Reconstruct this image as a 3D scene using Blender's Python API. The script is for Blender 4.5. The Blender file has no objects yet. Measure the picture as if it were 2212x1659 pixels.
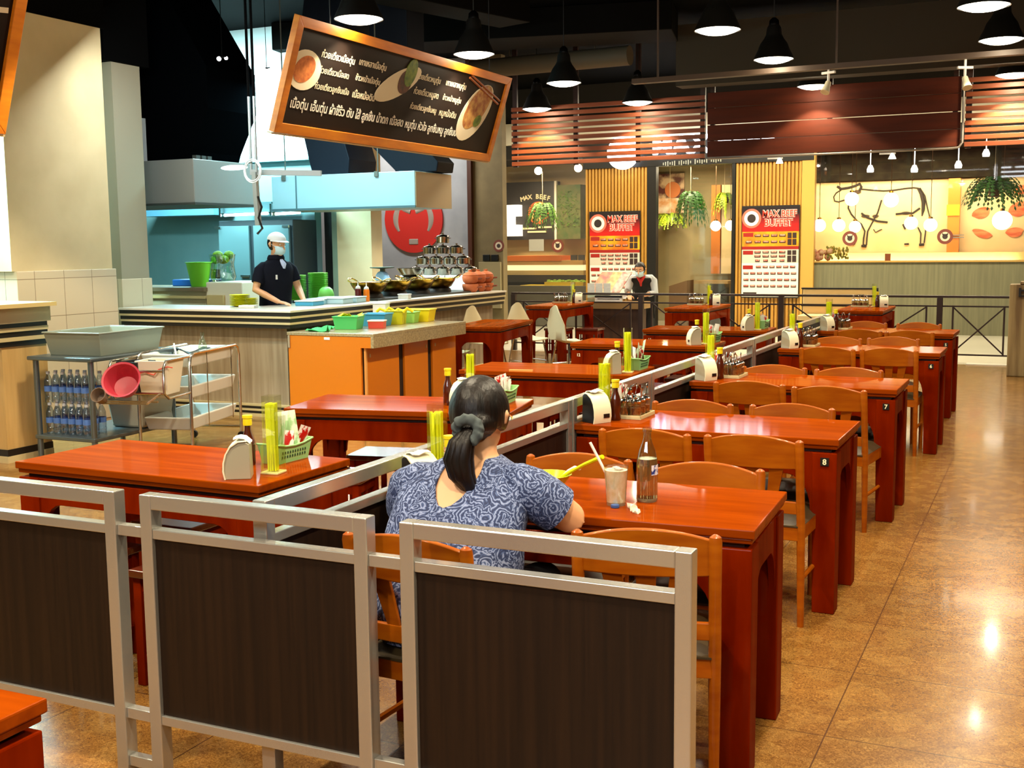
import bpy, bmesh, math, random
from mathutils import Vector, Matrix
from math import sin, cos, pi, radians as R_

random.seed(7)
SC = bpy.context.scene
COL = SC.collection

# ------------------------------------------------------------------ camera
F_PX, YAW, PITCH, ROLL, CAM_H = 2489.476, -0.4382, 0.1197, -0.0111, 1.5644
_f = Vector((sin(YAW) * cos(PITCH), cos(YAW) * cos(PITCH), -sin(PITCH)))
_r = Vector((cos(YAW), -sin(YAW), 0))
_u = _r.cross(_f)
_r, _u = _r * cos(ROLL) + _u * sin(ROLL), -_r * sin(ROLL) + _u * cos(ROLL)
cam_data = bpy.data.cameras.new('camera')
cam = bpy.data.objects.new('camera', cam_data)
COL.objects.link(cam)
cam_data.sensor_fit = 'HORIZONTAL'
cam_data.sensor_width = 36.0
cam_data.lens = F_PX * 36.0 / 2212.0
cam_data.clip_start = 0.05
cam_data.clip_end = 200
_m = Matrix((_r, _u, -_f)).transposed().to_4x4()
_m.translation = (0, 0, CAM_H)
cam.matrix_world = _m
SC.camera = cam

# ------------------------------------------------------------------ world, view, big lights
world = bpy.data.worlds.new('world')
SC.world = world
world.use_nodes = True
world.node_tree.nodes['Background'].inputs[0].default_value = (0.9, 0.8, 0.6, 1)
world.node_tree.nodes['Background'].inputs[1].default_value = 0.03
SC.view_settings.view_transform = 'Standard'
SC.view_settings.look = 'None'
SC.view_settings.gamma = 1.0
SC.view_settings.exposure = 0.18
SC.view_settings.use_curve_mapping = False
SC.render.film_transparent = False
cy = SC.cycles
cy.max_bounces = 7
cy.diffuse_bounces = 3
cy.glossy_bounces = 4
cy.transmission_bounces = 7
cy.transparent_max_bounces = 12
cy.caustics_reflective = False
cy.caustics_refractive = False
cy.sample_clamp_indirect = 4.0
cy.use_denoising = True

WARM = (1.0, 0.85, 0.60)
COOL = (0.50, 0.92, 1.0)


def light(name, kind, loc, power, color, size=0.2, rot=(0, 0, 0), **kw):
    d = bpy.data.lights.new(name, kind)
    d.energy = power
    d.color = color
    if kind == 'AREA':
        d.shape = 'RECTANGLE'
        d.size = size if not isinstance(size, tuple) else size[0]
        d.size_y = size if not isinstance(size, tuple) else size[1]
    else:
        d.shadow_soft_size = size
    for k, v in kw.items():
        setattr(d, k, v)
    o = bpy.data.objects.new(name, d)
    COL.objects.link(o)
    o.location = loc
    o.rotation_euler = rot
    return o


def at(px, py, x=None, y=None, z=None):
    """World point that a pixel of the 2212 x 1659 frame shows on the plane x=, y= or z=."""
    d = _f + _r * ((px - 1106) / F_PX) - _u * ((py - 829.5) / F_PX)
    if x is not None:
        t = x / d.x
    elif y is not None:
        t = y / d.y
    else:
        t = (z - CAM_H) / d.z
    return Vector((0, 0, CAM_H)) + d * t


LAMP_Z = 3.52
LAMP_GRID = [tuple(at(px, py, z=LAMP_Z)) if y is None else tuple(at(px, py, y=y)) for px, py, y in ((775, 42, None), (1024, 118, None), (1218, 180, None), (1160, 236, 15.5), (1377, 222, 15.5), (1550, 66, None),
                                                                     (1671, 129, None), (1758, 187, 15.5), (2125, 14, None), (2163, 87, None), (2190, 162, 15.47))]
# the same lamps carry on over the near tables and behind the camera, above the frame; the one by the column is added
HIDDEN_GRID = [(-5.4, 6.3), (-2.87, 8.5), (-2.87, 6.2), (-0.57, 8.0), (-0.57, 5.8), (-5.4, 4.0), (-2.87, 4.0), (-0.57, 3.6),
               (-2.87, 1.7), (-0.57, 1.4), (1.8, 3.6), (1.8, 8.0), (1.8, 12.4), (-5.4, 1.7), (-6.7, 5.2), (1.8, 1.4), (-0.57, -0.8), (-2.87, -0.8)]
for i, (x, y, z) in enumerate(LAMP_GRID + [(q[0], q[1], LAMP_Z) for q in HIDDEN_GRID]):
    w = 0.7 if x > 1 else 1.0
    if i in (3, 4):
        w = 1.5
    if i == 10:
        w = 3.0
    if x < -6.5 and y < 8:  # unseen lamp off the grid, added to brighten the tiled column
        w = 0.95
    light('pendant_light', 'SPOT', (x, y, z - 0.03), 235 * w, WARM, 0.1, spot_size=R_(114), spot_blend=0.16)
    light('pendant_glow', 'POINT', (x, y, z - 0.05), 12 * w, WARM, 0.05)
light('near_fill_light', 'AREA', (-1.2, -3.0, 3.9), 170, (0.90, 0.95, 1.0), (6.0, 1.0), rot=(R_(25), 0, 0))  # unseen fill added behind the camera so the steel frames shine
# kitchen fluorescents and unseen fills added among them
light('kitchen_tube_light', 'AREA', (-9.3, 10.2, 3.3), 160, COOL, (2.2, 0.3))
light('kitchen_tube_light', 'AREA', (-9.9, 12.0, 3.45), 260, COOL, (1.6, 0.3), rot=(R_(50), 0, 0))
light('kitchen_tube_light', 'AREA', (-7.2, 10.4, 3.3), 80, COOL, (1.2, 0.2))
light('hood_fill', 'AREA', (-7.3, 11.7, 1.98), 55, (0.8, 0.97, 1.0), (1.4, 0.3))  # unseen fill added under the hood to brighten plates and counter
light('counter_fill', 'AREA', (-6.9, 7.9, 3.35), 50, (0.9, 0.98, 1.0), (1.4, 0.2), rot=(R_(38), 0, 0))  # unseen fill added over the counter front for the yellow plates
light('range_fill', 'AREA', (-9.8, 11.9, 1.98), 45, COOL, (1.2, 0.3))  # unseen fill added near the fridge tubes to lift the teal wall
light('logo_wall_fill', 'AREA', (-9.6, 15.2, 3.9), 90, (1.0, 0.97, 0.92), (1.6, 0.3), rot=(R_(25), 0, 0))  # unseen fill added to lift the grey wall behind the logo
light('kitchen_tube_light', 'AREA', (-8.75, 6.9, 3.2), 520, COOL, (0.3, 1.6), rot=(0, R_(-20), 0))
# restaurant beyond the corridor
light('shop_ceiling_light', 'AREA', (-2.6, 22.3, 2.9), 120, (1.0, 0.84, 0.55), (3.4, 0.5), rot=(R_(25), 0, 0))
light('shop_ceiling_light', 'AREA', (-6.2, 21.4, 3.0), 60, (1.0, 0.84, 0.55), (1.0, 0.5))
light('shop_ceiling_light', 'AREA', (-9.4, 21.2, 3.0), 120, (1.0, 0.80, 0.50), (1.6, 0.5))
light('mural_uplight', 'AREA', (-2.4, 22.55, 1.15), 34, (1.0, 0.88, 0.62), (3.6, 0.15), rot=(R_(140), 0, 0))
light('corridor_light', 'AREA', (-3.5, 18.4, 3.9), 440, (1.0, 0.86, 0.60), (7.0, 0.8))
light('corridor_light', 'AREA', (-8.8, 18.0, 3.9), 120, (1.0, 0.86, 0.60), (2.0, 0.8))


# ------------------------------------------------------------------ materials
def lin(c):
    return tuple(((v / 255) / 12.92 if v / 255 <= 0.04045 else ((v / 255 + 0.055) / 1.055) ** 2.4) for v in c) + (1.0,)


MATS = {}


def M(name, rgb=None, rough=0.5, metal=0.0, rgb2=None, nscale=(8, 8, 8), detail=4.0, lo=0.35, hi=0.65, coat=0.0, bump=0.0, trans=0.0,
      alpha=1.0, spec=None, ior=None, emit=None, estr=0.0, sss=0.0):
    if name in MATS:
        return MATS[name]
    m = bpy.data.materials.new(name)
    m.use_nodes = True
    nt = m.node_tree
    b = nt.nodes['Principled BSDF']
    b.inputs['Base Color'].default_value = lin(rgb)
    b.inputs['Roughness'].default_value = rough
    b.inputs['Metallic'].default_value = metal
    b.inputs['Coat Weight'].default_value = coat
    b.inputs['Coat Roughness'].default_value = 0.06
    b.inputs['Transmission Weight'].default_value = trans
    b.inputs['Alpha'].default_value = alpha
    if spec is not None:
        b.inputs['Specular IOR Level'].default_value = spec
    if ior:
        b.inputs['IOR'].default_value = ior
    if emit:
        b.inputs['Emission Color'].default_value = lin(emit)
        b.inputs['Emission Strength'].default_value = estr
    if rgb2 is not None or bump:
        tc = nt.nodes.new('ShaderNodeTexCoord')
        mp = nt.nodes.new('ShaderNodeMapping')
        mp.inputs['Scale'].default_value = nscale
        nz = nt.nodes.new('ShaderNodeTexNoise')
        nz.inputs['Scale'].default_value = 1.0
        nz.inputs['Detail'].default_value = detail
        nt.links.new(tc.outputs['Object'], mp.inputs[0])
        nt.links.new(mp.outputs[0], nz.inputs['Vector'])
        if rgb2 is not None:
            cr = nt.nodes.new('ShaderNodeValToRGB')
            cr.color_ramp.elements[0].position = lo
            cr.color_ramp.elements[1].position = hi
            cr.color_ramp.elements[0].color = lin(rgb)
            cr.color_ramp.elements[1].color = lin(rgb2)
            nt.links.new(nz.outputs['Fac'], cr.inputs[0])
            nt.links.new(cr.outputs[0], b.inputs['Base Color'])
        if bump:
            bp = nt.nodes.new('ShaderNodeBump')
            bp.inputs['Strength'].default_value = bump
            bp.inputs['Distance'].default_value = 0.01
            nt.links.new(nz.outputs['Fac'], bp.inputs['Height'])
            nt.links.new(bp.outputs[0], b.inputs['Normal'])
    MATS[name] = m
    return m


def E(name, rgb, strength):
    if name in MATS:
        return MATS[name]
    m = bpy.data.materials.new(name)
    m.use_nodes = True
    b = m.node_tree.nodes['Principled BSDF']
    b.inputs['Base Color'].default_value = lin(rgb)
    b.inputs['Emission Color'].default_value = lin(rgb)
    b.inputs['Emission Strength'].default_value = strength
    MATS[name] = m
    return m


def glass_mat(name, tint=(255, 255, 255), refl=0.06):
    """Thin clear sheet: mostly straight through, a little mirror."""
    if name in MATS:
        return MATS[name]
    m = bpy.data.materials.new(name)
    m.use_nodes = True
    nt = m.node_tree
    nt.nodes.clear()
    o = nt.nodes.new('ShaderNodeOutputMaterial')
    mx = nt.nodes.new('ShaderNodeMixShader')
    tr = nt.nodes.new('ShaderNodeBsdfTransparent')
    tr.inputs[0].default_value = lin(tint)
    gl = nt.nodes.new('ShaderNodeBsdfGlossy')
    gl.inputs['Roughness'].default_value = 0.03
    lw = nt.nodes.new('ShaderNodeLayerWeight')
    lw.inputs[0].default_value = 0.25
    mul = nt.nodes.new('ShaderNodeMath')
    mul.operation = 'MULTIPLY_ADD'
    mul.inputs[1].default_value = 0.6
    mul.inputs[2].default_value = refl
    nt.links.new(lw.outputs['Facing'], mul.inputs[0])
    nt.links.new(mul.outputs[0], mx.inputs[0])
    nt.links.new(tr.outputs[0], mx.inputs[1])
    nt.links.new(gl.outputs[0], mx.inputs[2])
    nt.links.new(mx.outputs[0], o.inputs[0])
    MATS[name] = m
    return m


# ------------------------------------------------------------------ mesh builder
class MB:
    def __init__(s):
        s.v, s.f, s.mi = [], [], []
        s.cur = 0

    def add(s, vs, fs, M_=None):
        n = len(s.v)
        if M_ is not None:
            vs = [M_ @ Vector(v) for v in vs]
        s.v += [tuple(v) for v in vs]
        s.f += [tuple(i + n for i in f) for f in fs]
        s.mi += [s.cur] * len(fs)
        return s

    def box(s, c, d, rz=0.0, M_=None):
        x, y, z = d[0] / 2, d[1] / 2, d[2] / 2
        T = Matrix.Translation(c) @ Matrix.Rotation(rz, 4, 'Z')
        if M_ is not None:
            T = M_ @ T
        vs = [(-x, -y, -z), (x, -y, -z), (x, y, -z), (-x, y, -z), (-x, -y, z), (x, -y, z), (x, y, z), (-x, y, z)]
        return s.add(vs, [(0, 3, 2, 1), (4, 5, 6, 7), (0, 1, 5, 4), (1, 2, 6, 5), (2, 3, 7, 6), (3, 0, 4, 7)], T)

    def bb(s, x0, x1, y0, y1, z0, z1):
        return s.box(((x0 + x1) / 2, (y0 + y1) / 2, (z0 + z1) / 2), (abs(x1 - x0), abs(y1 - y0), abs(z1 - z0)))

    def bar(s, p, q, w, h=None, up=(0, 0, 1)):
        """Rectangular bar from p to q."""
        p, q = Vector(p), Vector(q)
        h = h or w
        a = (q - p)
        L = a.length
        a.normalize()
        upv = Vector(up)
        if abs(a.dot(upv)) > 0.98:
            upv = Vector((0, 1, 0))
        sd = a.cross(upv).normalized()
        u2 = sd.cross(a)
        T = Matrix((sd, a, u2)).transposed().to_4x4()
        T.translation = (p + q) / 2
        return s.box((0, 0, 0), (w, L, h), 0, T)

    def ring_tube(s, rings, cap=True, closed=False):
        """rings: list of equal-length loops of points."""
        n = len(rings[0])
        vs = [p for r in rings for p in r]
        fs = []
        k = len(rings)
        for i in range(k if closed else k - 1):
            j = (i + 1) % k
            for a in range(n):
                b = (a + 1) % n
                fs.append((i * n + a, i * n + b, j * n + b, j * n + a))
        if cap and not closed:
            fs.append(tuple(range(n - 1, -1, -1)))
            fs.append(tuple((k - 1) * n + a for a in range(n)))
        return s.add(vs, fs)

    def tube(s, path, r, n=8, closed=False, flat=1.0, up=(0, 0, 1)):
        P = [Vector(p) for p in path]
        rs = r if isinstance(r, (list, tuple)) else [r] * len(P)
        rings = []
        nrm = None
        for i, p in enumerate(P):
            if closed:
                t = P[(i + 1) % len(P)] - P[i - 1]
            else:
                t = P[min(i + 1, len(P) - 1)] - P[max(i - 1, 0)]
            t.normalize()
            if nrm is None:
                a = Vector(up)
                if abs(a.dot(t)) > 0.95:
                    a = Vector((1, 0, 0))
                nrm = (a - t * a.dot(t)).normalized()
            else:
                nrm = (nrm - t * nrm.dot(t)).normalized()
            bn = t.cross(nrm)
            rings.append([p + nrm * (cos(2 * pi * k / n) * rs[i]) + bn * (sin(2 * pi * k / n) * rs[i] * flat) for k in range(n)])
        return s.ring_tube(rings, True, closed)

    def loft(s, secs, n=16):
        """secs: (centre, rx, ry, [normal]) with sections in planes; centre path, side axis X kept."""
        rings = []
        P = [Vector(c[0]) for c in secs]
        for i, c in enumerate(secs):
            t = P[min(i + 1, len(P) - 1)] - P[max(i - 1, 0)]
            t.normalize()
            sx = Vector((1, 0, 0)) if len(c) < 4 else Vector(c[3])
            sx = (sx - t * sx.dot(t)).normalized()
            sy = t.cross(sx)
            rings.append([P[i] + sx * (cos(2 * pi * k / n) * c[1]) + sy * (sin(2 * pi * k / n) * c[2]) for k in range(n)])
        return s.ring_tube(rings)

    def lathe(s, prof, c=(0, 0, 0), n=20, M_=None, cap=True):
        T = Matrix.Translation(c)
        if M_ is not None:
            T = M_ @ T
        rings = [[T @ Vector((r * cos(2 * pi * k / n), r * sin(2 * pi * k / n), z)) for k in range(n)] for r, z in prof]
        return s.ring_tube(rings, cap)

    def cyl(s, p, q, r, n=14, r2=None):
        return s.tube([p, q], [r, r if r2 is None else r2], n)

    def ell(s, c, rad, n=14, m=8, M_=None):
        rx, ry, rz = rad if isinstance(rad, (tuple, list)) else (rad,) * 3
        T = Matrix.Translation(c)
        if M_ is not None:
            T = T @ M_
        rings = []
        for i in range(m + 1):
            th = -pi / 2 + pi * i / m
            rr = max(cos(th), 1e-3)
            rings.append([T @ Vector((rx * rr * cos(2 * pi * k / n), ry * rr * sin(2 * pi * k / n), rz * sin(th))) for k in range(n)])
        return s.ring_tube(rings)

    def prism(s, poly, a, b, axis='y', M_=None):
        """2-D polygon (u,v) extruded from a to b along axis; for axis y: u=x v=z; x: u=y v=z; z: u=x v=y."""
        def P(u, v, w):
            return {'y': (u, w, v), 'x': (w, u, v), 'z': (u, v, w)}[axis]
        n = len(poly)
        vs = [P(u, v, a) for u, v in poly] + [P(u, v, b) for u, v in poly]
        fs = [tuple(range(n)), tuple(range(2 * n - 1, n - 1, -1))]
        fs += [((i + 1) % n, i, n + i, n + (i + 1) % n) for i in range(n)]
        return s.add(vs, fs, M_)

    def sheet(s, grid, thick=0.0):
        """grid of points [rows][cols]; gives a sheet of some thickness (along its normal, crude)."""
        r, c = len(grid), len(grid[0])
        g = [[Vector(p) for p in row] for row in grid]
        vs, fs = [], []
        nr = []
        for i in range(r):
            for j in range(c):
                du = g[i][min(j + 1, c - 1)] - g[i][max(j - 1, 0)]
                dv = g[min(i + 1, r - 1)][j] - g[max(i - 1, 0)][j]
                nr.append(du.cross(dv).normalized() if du.cross(dv).length > 1e-12 else Vector((0, 0, 1)))
                vs.append(g[i][j])
        N = r * c
        for i in range(r - 1):
            for j in range(c - 1):
                fs.append((i * c + j, i * c + j + 1, (i + 1) * c + j + 1, (i + 1) * c + j))
        if thick:
            base = list(vs)
            vs += [base[k] - nr[k] * thick for k in range(N)]
            fs += [tuple(N + q for q in reversed(f)) for f in list(fs)]
            edge = [(0, j) for j in range(c)] + [(i, c - 1) for i in range(1, r)] + [(r - 1, j) for j in range(c - 2, -1, -1)] + [(i, 0) for i in range(r - 2, 0, -1)]
            for k in range(len(edge)):
                a = edge[k][0] * c + edge[k][1]
                b = edge[(k + 1) % len(edge)][0] * c + edge[(k + 1) % len(edge)][1]
                fs.append((b, a, N + a, N + b))
        return s.add(vs, fs)

    def mesh(s, m, M_=None):
        return s.add([v.co for v in m.vertices], [tuple(p.vertices) for p in m.polygons], M_)

    def build(s, name, mat, parent=None, smooth=40, bevel=0.0, loc=None, fix=False):
        me = bpy.data.meshes.new(name)
        me.from_pydata([tuple(v) for v in s.v], [], s.f)
        mats = mat if isinstance(mat, (list, tuple)) else [mat]
        for m in mats:
            me.materials.append(m)
        if len(mats) > 1:
            me.polygons.foreach_set('material_index', s.mi)
        bm = bmesh.new()
        bm.from_mesh(me)
        bmesh.ops.recalc_face_normals(bm, faces=bm.faces)
        bm.to_mesh(me)
        bm.free()
        if smooth:
            me.polygons.foreach_set('use_smooth', [True] * len(me.polygons))
            me.set_sharp_from_angle(angle=R_(smooth))
        o = bpy.data.objects.new(name, me)
        COL.objects.link(o)
        if parent is not None:
            o.parent = parent
        if loc is not None:
            o.location = loc
        if bevel:
            md = o.modifiers.new('bevel', 'BEVEL')
            md.width = bevel
            md.segments = 2
            md.limit_method = 'ANGLE'
            md.angle_limit = R_(50)
        return o


def tag(o, label, cat, group=None, kind=None):
    o['label'] = label
    o['category'] = cat
    if group:
        o['group'] = group
    if kind:
        o['kind'] = kind
    return o


def thing(name, label, cat, loc=(0, 0, 0), rz=0.0, group=None):
    o = bpy.data.objects.new(name, None)
    COL.objects.link(o)
    o.empty_display_size = 0.05
    o.location = loc
    o.rotation_euler = (0, 0, rz)
    return tag(o, label, cat, group)


def struct(o):
    o['kind'] = 'structure'
    return o


def dup(src, label, loc, rz=None, group=None, scale=None):
    """A copy of a thing, its parts and their sub-parts."""
    r = src.copy()
    COL.objects.link(r)
    r.location = loc
    if rz is not None:
        r.rotation_euler = (0, 0, rz)
    if scale is not None:
        r.scale = scale if isinstance(scale, tuple) else (scale,) * 3
    r['label'] = label
    if group:
        r['group'] = group
    for ch in list(src.children):
        c = ch.copy()
        COL.objects.link(c)
        c.parent = r
        for g in ch.children:
            d = g.copy()
            COL.objects.link(d)
            d.parent = c
    return r


def text_mesh(s, size=0.1, bold=0.0, depth=0.002, align='CENTER', squash=1.0):
    cu = bpy.data.curves.new('t', 'FONT')
    cu.body = s
    cu.size = size
    cu.offset = bold
    cu.extrude = depth / 2
    cu.align_x = align
    cu.align_y = 'CENTER'
    cu.resolution_u = 2
    ob = bpy.data.objects.new('t', cu)
    COL.objects.link(ob)
    dg = bpy.context.evaluated_depsgraph_get()
    me = bpy.data.meshes.new_from_object(ob.evaluated_get(dg))
    bpy.data.objects.remove(ob)
    bpy.data.curves.remove(cu)
    if squash != 1.0:
        for v in me.vertices:
            v.co.x *= squash
    return me


# text drawn on a wall plane that faces -Y: local x -> +X, local y -> +Z
WALLT = Matrix(((1, 0, 0, 0), (0, 0, -1, 0), (0, 1, 0, 0), (0, 0, 0, 1)))


def wall_text(s, x, y, z, size, bold=0.0, depth=0.004, mirror=False, align='CENTER', squash=1.0, tilt=0.0):
    T = Matrix.Translation((x, y, z)) @ WALLT @ Matrix.Rotation(tilt, 4, 'Z')
    if mirror:
        T = T @ Matrix.Scale(-1, 4, (1, 0, 0))
    mb = MB()
    mb.mesh(text_mesh(s, size, bold, depth, align, squash), T)
    return mb
# ------------------------------------------------------------------ palette
steel = M('brushed_steel', (196, 193, 184), 0.27, 0.78)
chrome = M('chrome', (215, 215, 212), 0.12, 1.0)
hood_m = M('hood_steel', (190, 200, 205), 0.42, 0.75)
laminate = M('dark_laminate', (34, 20, 10), 0.45, 0.0, (23, 13, 7), (55, 55, 1.5), spec=0.25)
redwood = M('red_lacquer', (124, 46, 2), 0.5, 0.0, (142, 58, 4), (2.5, 26, 26), coat=0.3, spec=0.0)
redwood2 = M('red_lacquer_edge', (98, 18, 0), 0.5, 0.0, (120, 30, 1), (12, 12, 2.5), coat=0.12, spec=0.0)
chairwood = M('orange_wood', (150, 70, 4), 0.4, 0.0, (168, 88, 8), (6, 6, 30), coat=0.25, spec=0.15)
cushion_m = M('brown_vinyl', (62, 50, 30), 0.4)
black_m = M('black_paint', (7, 7, 7), 0.6)
soot = M('ceiling_black', (3, 3, 3), 0.9, spec=0.05)
duct_m = M('duct_dark', (9, 8, 6), 0.9, spec=0.1)
beige = M('beige_paint', (212, 192, 148), 0.7, 0, (202, 182, 138), (3, 3, 3))
greywall = M('grey_plaster', (160, 162, 164), 0.75, 0, (142, 145, 148), (2, 2, 2))
olive = M('olive_plaster', (128, 112, 74), 0.75, 0, (112, 98, 64), (3, 3, 3))
teal = M('teal_wall', (120, 150, 148), 0.6, 0, (104, 138, 138), (1.5, 1.5, 1.5))
white_m = M('white_paint', (235, 235, 228), 0.55)
greyl = M('grey_wood_laminate', (150, 132, 106), 0.45, 0, (176, 160, 134), (22, 22, 1.2))
stripe_b = M('beige_band', (205, 188, 140), 0.45)
stripe_k = M('dark_band', (30, 24, 18), 0.4)
orange_m = M('orange_laminate', (212, 118, 8), 0.4, coat=0.2)
granite_b = M('beige_granite', (140, 124, 90), 0.3, 0, (178, 160, 120), (60, 60, 60), coat=0.4)
gold_slat = M('gold_slat', (196, 146, 58), 0.5, 0, (180, 130, 46), (8, 8, 1))
valance_m = M('brown_slat', (104, 46, 12), 0.5, 0, (128, 60, 18), (1.2, 20, 20))
panel_m = M('dark_brown_board', (84, 32, 10), 0.6, 0, (68, 25, 8), (1.2, 10, 10), spec=0.2)
glass = glass_mat('clear_glass')
plastic_clear = glass_mat('clear_plastic', (240, 240, 225), 0.12)
green_m = M('green_plastic', (120, 200, 90), 0.4)
lime = M('lime_plastic', (190, 214, 30), 0.4)
yellow = M('yellow_plastic', (232, 214, 20), 0.4)
cream = M('cream_plastic', (240, 232, 196), 0.4)
whitep = M('white_plastic', (238, 236, 228), 0.4)
blackp = M('black_plastic', (18, 18, 18), 0.35)
blue_m = M('blue_plastic', (60, 150, 190), 0.4)
red_m = M('red_plastic', (206, 40, 24), 0.4)
paper = M('white_paper', (244, 242, 232), 0.8)
skin = M('skin', (222, 164, 118), 0.5)
hair_m = M('black_hair', (13, 8, 6), 0.42, 0, (26, 16, 11), (60, 60, 6), bump=0.4, spec=0.3)
brass = M('brass', (196, 146, 50), 0.22, 1.0, (150, 104, 30), (12, 12, 12))


def granite_floor():
    m = bpy.data.materials.new('granite_floor')
    m.use_nodes = True
    nt = m.node_tree
    b = nt.nodes['Principled BSDF']
    N = nt.nodes.new
    tc = N('ShaderNodeTexCoord')
    n1 = N('ShaderNodeTexNoise')
    n1.inputs['Scale'].default_value = 70
    n1.inputs['Detail'].default_value = 6
    n1.inputs['Distortion'].default_value = 2.2
    cr = N('ShaderNodeValToRGB')
    e = cr.color_ramp.elements
    e[0].position, e[0].color = 0.36, lin((104, 68, 28))
    e[1].position, e[1].color = 0.70, lin((164, 120, 58))
    k = e.new(0.52)
    k.color = lin((132, 90, 38))
    n2 = N('ShaderNodeTexVoronoi')
    n2.feature = 'DISTANCE_TO_EDGE'
    n2.inputs['Scale'].default_value = 44
    n3 = N('ShaderNodeTexNoise')
    n3.inputs['Scale'].default_value = 9
    mixv = N('ShaderNodeMixRGB')
    mixv.inputs[0].default_value = 0.12
    cr2 = N('ShaderNodeValToRGB')
    cr2.color_ramp.elements[0].position = 0.0
    cr2.color_ramp.elements[0].color = (1, 1, 1, 1)
    cr2.color_ramp.elements[1].position = 0.035
    cr2.color_ramp.elements[1].color = (0, 0, 0, 1)
    mul = N('ShaderNodeMath')
    mul.operation = 'MULTIPLY'
    gt = N('ShaderNodeMath')
    gt.operation = 'GREATER_THAN'
    gt.inputs[1].default_value = 0.53
    fl = N('ShaderNodeMixRGB')
    fl.inputs[2].default_value = lin((205, 165, 92))
    br = N('ShaderNodeTexBrick')
    br.offset = 0.0
    br.inputs['Scale'].default_value = 1.0
    br.inputs['Mortar Size'].default_value = 0.0025
    br.inputs['Brick Width'].default_value = 0.6
    br.inputs['Row Height'].default_value = 0.6
    jt = N('ShaderNodeMixRGB')
    jt.inputs[2].default_value = lin((84, 54, 24))
    L = nt.links.new
    for n in (n1, n3, br):
        L(tc.outputs['Object'], n.inputs['Vector'])
    L(tc.outputs['Object'], mixv.inputs[1])
    L(n1.outputs['Color'], mixv.inputs[2])
    L(mixv.outputs[0], n2.inputs['Vector'])
    L(n1.outputs['Fac'], cr.inputs[0])
    L(n2.outputs['Distance'], cr2.inputs[0])
    L(n3.outputs['Fac'], gt.inputs[0])
    L(cr2.outputs[0], mul.inputs[0])
    L(gt.outputs[0], mul.inputs[1])
    L(mul.outputs[0], fl.inputs[0])
    L(cr.outputs[0], fl.inputs[1])
    L(fl.outputs[0], jt.inputs[1])
    L(br.outputs['Fac'], jt.inputs[0])
    L(jt.outputs[0], b.inputs['Base Color'])
    b.inputs['Roughness'].default_value = 0.24
    b.inputs['Coat Weight'].default_value = 0.3
    b.inputs['Coat Roughness'].default_value = 0.08
    return m


# ------------------------------------------------------------------ shell
struct(MB().bb(-16, 8, -5, 15.62, -0.1, 0).build('floor', granite_floor(), smooth=0))
struct(MB().bb(-16, 8, 15.62, 28, -0.1, 0.0).build('floor_corridor', M('pale_tile', (214, 208, 186), 0.3, 0, (204, 198, 176), (1, 1, 1), coat=0.3), smooth=0))
struct(MB().bb(-0.95, 8, 15.56, 15.72, 0, 0.012).build('trim_floor', M('pale_sill', (226, 222, 204), 0.4), smooth=0))
struct(MB().bb(-16, 8, -5, 28, 4.5, 4.6).build('ceiling', soot, smooth=0))
struct(MB().bb(-16, 8, 27.9, 28, 0, 4.5).build('wall_far', black_m, smooth=0))
struct(MB().bb(7.9, 8, -5, 28, 0, 4.5).build('wall_right', M('shop_wall', (90, 70, 45), 0.8), smooth=0))
struct(MB().bb(-16, 8, -5, -4.9, 0, 4.5).build('wall_near', M('near_wall', (206, 198, 180), 0.7), smooth=0))
struct(MB().bb(-9.3, -9.2, 3, 8.6, 0, 4.5).build('wall_left', M('pale_blue_wall', (200, 214, 214), 0.6), smooth=0))

# tiled column by the kitchen
tile_m = M('wall_tile', (206, 190, 158), 0.35)
nt = tile_m.node_tree
br = nt.nodes.new('ShaderNodeTexBrick')
br.offset = 0.0
br.inputs['Scale'].default_value = 1.0
br.inputs['Brick Width'].default_value = 0.33
br.inputs['Row Height'].default_value = 0.33
br.inputs['Mortar Size'].default_value = 0.003
br.inputs['Color1'].default_value = lin((212, 196, 164))
br.inputs['Color2'].default_value = lin((204, 190, 160))
br.inputs['Mortar'].default_value = lin((140, 122, 94))
tcn = nt.nodes.new('ShaderNodeTexCoord')
sp = nt.nodes.new('ShaderNodeSeparateXYZ')
ad = nt.nodes.new('ShaderNodeMath')
ad.operation = 'ADD'
cb = nt.nodes.new('ShaderNodeCombineXYZ')
nt.links.new(tcn.outputs['Object'], sp.inputs[0])
nt.links.new(sp.outputs['X'], ad.inputs[0])
nt.links.new(sp.outputs['Y'], ad.inputs[1])
nt.links.new(ad.outputs[0], cb.inputs['X'])
nt.links.new(sp.outputs['Z'], cb.inputs['Y'])
nt.links.new(cb.outputs[0], br.inputs['Vector'])
nt.links.new(br.outputs['Color'], nt.nodes['Principled BSDF'].inputs['Base Color'])
colm = struct(MB().bb(-8.7, -8.0, 7.42, 8.26, 1.39, 3.58).build('wall_left_column', beige, smooth=0))
struct(MB().bb(-8.7, -7.975, 7.13, 8.285, 0, 1.39).build('trim_tile', tile_m, smooth=0, bevel=0.006))
struct(MB().bb(-8.7, -8.0, 7.10, 7.42, 1.39, 3.57).build('wall_left_column_edge', beige, smooth=0))
struct(MB().bb(-8.75, -7.98, 7.0, 8.3, 3.58, 4.5).build('trim_column_head', soot, smooth=0))
pier = MB()
pier.bb(-8.9, -8.232, 8.62, 9.0, 1.28, 3.35)
struct(pier.build('wall_left_pier', M('pier_paint', (150, 142, 118), 0.7), smooth=0))
struct(MB().bb(-8.9, -8.215, 8.6, 9.02, 0, 1.28).build('trim_pier', tile_m, smooth=0, bevel=0.005))
struct(MB().bb(-8.95, -8.2, 8.5, 9.1, 3.35, 4.5).build('trim_pier_head', soot, smooth=0))

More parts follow.
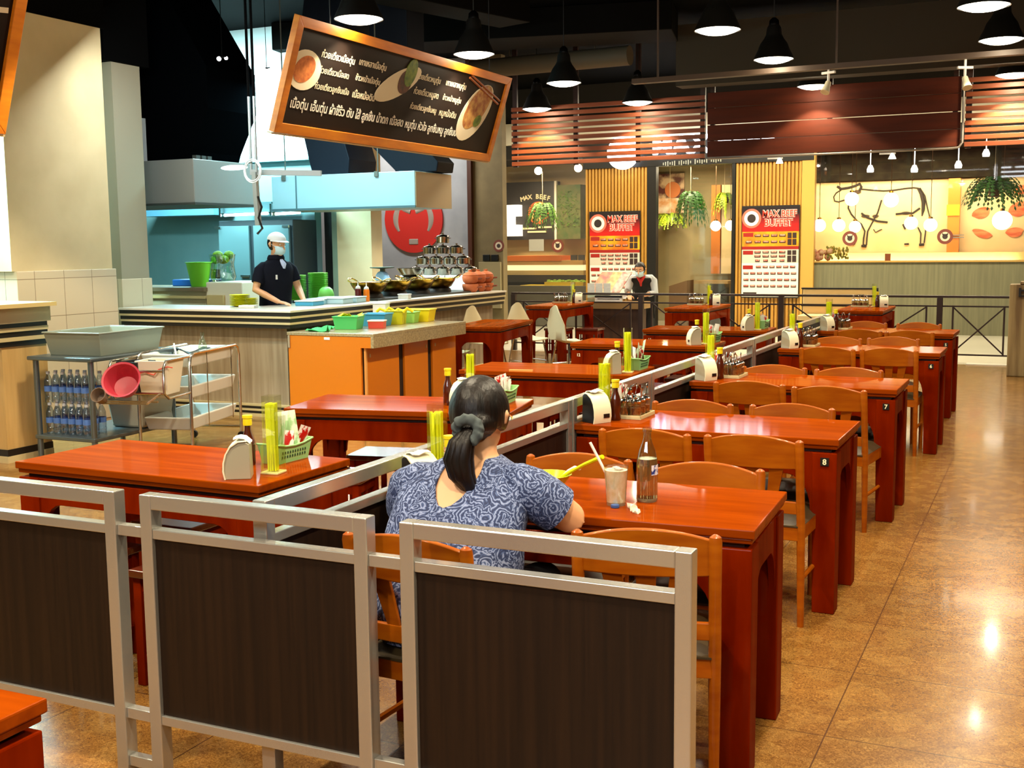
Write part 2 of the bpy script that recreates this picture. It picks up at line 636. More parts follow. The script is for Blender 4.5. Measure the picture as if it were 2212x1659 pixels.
# kitchen walls
struct(MB().bb(-13, -8.98, 13.0, 13.15, 0, 2.72).build('wall_kitchen', teal, smooth=0))
struct(MB().bb(-13, -8.98, 13.0, 13.15, 2.8, 4.5).build('wall_kitchen_upper', white_m, smooth=0))
struct(MB().bb(-13, -8.98, 12.9, 13.15, 2.72, 2.8).build('trim_kitchen', teal, smooth=0))
struct(MB().bb(-13.1, -13, 8.6, 13.1, 0, 4.5).build('wall_kitchen_side', teal, smooth=0))
struct(MB().bb(-13.1, -9.2, 8.5, 8.6, 0, 4.5).build('wall_kitchen_near', teal, smooth=0))
struct(MB().bb(-9.0, -8.70, 13.25, 13.3, 0, 4.5).build('door_kitchen_dark', black_m, smooth=0))  # black sheet standing for the darkness of the open doorway
struct(MB().bb(-8.70, -8.62, 12.98, 13.25, 0, 4.0).build('trim_kitchen_door', M('green_grey', (120, 140, 120), 0.6), smooth=0))
struct(MB().bb(-8.62, -8.09, 12.98, 13.25, 0, 4.0).build('wall_kitchen_pillar', beige, smooth=0))
struct(MB().bb(-11.5, -8.44, 16.5, 16.65, 0, 4.5).build('wall_logo', greywall, smooth=0))
struct(MB().bb(-8.44, -8.37, 16.42, 16.6, 0, 4.5).build('trim_logo_wall', M('brown_strip', (70, 34, 14), 0.5), smooth=0))
struct(MB().bb(-8.37, -7.86, 16.5, 16.65, 0, 4.5).build('wall_service', olive, smooth=0))

# ------------------------------------------------------------------ ceiling services
def duct(name, label, p, q, w, h, m=duct_m):
    return tag(MB().bar(p, q, w, h).build(name, m, smooth=0, bevel=0.01), label, 'duct')


duct('air_duct', 'wide dark air duct crossing the ceiling behind the hanging lamps above the counter', (-9.5, 13.2, 4.32), (-4.4, 14.3, 4.32), 0.9, 0.35)
duct('air_duct', 'long narrow dark duct running away from the viewer above the menu board', (-7.4, 8.5, 4.35), (-6.0, 13.0, 4.35), 0.5, 0.3)
tag(MB().tube([(-7.6, 15.0, 4.05), (-5.2, 14.9, 4.05)], 0.13, 14).cyl((-7.0, 14.98, 4.05), (-7.0, 14.98, 4.5), 0.01, 6).cyl((-5.7, 14.92, 4.05), (-5.7, 14.92, 4.5), 0.01, 6).build('vent_pipe', M('pale_duct', (84, 74, 56), 0.7)), 'pale round vent pipe under the ceiling left of the slats', 'pipe')
rail = MB().bar((-4.5, 13.0, 3.43), (1.5, 13.0, 3.45), 0.10, 0.055)
for x in (-4.2, -2.2, -0.2):
    rail.bar((x, 13.0, 3.45), (x, 13.0, 4.5), 0.02)
tag(rail.build('light_track', M('track_grey', (74, 56, 40), 0.5), smooth=0), 'long horizontal track bar hung in front of the dark brown board', 'light track')
struct(MB().bb(-4.6, 1.5, 15.0, 15.3, 3.62, 4.4).build('trim_bulkhead', M('bulkhead', (56, 48, 34), 0.9), smooth=0))

# pendant lamps
shade_m = M('lamp_shade_black', (22, 21, 18), 0.4)
lamp_in = E('lamp_glow', (255, 248, 226), 7.0)
L0 = thing('pendant_lamp', 'x', 'lamp')
SO_ = [(0.06, 0.36), (0.076, 0.33), (0.084, 0.26), (0.105, 0.22), (0.145, 0.165), (0.17, 0.10), (0.198, 0.045), (0.212, 0.012), (0.216, 0)]
MB().lathe(SO_ + [(r - 0.006, z) for r, z in reversed(SO_)], n=36).build('lamp_shade', shade_m, L0)
MB().lathe([(0.0005, -0.04), (0.06, -0.038), (0.12, -0.028), (0.17, -0.012), (0.207, 0.008), (0.207, 0.012), (0.0005, 0.012)], n=36).build('diffuser', lamp_in, L0)
MB().lathe([(0.001, 0.34), (0.05, 0.34), (0.055, 0.37), (0.05, 0.41), (0.02, 0.44), (0.001, 0.44)], n=16).build('lamp_cap', M('cap_black', (14, 13, 12), 0.2, 0.4), L0)
MB().cyl((0, 0, 0.44), (0, 0, 4.5 - LAMP_Z), 0.006, 6).build('cord', black_m, L0)
LL = ['large black dome lamp hanging above the top edge of the menu board', 'black dome lamp overlapping the menu board right end',
      'black dome lamp between the menu board and the wooden slats, higher one', 'dome lamp close to the left slat panel that lights its slats in a cone',
      'dome lamp hung in front of the middle of the left slat panel', 'black dome lamp hanging alone over the middle of the room near the frame top',
      'dome lamp just above the track bar, second of the middle row', 'dome lamp throwing a bright cone onto the dark brown board',
      'biggest dome lamp cut off by the top edge over the aisle', 'dome lamp with warm inside beside the track bar over the aisle',
      'dome lamp at the frame edge in front of the bright right slats']
for i, (x, y, z_) in enumerate(LAMP_GRID):
    if i == 0:
        L0.location = (x, y, z_)
        L0['label'] = LL[0]
        L0['group'] = 'dome pendant lamps'
    else:
        dup(L0, LL[i], (x, y, z_), group='dome pendant lamps')

# track spotlights
def spot(loc, rz, label):
    t = thing('track_spotlight', label, 'spotlight', loc, rz, 'track spotlights')
    MB().box((0, 0, 0), (0.16, 0.03, 0.025)).box((0, 0, (3.44 - loc[2]) / 2), (0.02, 0.02, max(0.02, 3.44 - loc[2]))).build('mount', whitep, t)
    MB().cyl((0, 0, -0.01), (0, 0, -0.09), 0.014).build('stem', whitep, t)
    MB().lathe([(0.03, 0.0), (0.034, 0.05), (0.05, 0.13), (0.001, 0.125)], n=16, M_=Matrix.Translation((0.0, 0.0, -0.10)) @ Matrix.Rotation(R_(150), 4, 'X')).build('spot_head', cream, t)


spot(tuple(at(2085, 146, y=13.0)), 0.5, 'cream track spotlight beside the right slat panel')
spot(tuple(at(1790, 157, y=13.0)), -0.4, 'small track spotlight behind the lamp with the bright cone')
tag(MB().box((0, 0, 0), (0.24, 0.5, 0.06), 0.1).build('ceiling_light', E('tube_white', (215, 240, 255), 9.0), loc=(-9.3, 12.5, 3.64)), 'square white ceiling light over the kitchen left of the menu board', 'ceiling light')
for p, lab in ((tuple(at(473, 127, y=9.2)), 'pair of tiny bright bulbs in the dark above the black kitchen duct'), (tuple(at(570, 150, y=11.0)), 'small bright bulb fitting left of the menu board top')):
    o = MB().ell((0, 0, 0), 0.022, 8, 6).ell((0.07, 0.02, 0.004), 0.018, 8, 6).build('bulb_cluster', E('bulb', (255, 255, 255), 6.0), loc=p)
    MB().cyl((0.03, 0.01, 0.01), (0.03, 0.01, 4.5 - p[2]), 0.004, 5).box((0.035, 0.01, 0.014), (0.09, 0.02, 0.012)).build('holder', soot, o)
    tag(o, lab, 'bulb')
# ------------------------------------------------------------------ tables
TL, TD, TH = 1.185, 0.561, 0.75


def side_board(L, h_leg, zt, depth, th):
    """Outline of an apron board with curved brackets running down into the legs (u along, v up)."""
    zb = zt - depth
    pts = [(-L / 2, zt), (-L / 2, zb - 0.16)]
    for k in range(7):
        a = k / 6 * pi / 2
        pts.append((-L / 2 + 0.012 + 0.10 * (1 - cos(a)), zb - 0.15 + 0.15 * sin(a)))
    pts += [(-p[0], p[1]) for p in reversed(pts)]
    return pts


def make_table():
    t = thing('dining_table', 'x', 'table')
    top = MB()
    top.box((0, 0, TH - 0.014), (TL, TD, 0.028))
    top.box((0, 0, TH - 0.036), (TL - 0.016, TD - 0.016, 0.017))
    top.build('tabletop', redwood, t, smooth=0, bevel=0.004)
    MB().box((0, 0, TH - 0.052), (TL - 0.07, TD - 0.07, 0.02)).build('groove_rail', M('dark_groove', (44, 12, 5), 0.5), t, smooth=0)
    zt = TH - 0.060
    for sy in (-1, 1):
        b = MB()
        b.prism(side_board(TL - 0.21, 0, zt, 0.10, 0), sy * (TD / 2 - 0.028) - 0.012, sy * (TD / 2 - 0.028) + 0.012, 'y')
        b.build('apron', redwood2, t, smooth=30, bevel=0.002)
    for sx in (-1, 1):
        b = MB()
        b.prism(side_board(TD - 0.19, 0, zt, 0.10, 0), sx * (TL / 2 - 0.028) - 0.012, sx * (TL / 2 - 0.028) + 0.012, 'x')
        b.build('apron', redwood2, t, smooth=30, bevel=0.002)
        for sy in (-1, 1):
            l = MB()
            cx, cy_ = sx * (TL / 2 - 0.06), sy * (TD / 2 - 0.06)
            w0, w1 = 0.052, 0.046
            top4 = [(cx - w0, cy_ - w0, zt), (cx + w0, cy_ - w0, zt), (cx + w0, cy_ + w0, zt), (cx - w0, cy_ + w0, zt)]
            ox, oy = cx + sx * (w0 - w1), cy_ + sy * (w0 - w1)
            bot4 = [(ox - w1, oy - w1, 0), (ox + w1, oy - w1, 0), (ox + w1, oy + w1, 0), (ox - w1, oy + w1, 0)]
            l.ring_tube([bot4, top4])
            l.build('leg', redwood2, t, smooth=0, bevel=0.004)
    return t


TABLE0 = make_table()
first = [True]
CORN = {}


def table(key, corner, ang, label, group, right=True):
    """corner: near right corner of the top."""
    c, s = cos(ang), sin(ang)
    cx = corner[0] - TL / 2 * c - TD / 2 * s
    cy_ = corner[1] - TL / 2 * s + TD / 2 * c
    if first[0]:
        t = TABLE0
        t.location = (cx, cy_, 0)
        t.rotation_euler = (0, 0, ang)
        t['label'] = label
        t['group'] = group
        first[0] = False
    else:
        t = dup(TABLE0, label, (cx, cy_, 0), ang, group)
    CORN[key] = (cx, cy_, ang)
    return t


def on_table(key, u, v, z=TH):
    cx, cy_, a = CORN[key]
    return Vector((cx + u * cos(a) - v * sin(a), cy_ + u * sin(a) + v * cos(a), z))


GR, GL = 'tables of the row by the aisle', 'tables of the row by the kitchen'
oR = [0.01, -0.024, -0.002, 0.032, -0.017]
yR = [3.195, 4.832, 6.604, 8.878, 10.774]
aR = [0.043, -0.005, -0.009, -0.007, -0.021]
oL = [-0.053, 0.02, 0.045, -0.04, 0.028]
yL = [3.164, 5.016, 6.785, 8.925, 10.612]
aL = [-0.017, 0.184, 0.059, 0.041, 0.055]
labR = ['worn red dining table where the woman in the blue patterned top eats', 'glossy red dining table marked eight', 'glossy red dining table marked seven',
        'red dining table marked six', 'farthest red dining table of the aisle row, marked five']
labL = ['red dining table marked fifteen behind the front screens, scratched top', 'red dining table behind the seated woman, turned a little, nearest the orange cabinet',
        'red dining table marked thirteen with a wooden stick lying on its edge', 'red dining table marked twelve beyond table thirteen', 'red dining table marked eleven, last of the row by the kitchen']
tabs = {}
for i, k in enumerate((9, 8, 7, 6, 5)):
    tabs[k] = table(k, (-0.749 + oR[i], yR[i]), aR[i], labR[i], GR)
for i, k in enumerate((15, 14, 13, 12, 11)):
    tabs[k] = table(k, (-2.399 + oL[i], yL[i]), aL[i], labL[i], GL)
GB = 'tables along the railing and counter'
tabs['s'] = table('s', (-5.72, 14.17 + 1.185 + 0.05), pi / 2 + 0.02, 'red table with two low stools under it, in front of the railing', GB)
tabs['s'].location = (-6.19, 14.83, 0)
CORN['s'] = (-6.19, 14.83, pi / 2 + 0.02)
for k, x, lab in ((22, -4.19, 'red table with a jar caddy against the railing in front of the shop door'), (23, -2.07, 'red table with a jar caddy against the railing before the cream bench')):
    tabs[k] = table(k, (0, 0), pi / 2, lab, GB)
    tabs[k].location = (x, 14.72, 0)
    CORN[k] = (x, 14.72, pi / 2)
tabs['c'] = table('c', (0, 0), R_(98), 'red table standing against the counter past the orange cabinet', GB)
_c = Vector((-5.0, 10.42)) + Vector((cos(R_(98)), sin(R_(98)))) * (TL / 2) + Vector((-sin(R_(98)), cos(R_(98)))) * (TD / 2)
tabs['c'].location = (_c.x, _c.y, 0)
CORN['c'] = (_c.x, _c.y, R_(98))
_p = at(97, 1513, z=0.75)
tabs['n'] = table('n', (0, 0), 0.02, 'red table whose corner shows at the near left before the screens', GB)
tabs['n'].location = (_p.x - TL / 2, _p.y - TD / 2, 0)
CORN['n'] = (_p.x - TL / 2, _p.y - TD / 2, 0.02)

# number plates on the aprons
plate_g = M('green_plate', (20, 84, 44), 0.4)
plate_k = M('black_plate', (16, 22, 16), 0.4)


def plate(key, u, s, green, v=-TD / 2):
    t = tabs[key]
    w = 0.035 if not green else 0.052
    o_ = 0.0055 if abs(u) > 0.5 and not green else 0.0125
    p = MB().box((u, v + o_, TH - 0.097), (w, 0.007, 0.034)).build('number_plate', plate_g if green else plate_k, t, smooth=0)
    tm = MB()
    tm.mesh(text_mesh(s, 0.034, 0.0006, 0.002), Matrix.Translation((u, v + o_ - 0.0045, TH - 0.098)) @ WALLT)
    tm.build('number', M('cream_paint', (246, 240, 200), 0.5), p, smooth=0)


plate(8, 0.535, '8', False)
plate(7, 0.535, '7', False)
plate(6, 0.53, '6', False)
plate(5, 0.53, '5', False)
plate(15, 0.475, '15', True)
plate(13, -0.545, '13', True)
plate(12, -0.52, '12', True)
plate(11, -0.52, '11', True)

# ------------------------------------------------------------------ chairs
def make_chair():
    t = thing('dining_chair', 'x', 'chair')
    W = 0.188
    for s in (-1, 1):
        p = MB()
        p.tube([(s * W, 0.075, 0), (s * W, 0.062, 0.25), (s * W, 0.05, 0.43), (s * W, 0.022, 0.62), (s * W, 0.0, 0.765), (s * W, 0.0, 0.778), (s * W, 0, 0.785)],
               [0.014, 0.0165, 0.018, 0.0175, 0.0185, 0.016, 0.006], 10)
        p.build('rear_leg', chairwood, t)
        l = MB()
        l.tube([(s * 0.185, 0.42, 0), (s * 0.185, 0.42, 0.42)], [0.014, 0.018], 10)
        l.build('front_leg', chairwood, t)
        st = MB()
        st.tube([(s * 0.186, 0.075, 0.20), (s * 0.185, 0.42, 0.20)], 0.010, 8)
        st.build('stretcher', chairwood, t)
    # crest rail, arched on top and bowed to the rear
    cr = MB()
    n = 14
    rows = []
    ft, fb, bt, bb = [], [], [], []
    for k in range(n + 1):
        u = -1 + 2 * k / n
        x = u * (W - 0.008)
        yb = -0.018 * (1 - u * u) + 0.006
        zt = 0.768 + 0.030 * (1 - u * u)
        zb = 0.665 - 0.004 * (1 - u * u)
        ft.append((x, yb + 0.009 + 0.0, zt))
        fb.append((x, yb + 0.009 + 0.014, zb))
        bt.append((x, yb - 0.009, zt))
        bb.append((x, yb - 0.009 + 0.014, zb))
    for k in range(n + 1):
        rows.append([ft[k], fb[k], bb[k], bt[k]])
    cr.ring_tube(rows)
    cr.build('crest_rail', chairwood, t, smooth=50, bevel=0.004)
    lr = MB()
    lr.bar((-W, 0.043, 0.50), (W, 0.043, 0.50), 0.018, 0.05)
    lr.build('lower_rail', chairwood, t, smooth=0, bevel=0.003)
    for q in (-0.085, 0.0, 0.085):
        sl = MB()
        wt, wb = 0.029, 0.021
        xt, xb = q * 1.12, q * 0.82
        sl.ring_tube([[(xb - wb, 0.047, 0.52), (xb + wb, 0.047, 0.52), (xb + wb, 0.037, 0.52), (xb - wb, 0.037, 0.52)],
                      [(xt - wt, 0.021, 0.67), (xt + wt, 0.021, 0.67), (xt + wt, 0.009, 0.67), (xt - wt, 0.009, 0.67)]])
        sl.build('back_slat', chairwood, t, smooth=0, bevel=0.002)
    sf = MB()
    sf.bar((-0.185, 0.05, 0.395), (0.185, 0.05, 0.395), 0.022, 0.06)
    sf.bar((-0.185, 0.42, 0.395), (0.185, 0.42, 0.395), 0.022, 0.06)
    for s in (-1, 1):
        sf.bar((s * 0.185, 0.05, 0.395), (s * 0.185, 0.42, 0.395), 0.022, 0.06)
    sf.build('seat_frame', chairwood, t, smooth=0, bevel=0.002)
    cu = MB()
    g = []
    for i in range(9):
        for_ = []
        for j in range(9):
            u, v = -1 + j / 4, -1 + i / 4
            h = 0.425 + 0.034 * (max(0, 1 - u ** 6)) * (max(0, 1 - v ** 6))
            for_.append((u * 0.196, 0.24 + v * 0.205, h))
        g.append(for_)
    cu.sheet(g, 0.0)
    cu.box((0, 0.24, 0.424), (0.39, 0.41, 0.006))
    cu.build('cushion', cushion_m, t, smooth=60)
    return t


CH = {'9nL': ((755, 1148), (1004, 1181)), '9nR': ((1243, 1146), (1548, 1152)), '9fL': ((1148, 981), (1355, 992)), '9fR': ((1415, 1001), (1640, 1013)),
      '8nL': ((1301, 925), (1485, 937)), '8nR': ((1528, 938), (1728, 951.6)), '8fL': ((1417, 865.6), (1576.5, 872)), '8fR': ((1624.6, 873.4), (1799, 882)),
      '7nL': ((1548.6, 824), (1689, 830)), '7nR': ((1715.7, 833), (1867.6, 844)), '7fL': ((1609, 790.8), (1737, 793.5)), '7fR': ((1764, 797.4), (1903.4, 798.3)),
      '6nL': ((1729.8, 750.4), (1844.7, 754)), '6nR': ((1861, 753), (1981, 756.7)), '6fL': ((1756, 730.5), (1856.4, 730.0)), '6fR': ((1876, 729.6), (1984.8, 731.4)),
      '5nL': ((1805, 713), (1902.5, 714)), '5nR': ((1914, 716), (2015.5, 717)), '5fL': ((1829, 696), (1909.8, 697)), '5fR': ((1938.7, 698), (2032.7, 699.8))}
tname = {'9': 'the woman\'s table', '8': 'table eight', '7': 'table seven', '6': 'table six', '5': 'table five'}
CHAIR0 = make_chair()
for i, (k, (a, b)) in enumerate(CH.items()):
    p, q = at(*a, z=0.785), at(*b, z=0.785)
    m = (p + q) / 2
    ang = math.atan2(q.y - p.y, q.x - p.x)
    ang = max(-0.2, min(0.26, ang)) * (0.6 if k[0] in '765' else 0.9)
    if k[1] == 'f':
        ang += pi
    side = 'near' if k[1] == 'n' else 'far'
    by = 'by the divider' if k[2] == 'L' else 'by the aisle'
    lab = f'orange slat-back chair on the {side} side of {tname[k[0]]}, {by}'
    if k == '9nL':
        lab = 'orange wooden chair the seated woman sits on, behind the front screens'
    if k == '9nR':
        lab = 'empty orange wooden chair pulled in beside the seated woman, just behind the front screen'
    if i == 0:
        c = CHAIR0
        c.location = (m.x, m.y, 0)
        c.rotation_euler = (0, 0, ang)
        c['label'] = lab
        c['group'] = 'slat-back chairs at the aisle tables'
    else:
        dup(CHAIR0, lab, (m.x, m.y, 0), ang, 'slat-back chairs at the aisle tables')

# ------------------------------------------------------------------ stools
def make_stool():
    t = thing('wooden_stool', 'x', 'stool')
    H = 0.43
    MB().box((0, 0, H - 0.014), (0.33, 0.30, 0.028)).build('seat', M('dark_stool_seat', (96, 34, 14), 0.22, 0, (78, 26, 10), (3, 20, 20), coat=0.6), t, smooth=0, bevel=0.005)
    for sx in (-1, 1):
        for sy in (-1, 1):
            MB().box((sx * 0.135, sy * 0.12, (H - 0.028) / 2), (0.036, 0.036, H - 0.028)).build('leg', redwood2, t, smooth=0, bevel=0.003)
    for sy in (-1, 1):
        MB().box((0, sy * 0.12, H - 0.055), (0.25, 0.02, 0.054)).box((0, sy * 0.12, 0.10), (0.25, 0.018, 0.03)).build('rail', redwood2, t, smooth=0, bevel=0.002)
        for x in (-0.045, 0.045):
            MB().box((x, sy * 0.12, 0.235), (0.028, 0.012, 0.25)).build('slat', redwood2, t, smooth=0)
    for sx in (-1, 1):
        MB().box((sx * 0.135, 0, H - 0.055), (0.02, 0.22, 0.054)).box((sx * 0.135, 0, 0.10), (0.018, 0.22, 0.03)).build('rail', redwood2, t, smooth=0, bevel=0.002)
        MB().box((sx * 0.135, 0, 0.235), (0.012, 0.028, 0.25)).build('slat', redwood2, t, smooth=0)
    return t


STOOL0 = make_stool()
sn = [0]


def stool(loc, rz, label):
    if sn[0] == 0:
        STOOL0.location = loc
        STOOL0.rotation_euler = (0, 0, rz)
        STOOL0['label'] = label
        STOOL0['group'] = 'low wooden stools'
    else:
        dup(STOOL0, label, loc, rz, 'low wooden stools')
    sn[0] += 1


for key, nm in ((15, 'table fifteen'), (14, 'the table behind the woman'), (13, 'table thirteen'), (12, 'table twelve'), (11, 'table eleven')):
    for u, un in ((-0.28, 'kitchen end'), (0.26, 'divider end')):
        for v, vn in ((-0.30, 'near'), (0.31, 'far')):
            p = on_table(key, u, v + (0.04 if key == 15 and v < 0 else 0), 0)
            stool((p.x, p.y, 0), CORN[key][2], f'low red stool under the {vn} side of {nm}, {un}')
stool((-6.13, 14.62, 0), 0.05, 'dark red stool under the table before the railing, inner one')
stool((-5.72, 14.75, 0), 0.02, 'brighter red stool sticking out beside the table before the railing')

# ------------------------------------------------------------------ steel-framed screens
PZ = 0.866
PY = 2.485
TB = 0.046


def screen(name, L, label, group, zb=0.19):
    """Framed screen along local X from 0 to L; local y 0..TB."""
    t = thing(name, label, 'partition', group=group)
    for x in (TB / 2 * 0.9, L - TB / 2 * 0.9):
        MB().box((x, TB / 2, PZ / 2), (TB * 0.9, TB, PZ)).build('post', steel, t, smooth=0, bevel=0.003)
    xi = TB * 0.9
    MB().bb(xi - 0.001, L - xi + 0.001, 0.001, TB - 0.001, PZ - 0.042, PZ).build('top_rail', steel, t, smooth=0, bevel=0.003)
    MB().bb(xi, L - xi, 0.004, TB - 0.004, PZ - 0.128, PZ - 0.100).build('middle_rail', steel, t, smooth=0, bevel=0.002)
    MB().bb(xi, L - xi, 0.004, TB - 0.004, zb - 0.01, zb + 0.018).build('bottom_rail', steel, t, smooth=0, bevel=0.002)
    MB().bb(xi, L - xi, 0.014, TB - 0.014, zb + 0.018, PZ - 0.128).build('board', laminate, t, smooth=0)
    return t


def link_bars(t, L, gap):
    for z in (PZ - 0.114, zb_ + 0.004, 0.045):
        MB().bb(L, L + gap, 0.008, TB - 0.008, z - 0.016, z + 0.016).build('link_bar', steel, t, smooth=0, bevel=0.002)


zb_ = 0.19
a1, a2, a3, a4, a5 = -2.448, -2.353, -1.587, -1.489, -0.717
s1 = screen('partition_screen', 0.77, 'dark screen in a steel frame at the near left edge, beside the small table corner', 'front screens')
s1.location = (a1 - 0.77, PY, 0)
link_bars(s1, 0.77, a2 - a1)
s2 = screen('partition_screen', a3 - a2, 'middle dark steel-framed screen in front of table fifteen', 'front screens')
s2.location = (a2, PY, 0)
link_bars(s2, a3 - a2, a4 - a3)
s3 = screen('partition_screen', a5 - a4, 'biggest dark steel-framed screen right behind the seated woman', 'front screens')
s3.location = (a4, PY, 0)
DV = [(2.55, 3.68, 'beside table fifteen, running back from the front screens'), (3.70, 4.815, 'beside the seated woman, ending at her head'),
      (4.835, 5.96, 'beside the black-sided napkin holder'), (5.975, 7.10, 'between tables thirteen and seven'), (7.115, 8.35, 'past the napkin holder of table seven'),
      (8.37, 9.70, 'between tables twelve and six'), (10.04, 11.5, 'farthest back between tables eleven and five')]
for (y0, y1, lab) in DV:
    d = screen('divider_screen', y1 - y0, 'low dark divider screen with steel rails ' + lab, 'divider screens between the table rows')
    d.location = (-1.955, y0, 0)
    d.rotation_euler = (0, 0, pi / 2)

# ------------------------------------------------------------------ railing to the corridor
rail_m = M('railing_brown', (44, 26, 18), 0.4)
RY = 15.7
posts = [-7.31, -5.307, -3.316, -1.294, -0.43]
for i in range(4):
    x0, x1 = posts[i], posts[i + 1]
    t = thing('railing_section', ['brown metal railing section with cross braces behind the table with low stools', 'railing section with cross braces in front of the far worker',
              'railing section below the right tall menu poster', 'rightmost railing section with a big cross over the pale corridor floor'][i], 'railing', group='railing sections')
    MB().bb(x0 - 0.03, x1 + (0.03 if i == 3 else -0.03), RY - 0.03, RY + 0.03, 0.838, 0.868).build('top_rail', rail_m, t, smooth=0, bevel=0.004)
    MB().bb(x0 + 0.03, x1 - 0.03, RY - 0.012, RY + 0.012, 0.722, 0.742).build('middle_rail', rail_m, t, smooth=0)
    MB().bb(x0 + 0.03, x1 - 0.03, RY - 0.012, RY + 0.012, 0.105, 0.125).build('bottom_rail', rail_m, t, smooth=0)
    MB().bb(x0 - 0.035, x0 + 0.035, RY - 0.035, RY + 0.035, 0, 0.838).build('post', rail_m, t, smooth=0, bevel=0.004)
    u0, u1 = x0 + 0.16, x1 - 0.16
    if i == 3:
        u1 = x1 - 0.1
    for u in (u0, u1):
        MB().bb(u - 0.011, u + 0.011, RY - 0.011, RY + 0.011, 0.125, 0.722).build('upright', rail_m, t, smooth=0)
    n = 1 if i == 3 else 2
    for k in range(n):
        p0 = u0 + (u1 - u0) * k / n
        p1 = u0 + (u1 - u0) * (k + 1) / n
        MB().bar((p0, RY, 0.13), (p1, RY, 0.72), 0.012, 0.018).build('cross_brace', rail_m, t, smooth=0)
        MB().bar((p0, RY + 0.013, 0.72), (p1, RY + 0.013, 0.13), 0.012, 0.018).build('cross_brace', rail_m, t, smooth=0)
        if k:
            MB().bb(p0 - 0.011, p0 + 0.011, RY - 0.011, RY + 0.011, 0.125, 0.722).build('upright', rail_m, t, smooth=0)
wp = thing('wooden_post', 'pale weathered wooden post with a black hook at the right frame edge', 'post', (-0.24, 14.5, 0))
MB().box((0, 0, 0.53), (0.40, 0.24, 1.06)).build('trunk', M('weathered_wood', (150, 128, 84), 0.7, 0, (104, 80, 46), (14, 14, 1.0)), wp, smooth=0, bevel=0.012)
MB().box((0.06, 0, 1.075), (0.30, 0.26, 0.03)).build('cap', M('weathered_wood'), wp, smooth=0, bevel=0.006)
hk = MB()
hk.bar((-0.09, -0.135, 0.92), (-0.09, -0.135, 1.02), 0.025)
hk.bar((-0.09, -0.135, 0.99), (0.12, -0.135, 0.99), 0.02)
hk.bar((-0.09, -0.135, 0.93), (0.12, -0.135, 0.93), 0.015)
hk.build('hook', black_m, wp, smooth=0)
# ------------------------------------------------------------------ table-top goods: one of each, then copies
protos = {}


def place(kind, maker, label, cat, loc, rz=0.0, group=None, scale=None):
    """First call builds the thing at its place, later calls copy it."""
    if kind not in protos:
        t = maker()
        protos[kind] = t
        t.location = loc
        t.rotation_euler = (0, 0, rz)
        if scale is not None:
            t.scale = scale if isinstance(scale, tuple) else (scale,) * 3
        tag(t, label, cat, group)
        return t
    t = dup(protos[kind], label, loc, rz, group, scale if scale is not None else 1.0)
    t['category'] = cat
    return t


def mk_holder():
    t = thing('chopstick_holder', 'x', 'holder')
    b = MB()
    for (w, z0, z1) in ((0.033, 0.004, 0.105), (0.026, 0.105, 0.285)):
        h = w - 0.002
        b.ring_tube([[(sx * w, sy * w, z) for sx, sy in ((-1, -1), (1, -1), (1, 1), (-1, 1))] for z in (z0, z1)], cap=False)
    b.build('clear_box', glass_mat('holder_clear', (252, 255, 236), 0.10), t, smooth=0)
    MB().box((0, 0, 0.004), (0.07, 0.07, 0.008)).build('base', M('pale_yellow_clear', (226, 220, 150), 0.3), t, smooth=0, bevel=0.002)
    return t


def mk_chopstick():
    o = MB().ring_tube([[(sx * w, sy * w, z) for sx, sy in ((-1, -1), (1, -1), (1, 1), (-1, 1))] for w, z in ((0.0026, 0), (0.0036, 0.12), (0.004, 0.245))])
    return o.build('chopstick', M('chopstick_yellow', (242, 246, 26), 0.5), smooth=0)


def mk_napkin(side):
    def f():
        t = thing('napkin_dispenser', 'x', 'napkin dispenser')
        front = [(-0.046, 0.0), (-0.052, 0.03), (-0.050, 0.06), (-0.042, 0.09), (-0.026, 0.118), (0.0, 0.135), (0.03, 0.138)]
        prof = front + [(0.046, 0.128), (0.05, 0.0)]
        MB().prism([(p[0] * 0.94, p[1] * 0.97) for p in prof], -0.045, 0.045, 'x').build('body', side, t, smooth=30, bevel=0.002)
        sh = MB()
        outer = front
        inner = [(p[0] + 0.006, p[1] - 0.003 * (i > 3)) for i, p in enumerate(front)]
        sh.ring_tube([[(x, o[0], o[1]) for o in outer] + [(x, q[0], q[1]) for q in reversed(inner)] for x in (-0.05, 0.05)])
        sh.build('front_shell', cream, t, smooth=35, bevel=0.001)
        MB().box((0.02, -0.0525, 0.034), (0.034, 0.003, 0.018)).build('label_plate', blackp, t, smooth=0)
        nk = MB()
        nk.sheet([[(x, -0.012 + 0.02 * k, 0.134 + 0.016 * sin(k * 1.2) + 0.01 * (k == 0) + 0.004 * sin(x * 90)) for x in (-0.036, -0.012, 0.012, 0.036)] for k in range(4)], 0.003)
        nk.build('napkin', paper, t, smooth=60)
        return t
    return f


def mk_bottle():
    t = thing('sauce_bottle', 'x', 'bottle')
    MB().lathe([(0.001, 0), (0.024, 0.0), (0.026, 0.006), (0.026, 0.085), (0.022, 0.105), (0.012, 0.135), (0.0115, 0.155), (0.001, 0.155)], n=16).build('body', M('sauce_brown', (72, 26, 10), 0.15, coat=0.6), t)
    MB().lathe([(0.001, 0.152), (0.0165, 0.152), (0.0175, 0.158), (0.0165, 0.178), (0.019, 0.18), (0.019, 0.19), (0.001, 0.192)], n=16).build('cap', yellow, t)
    return t


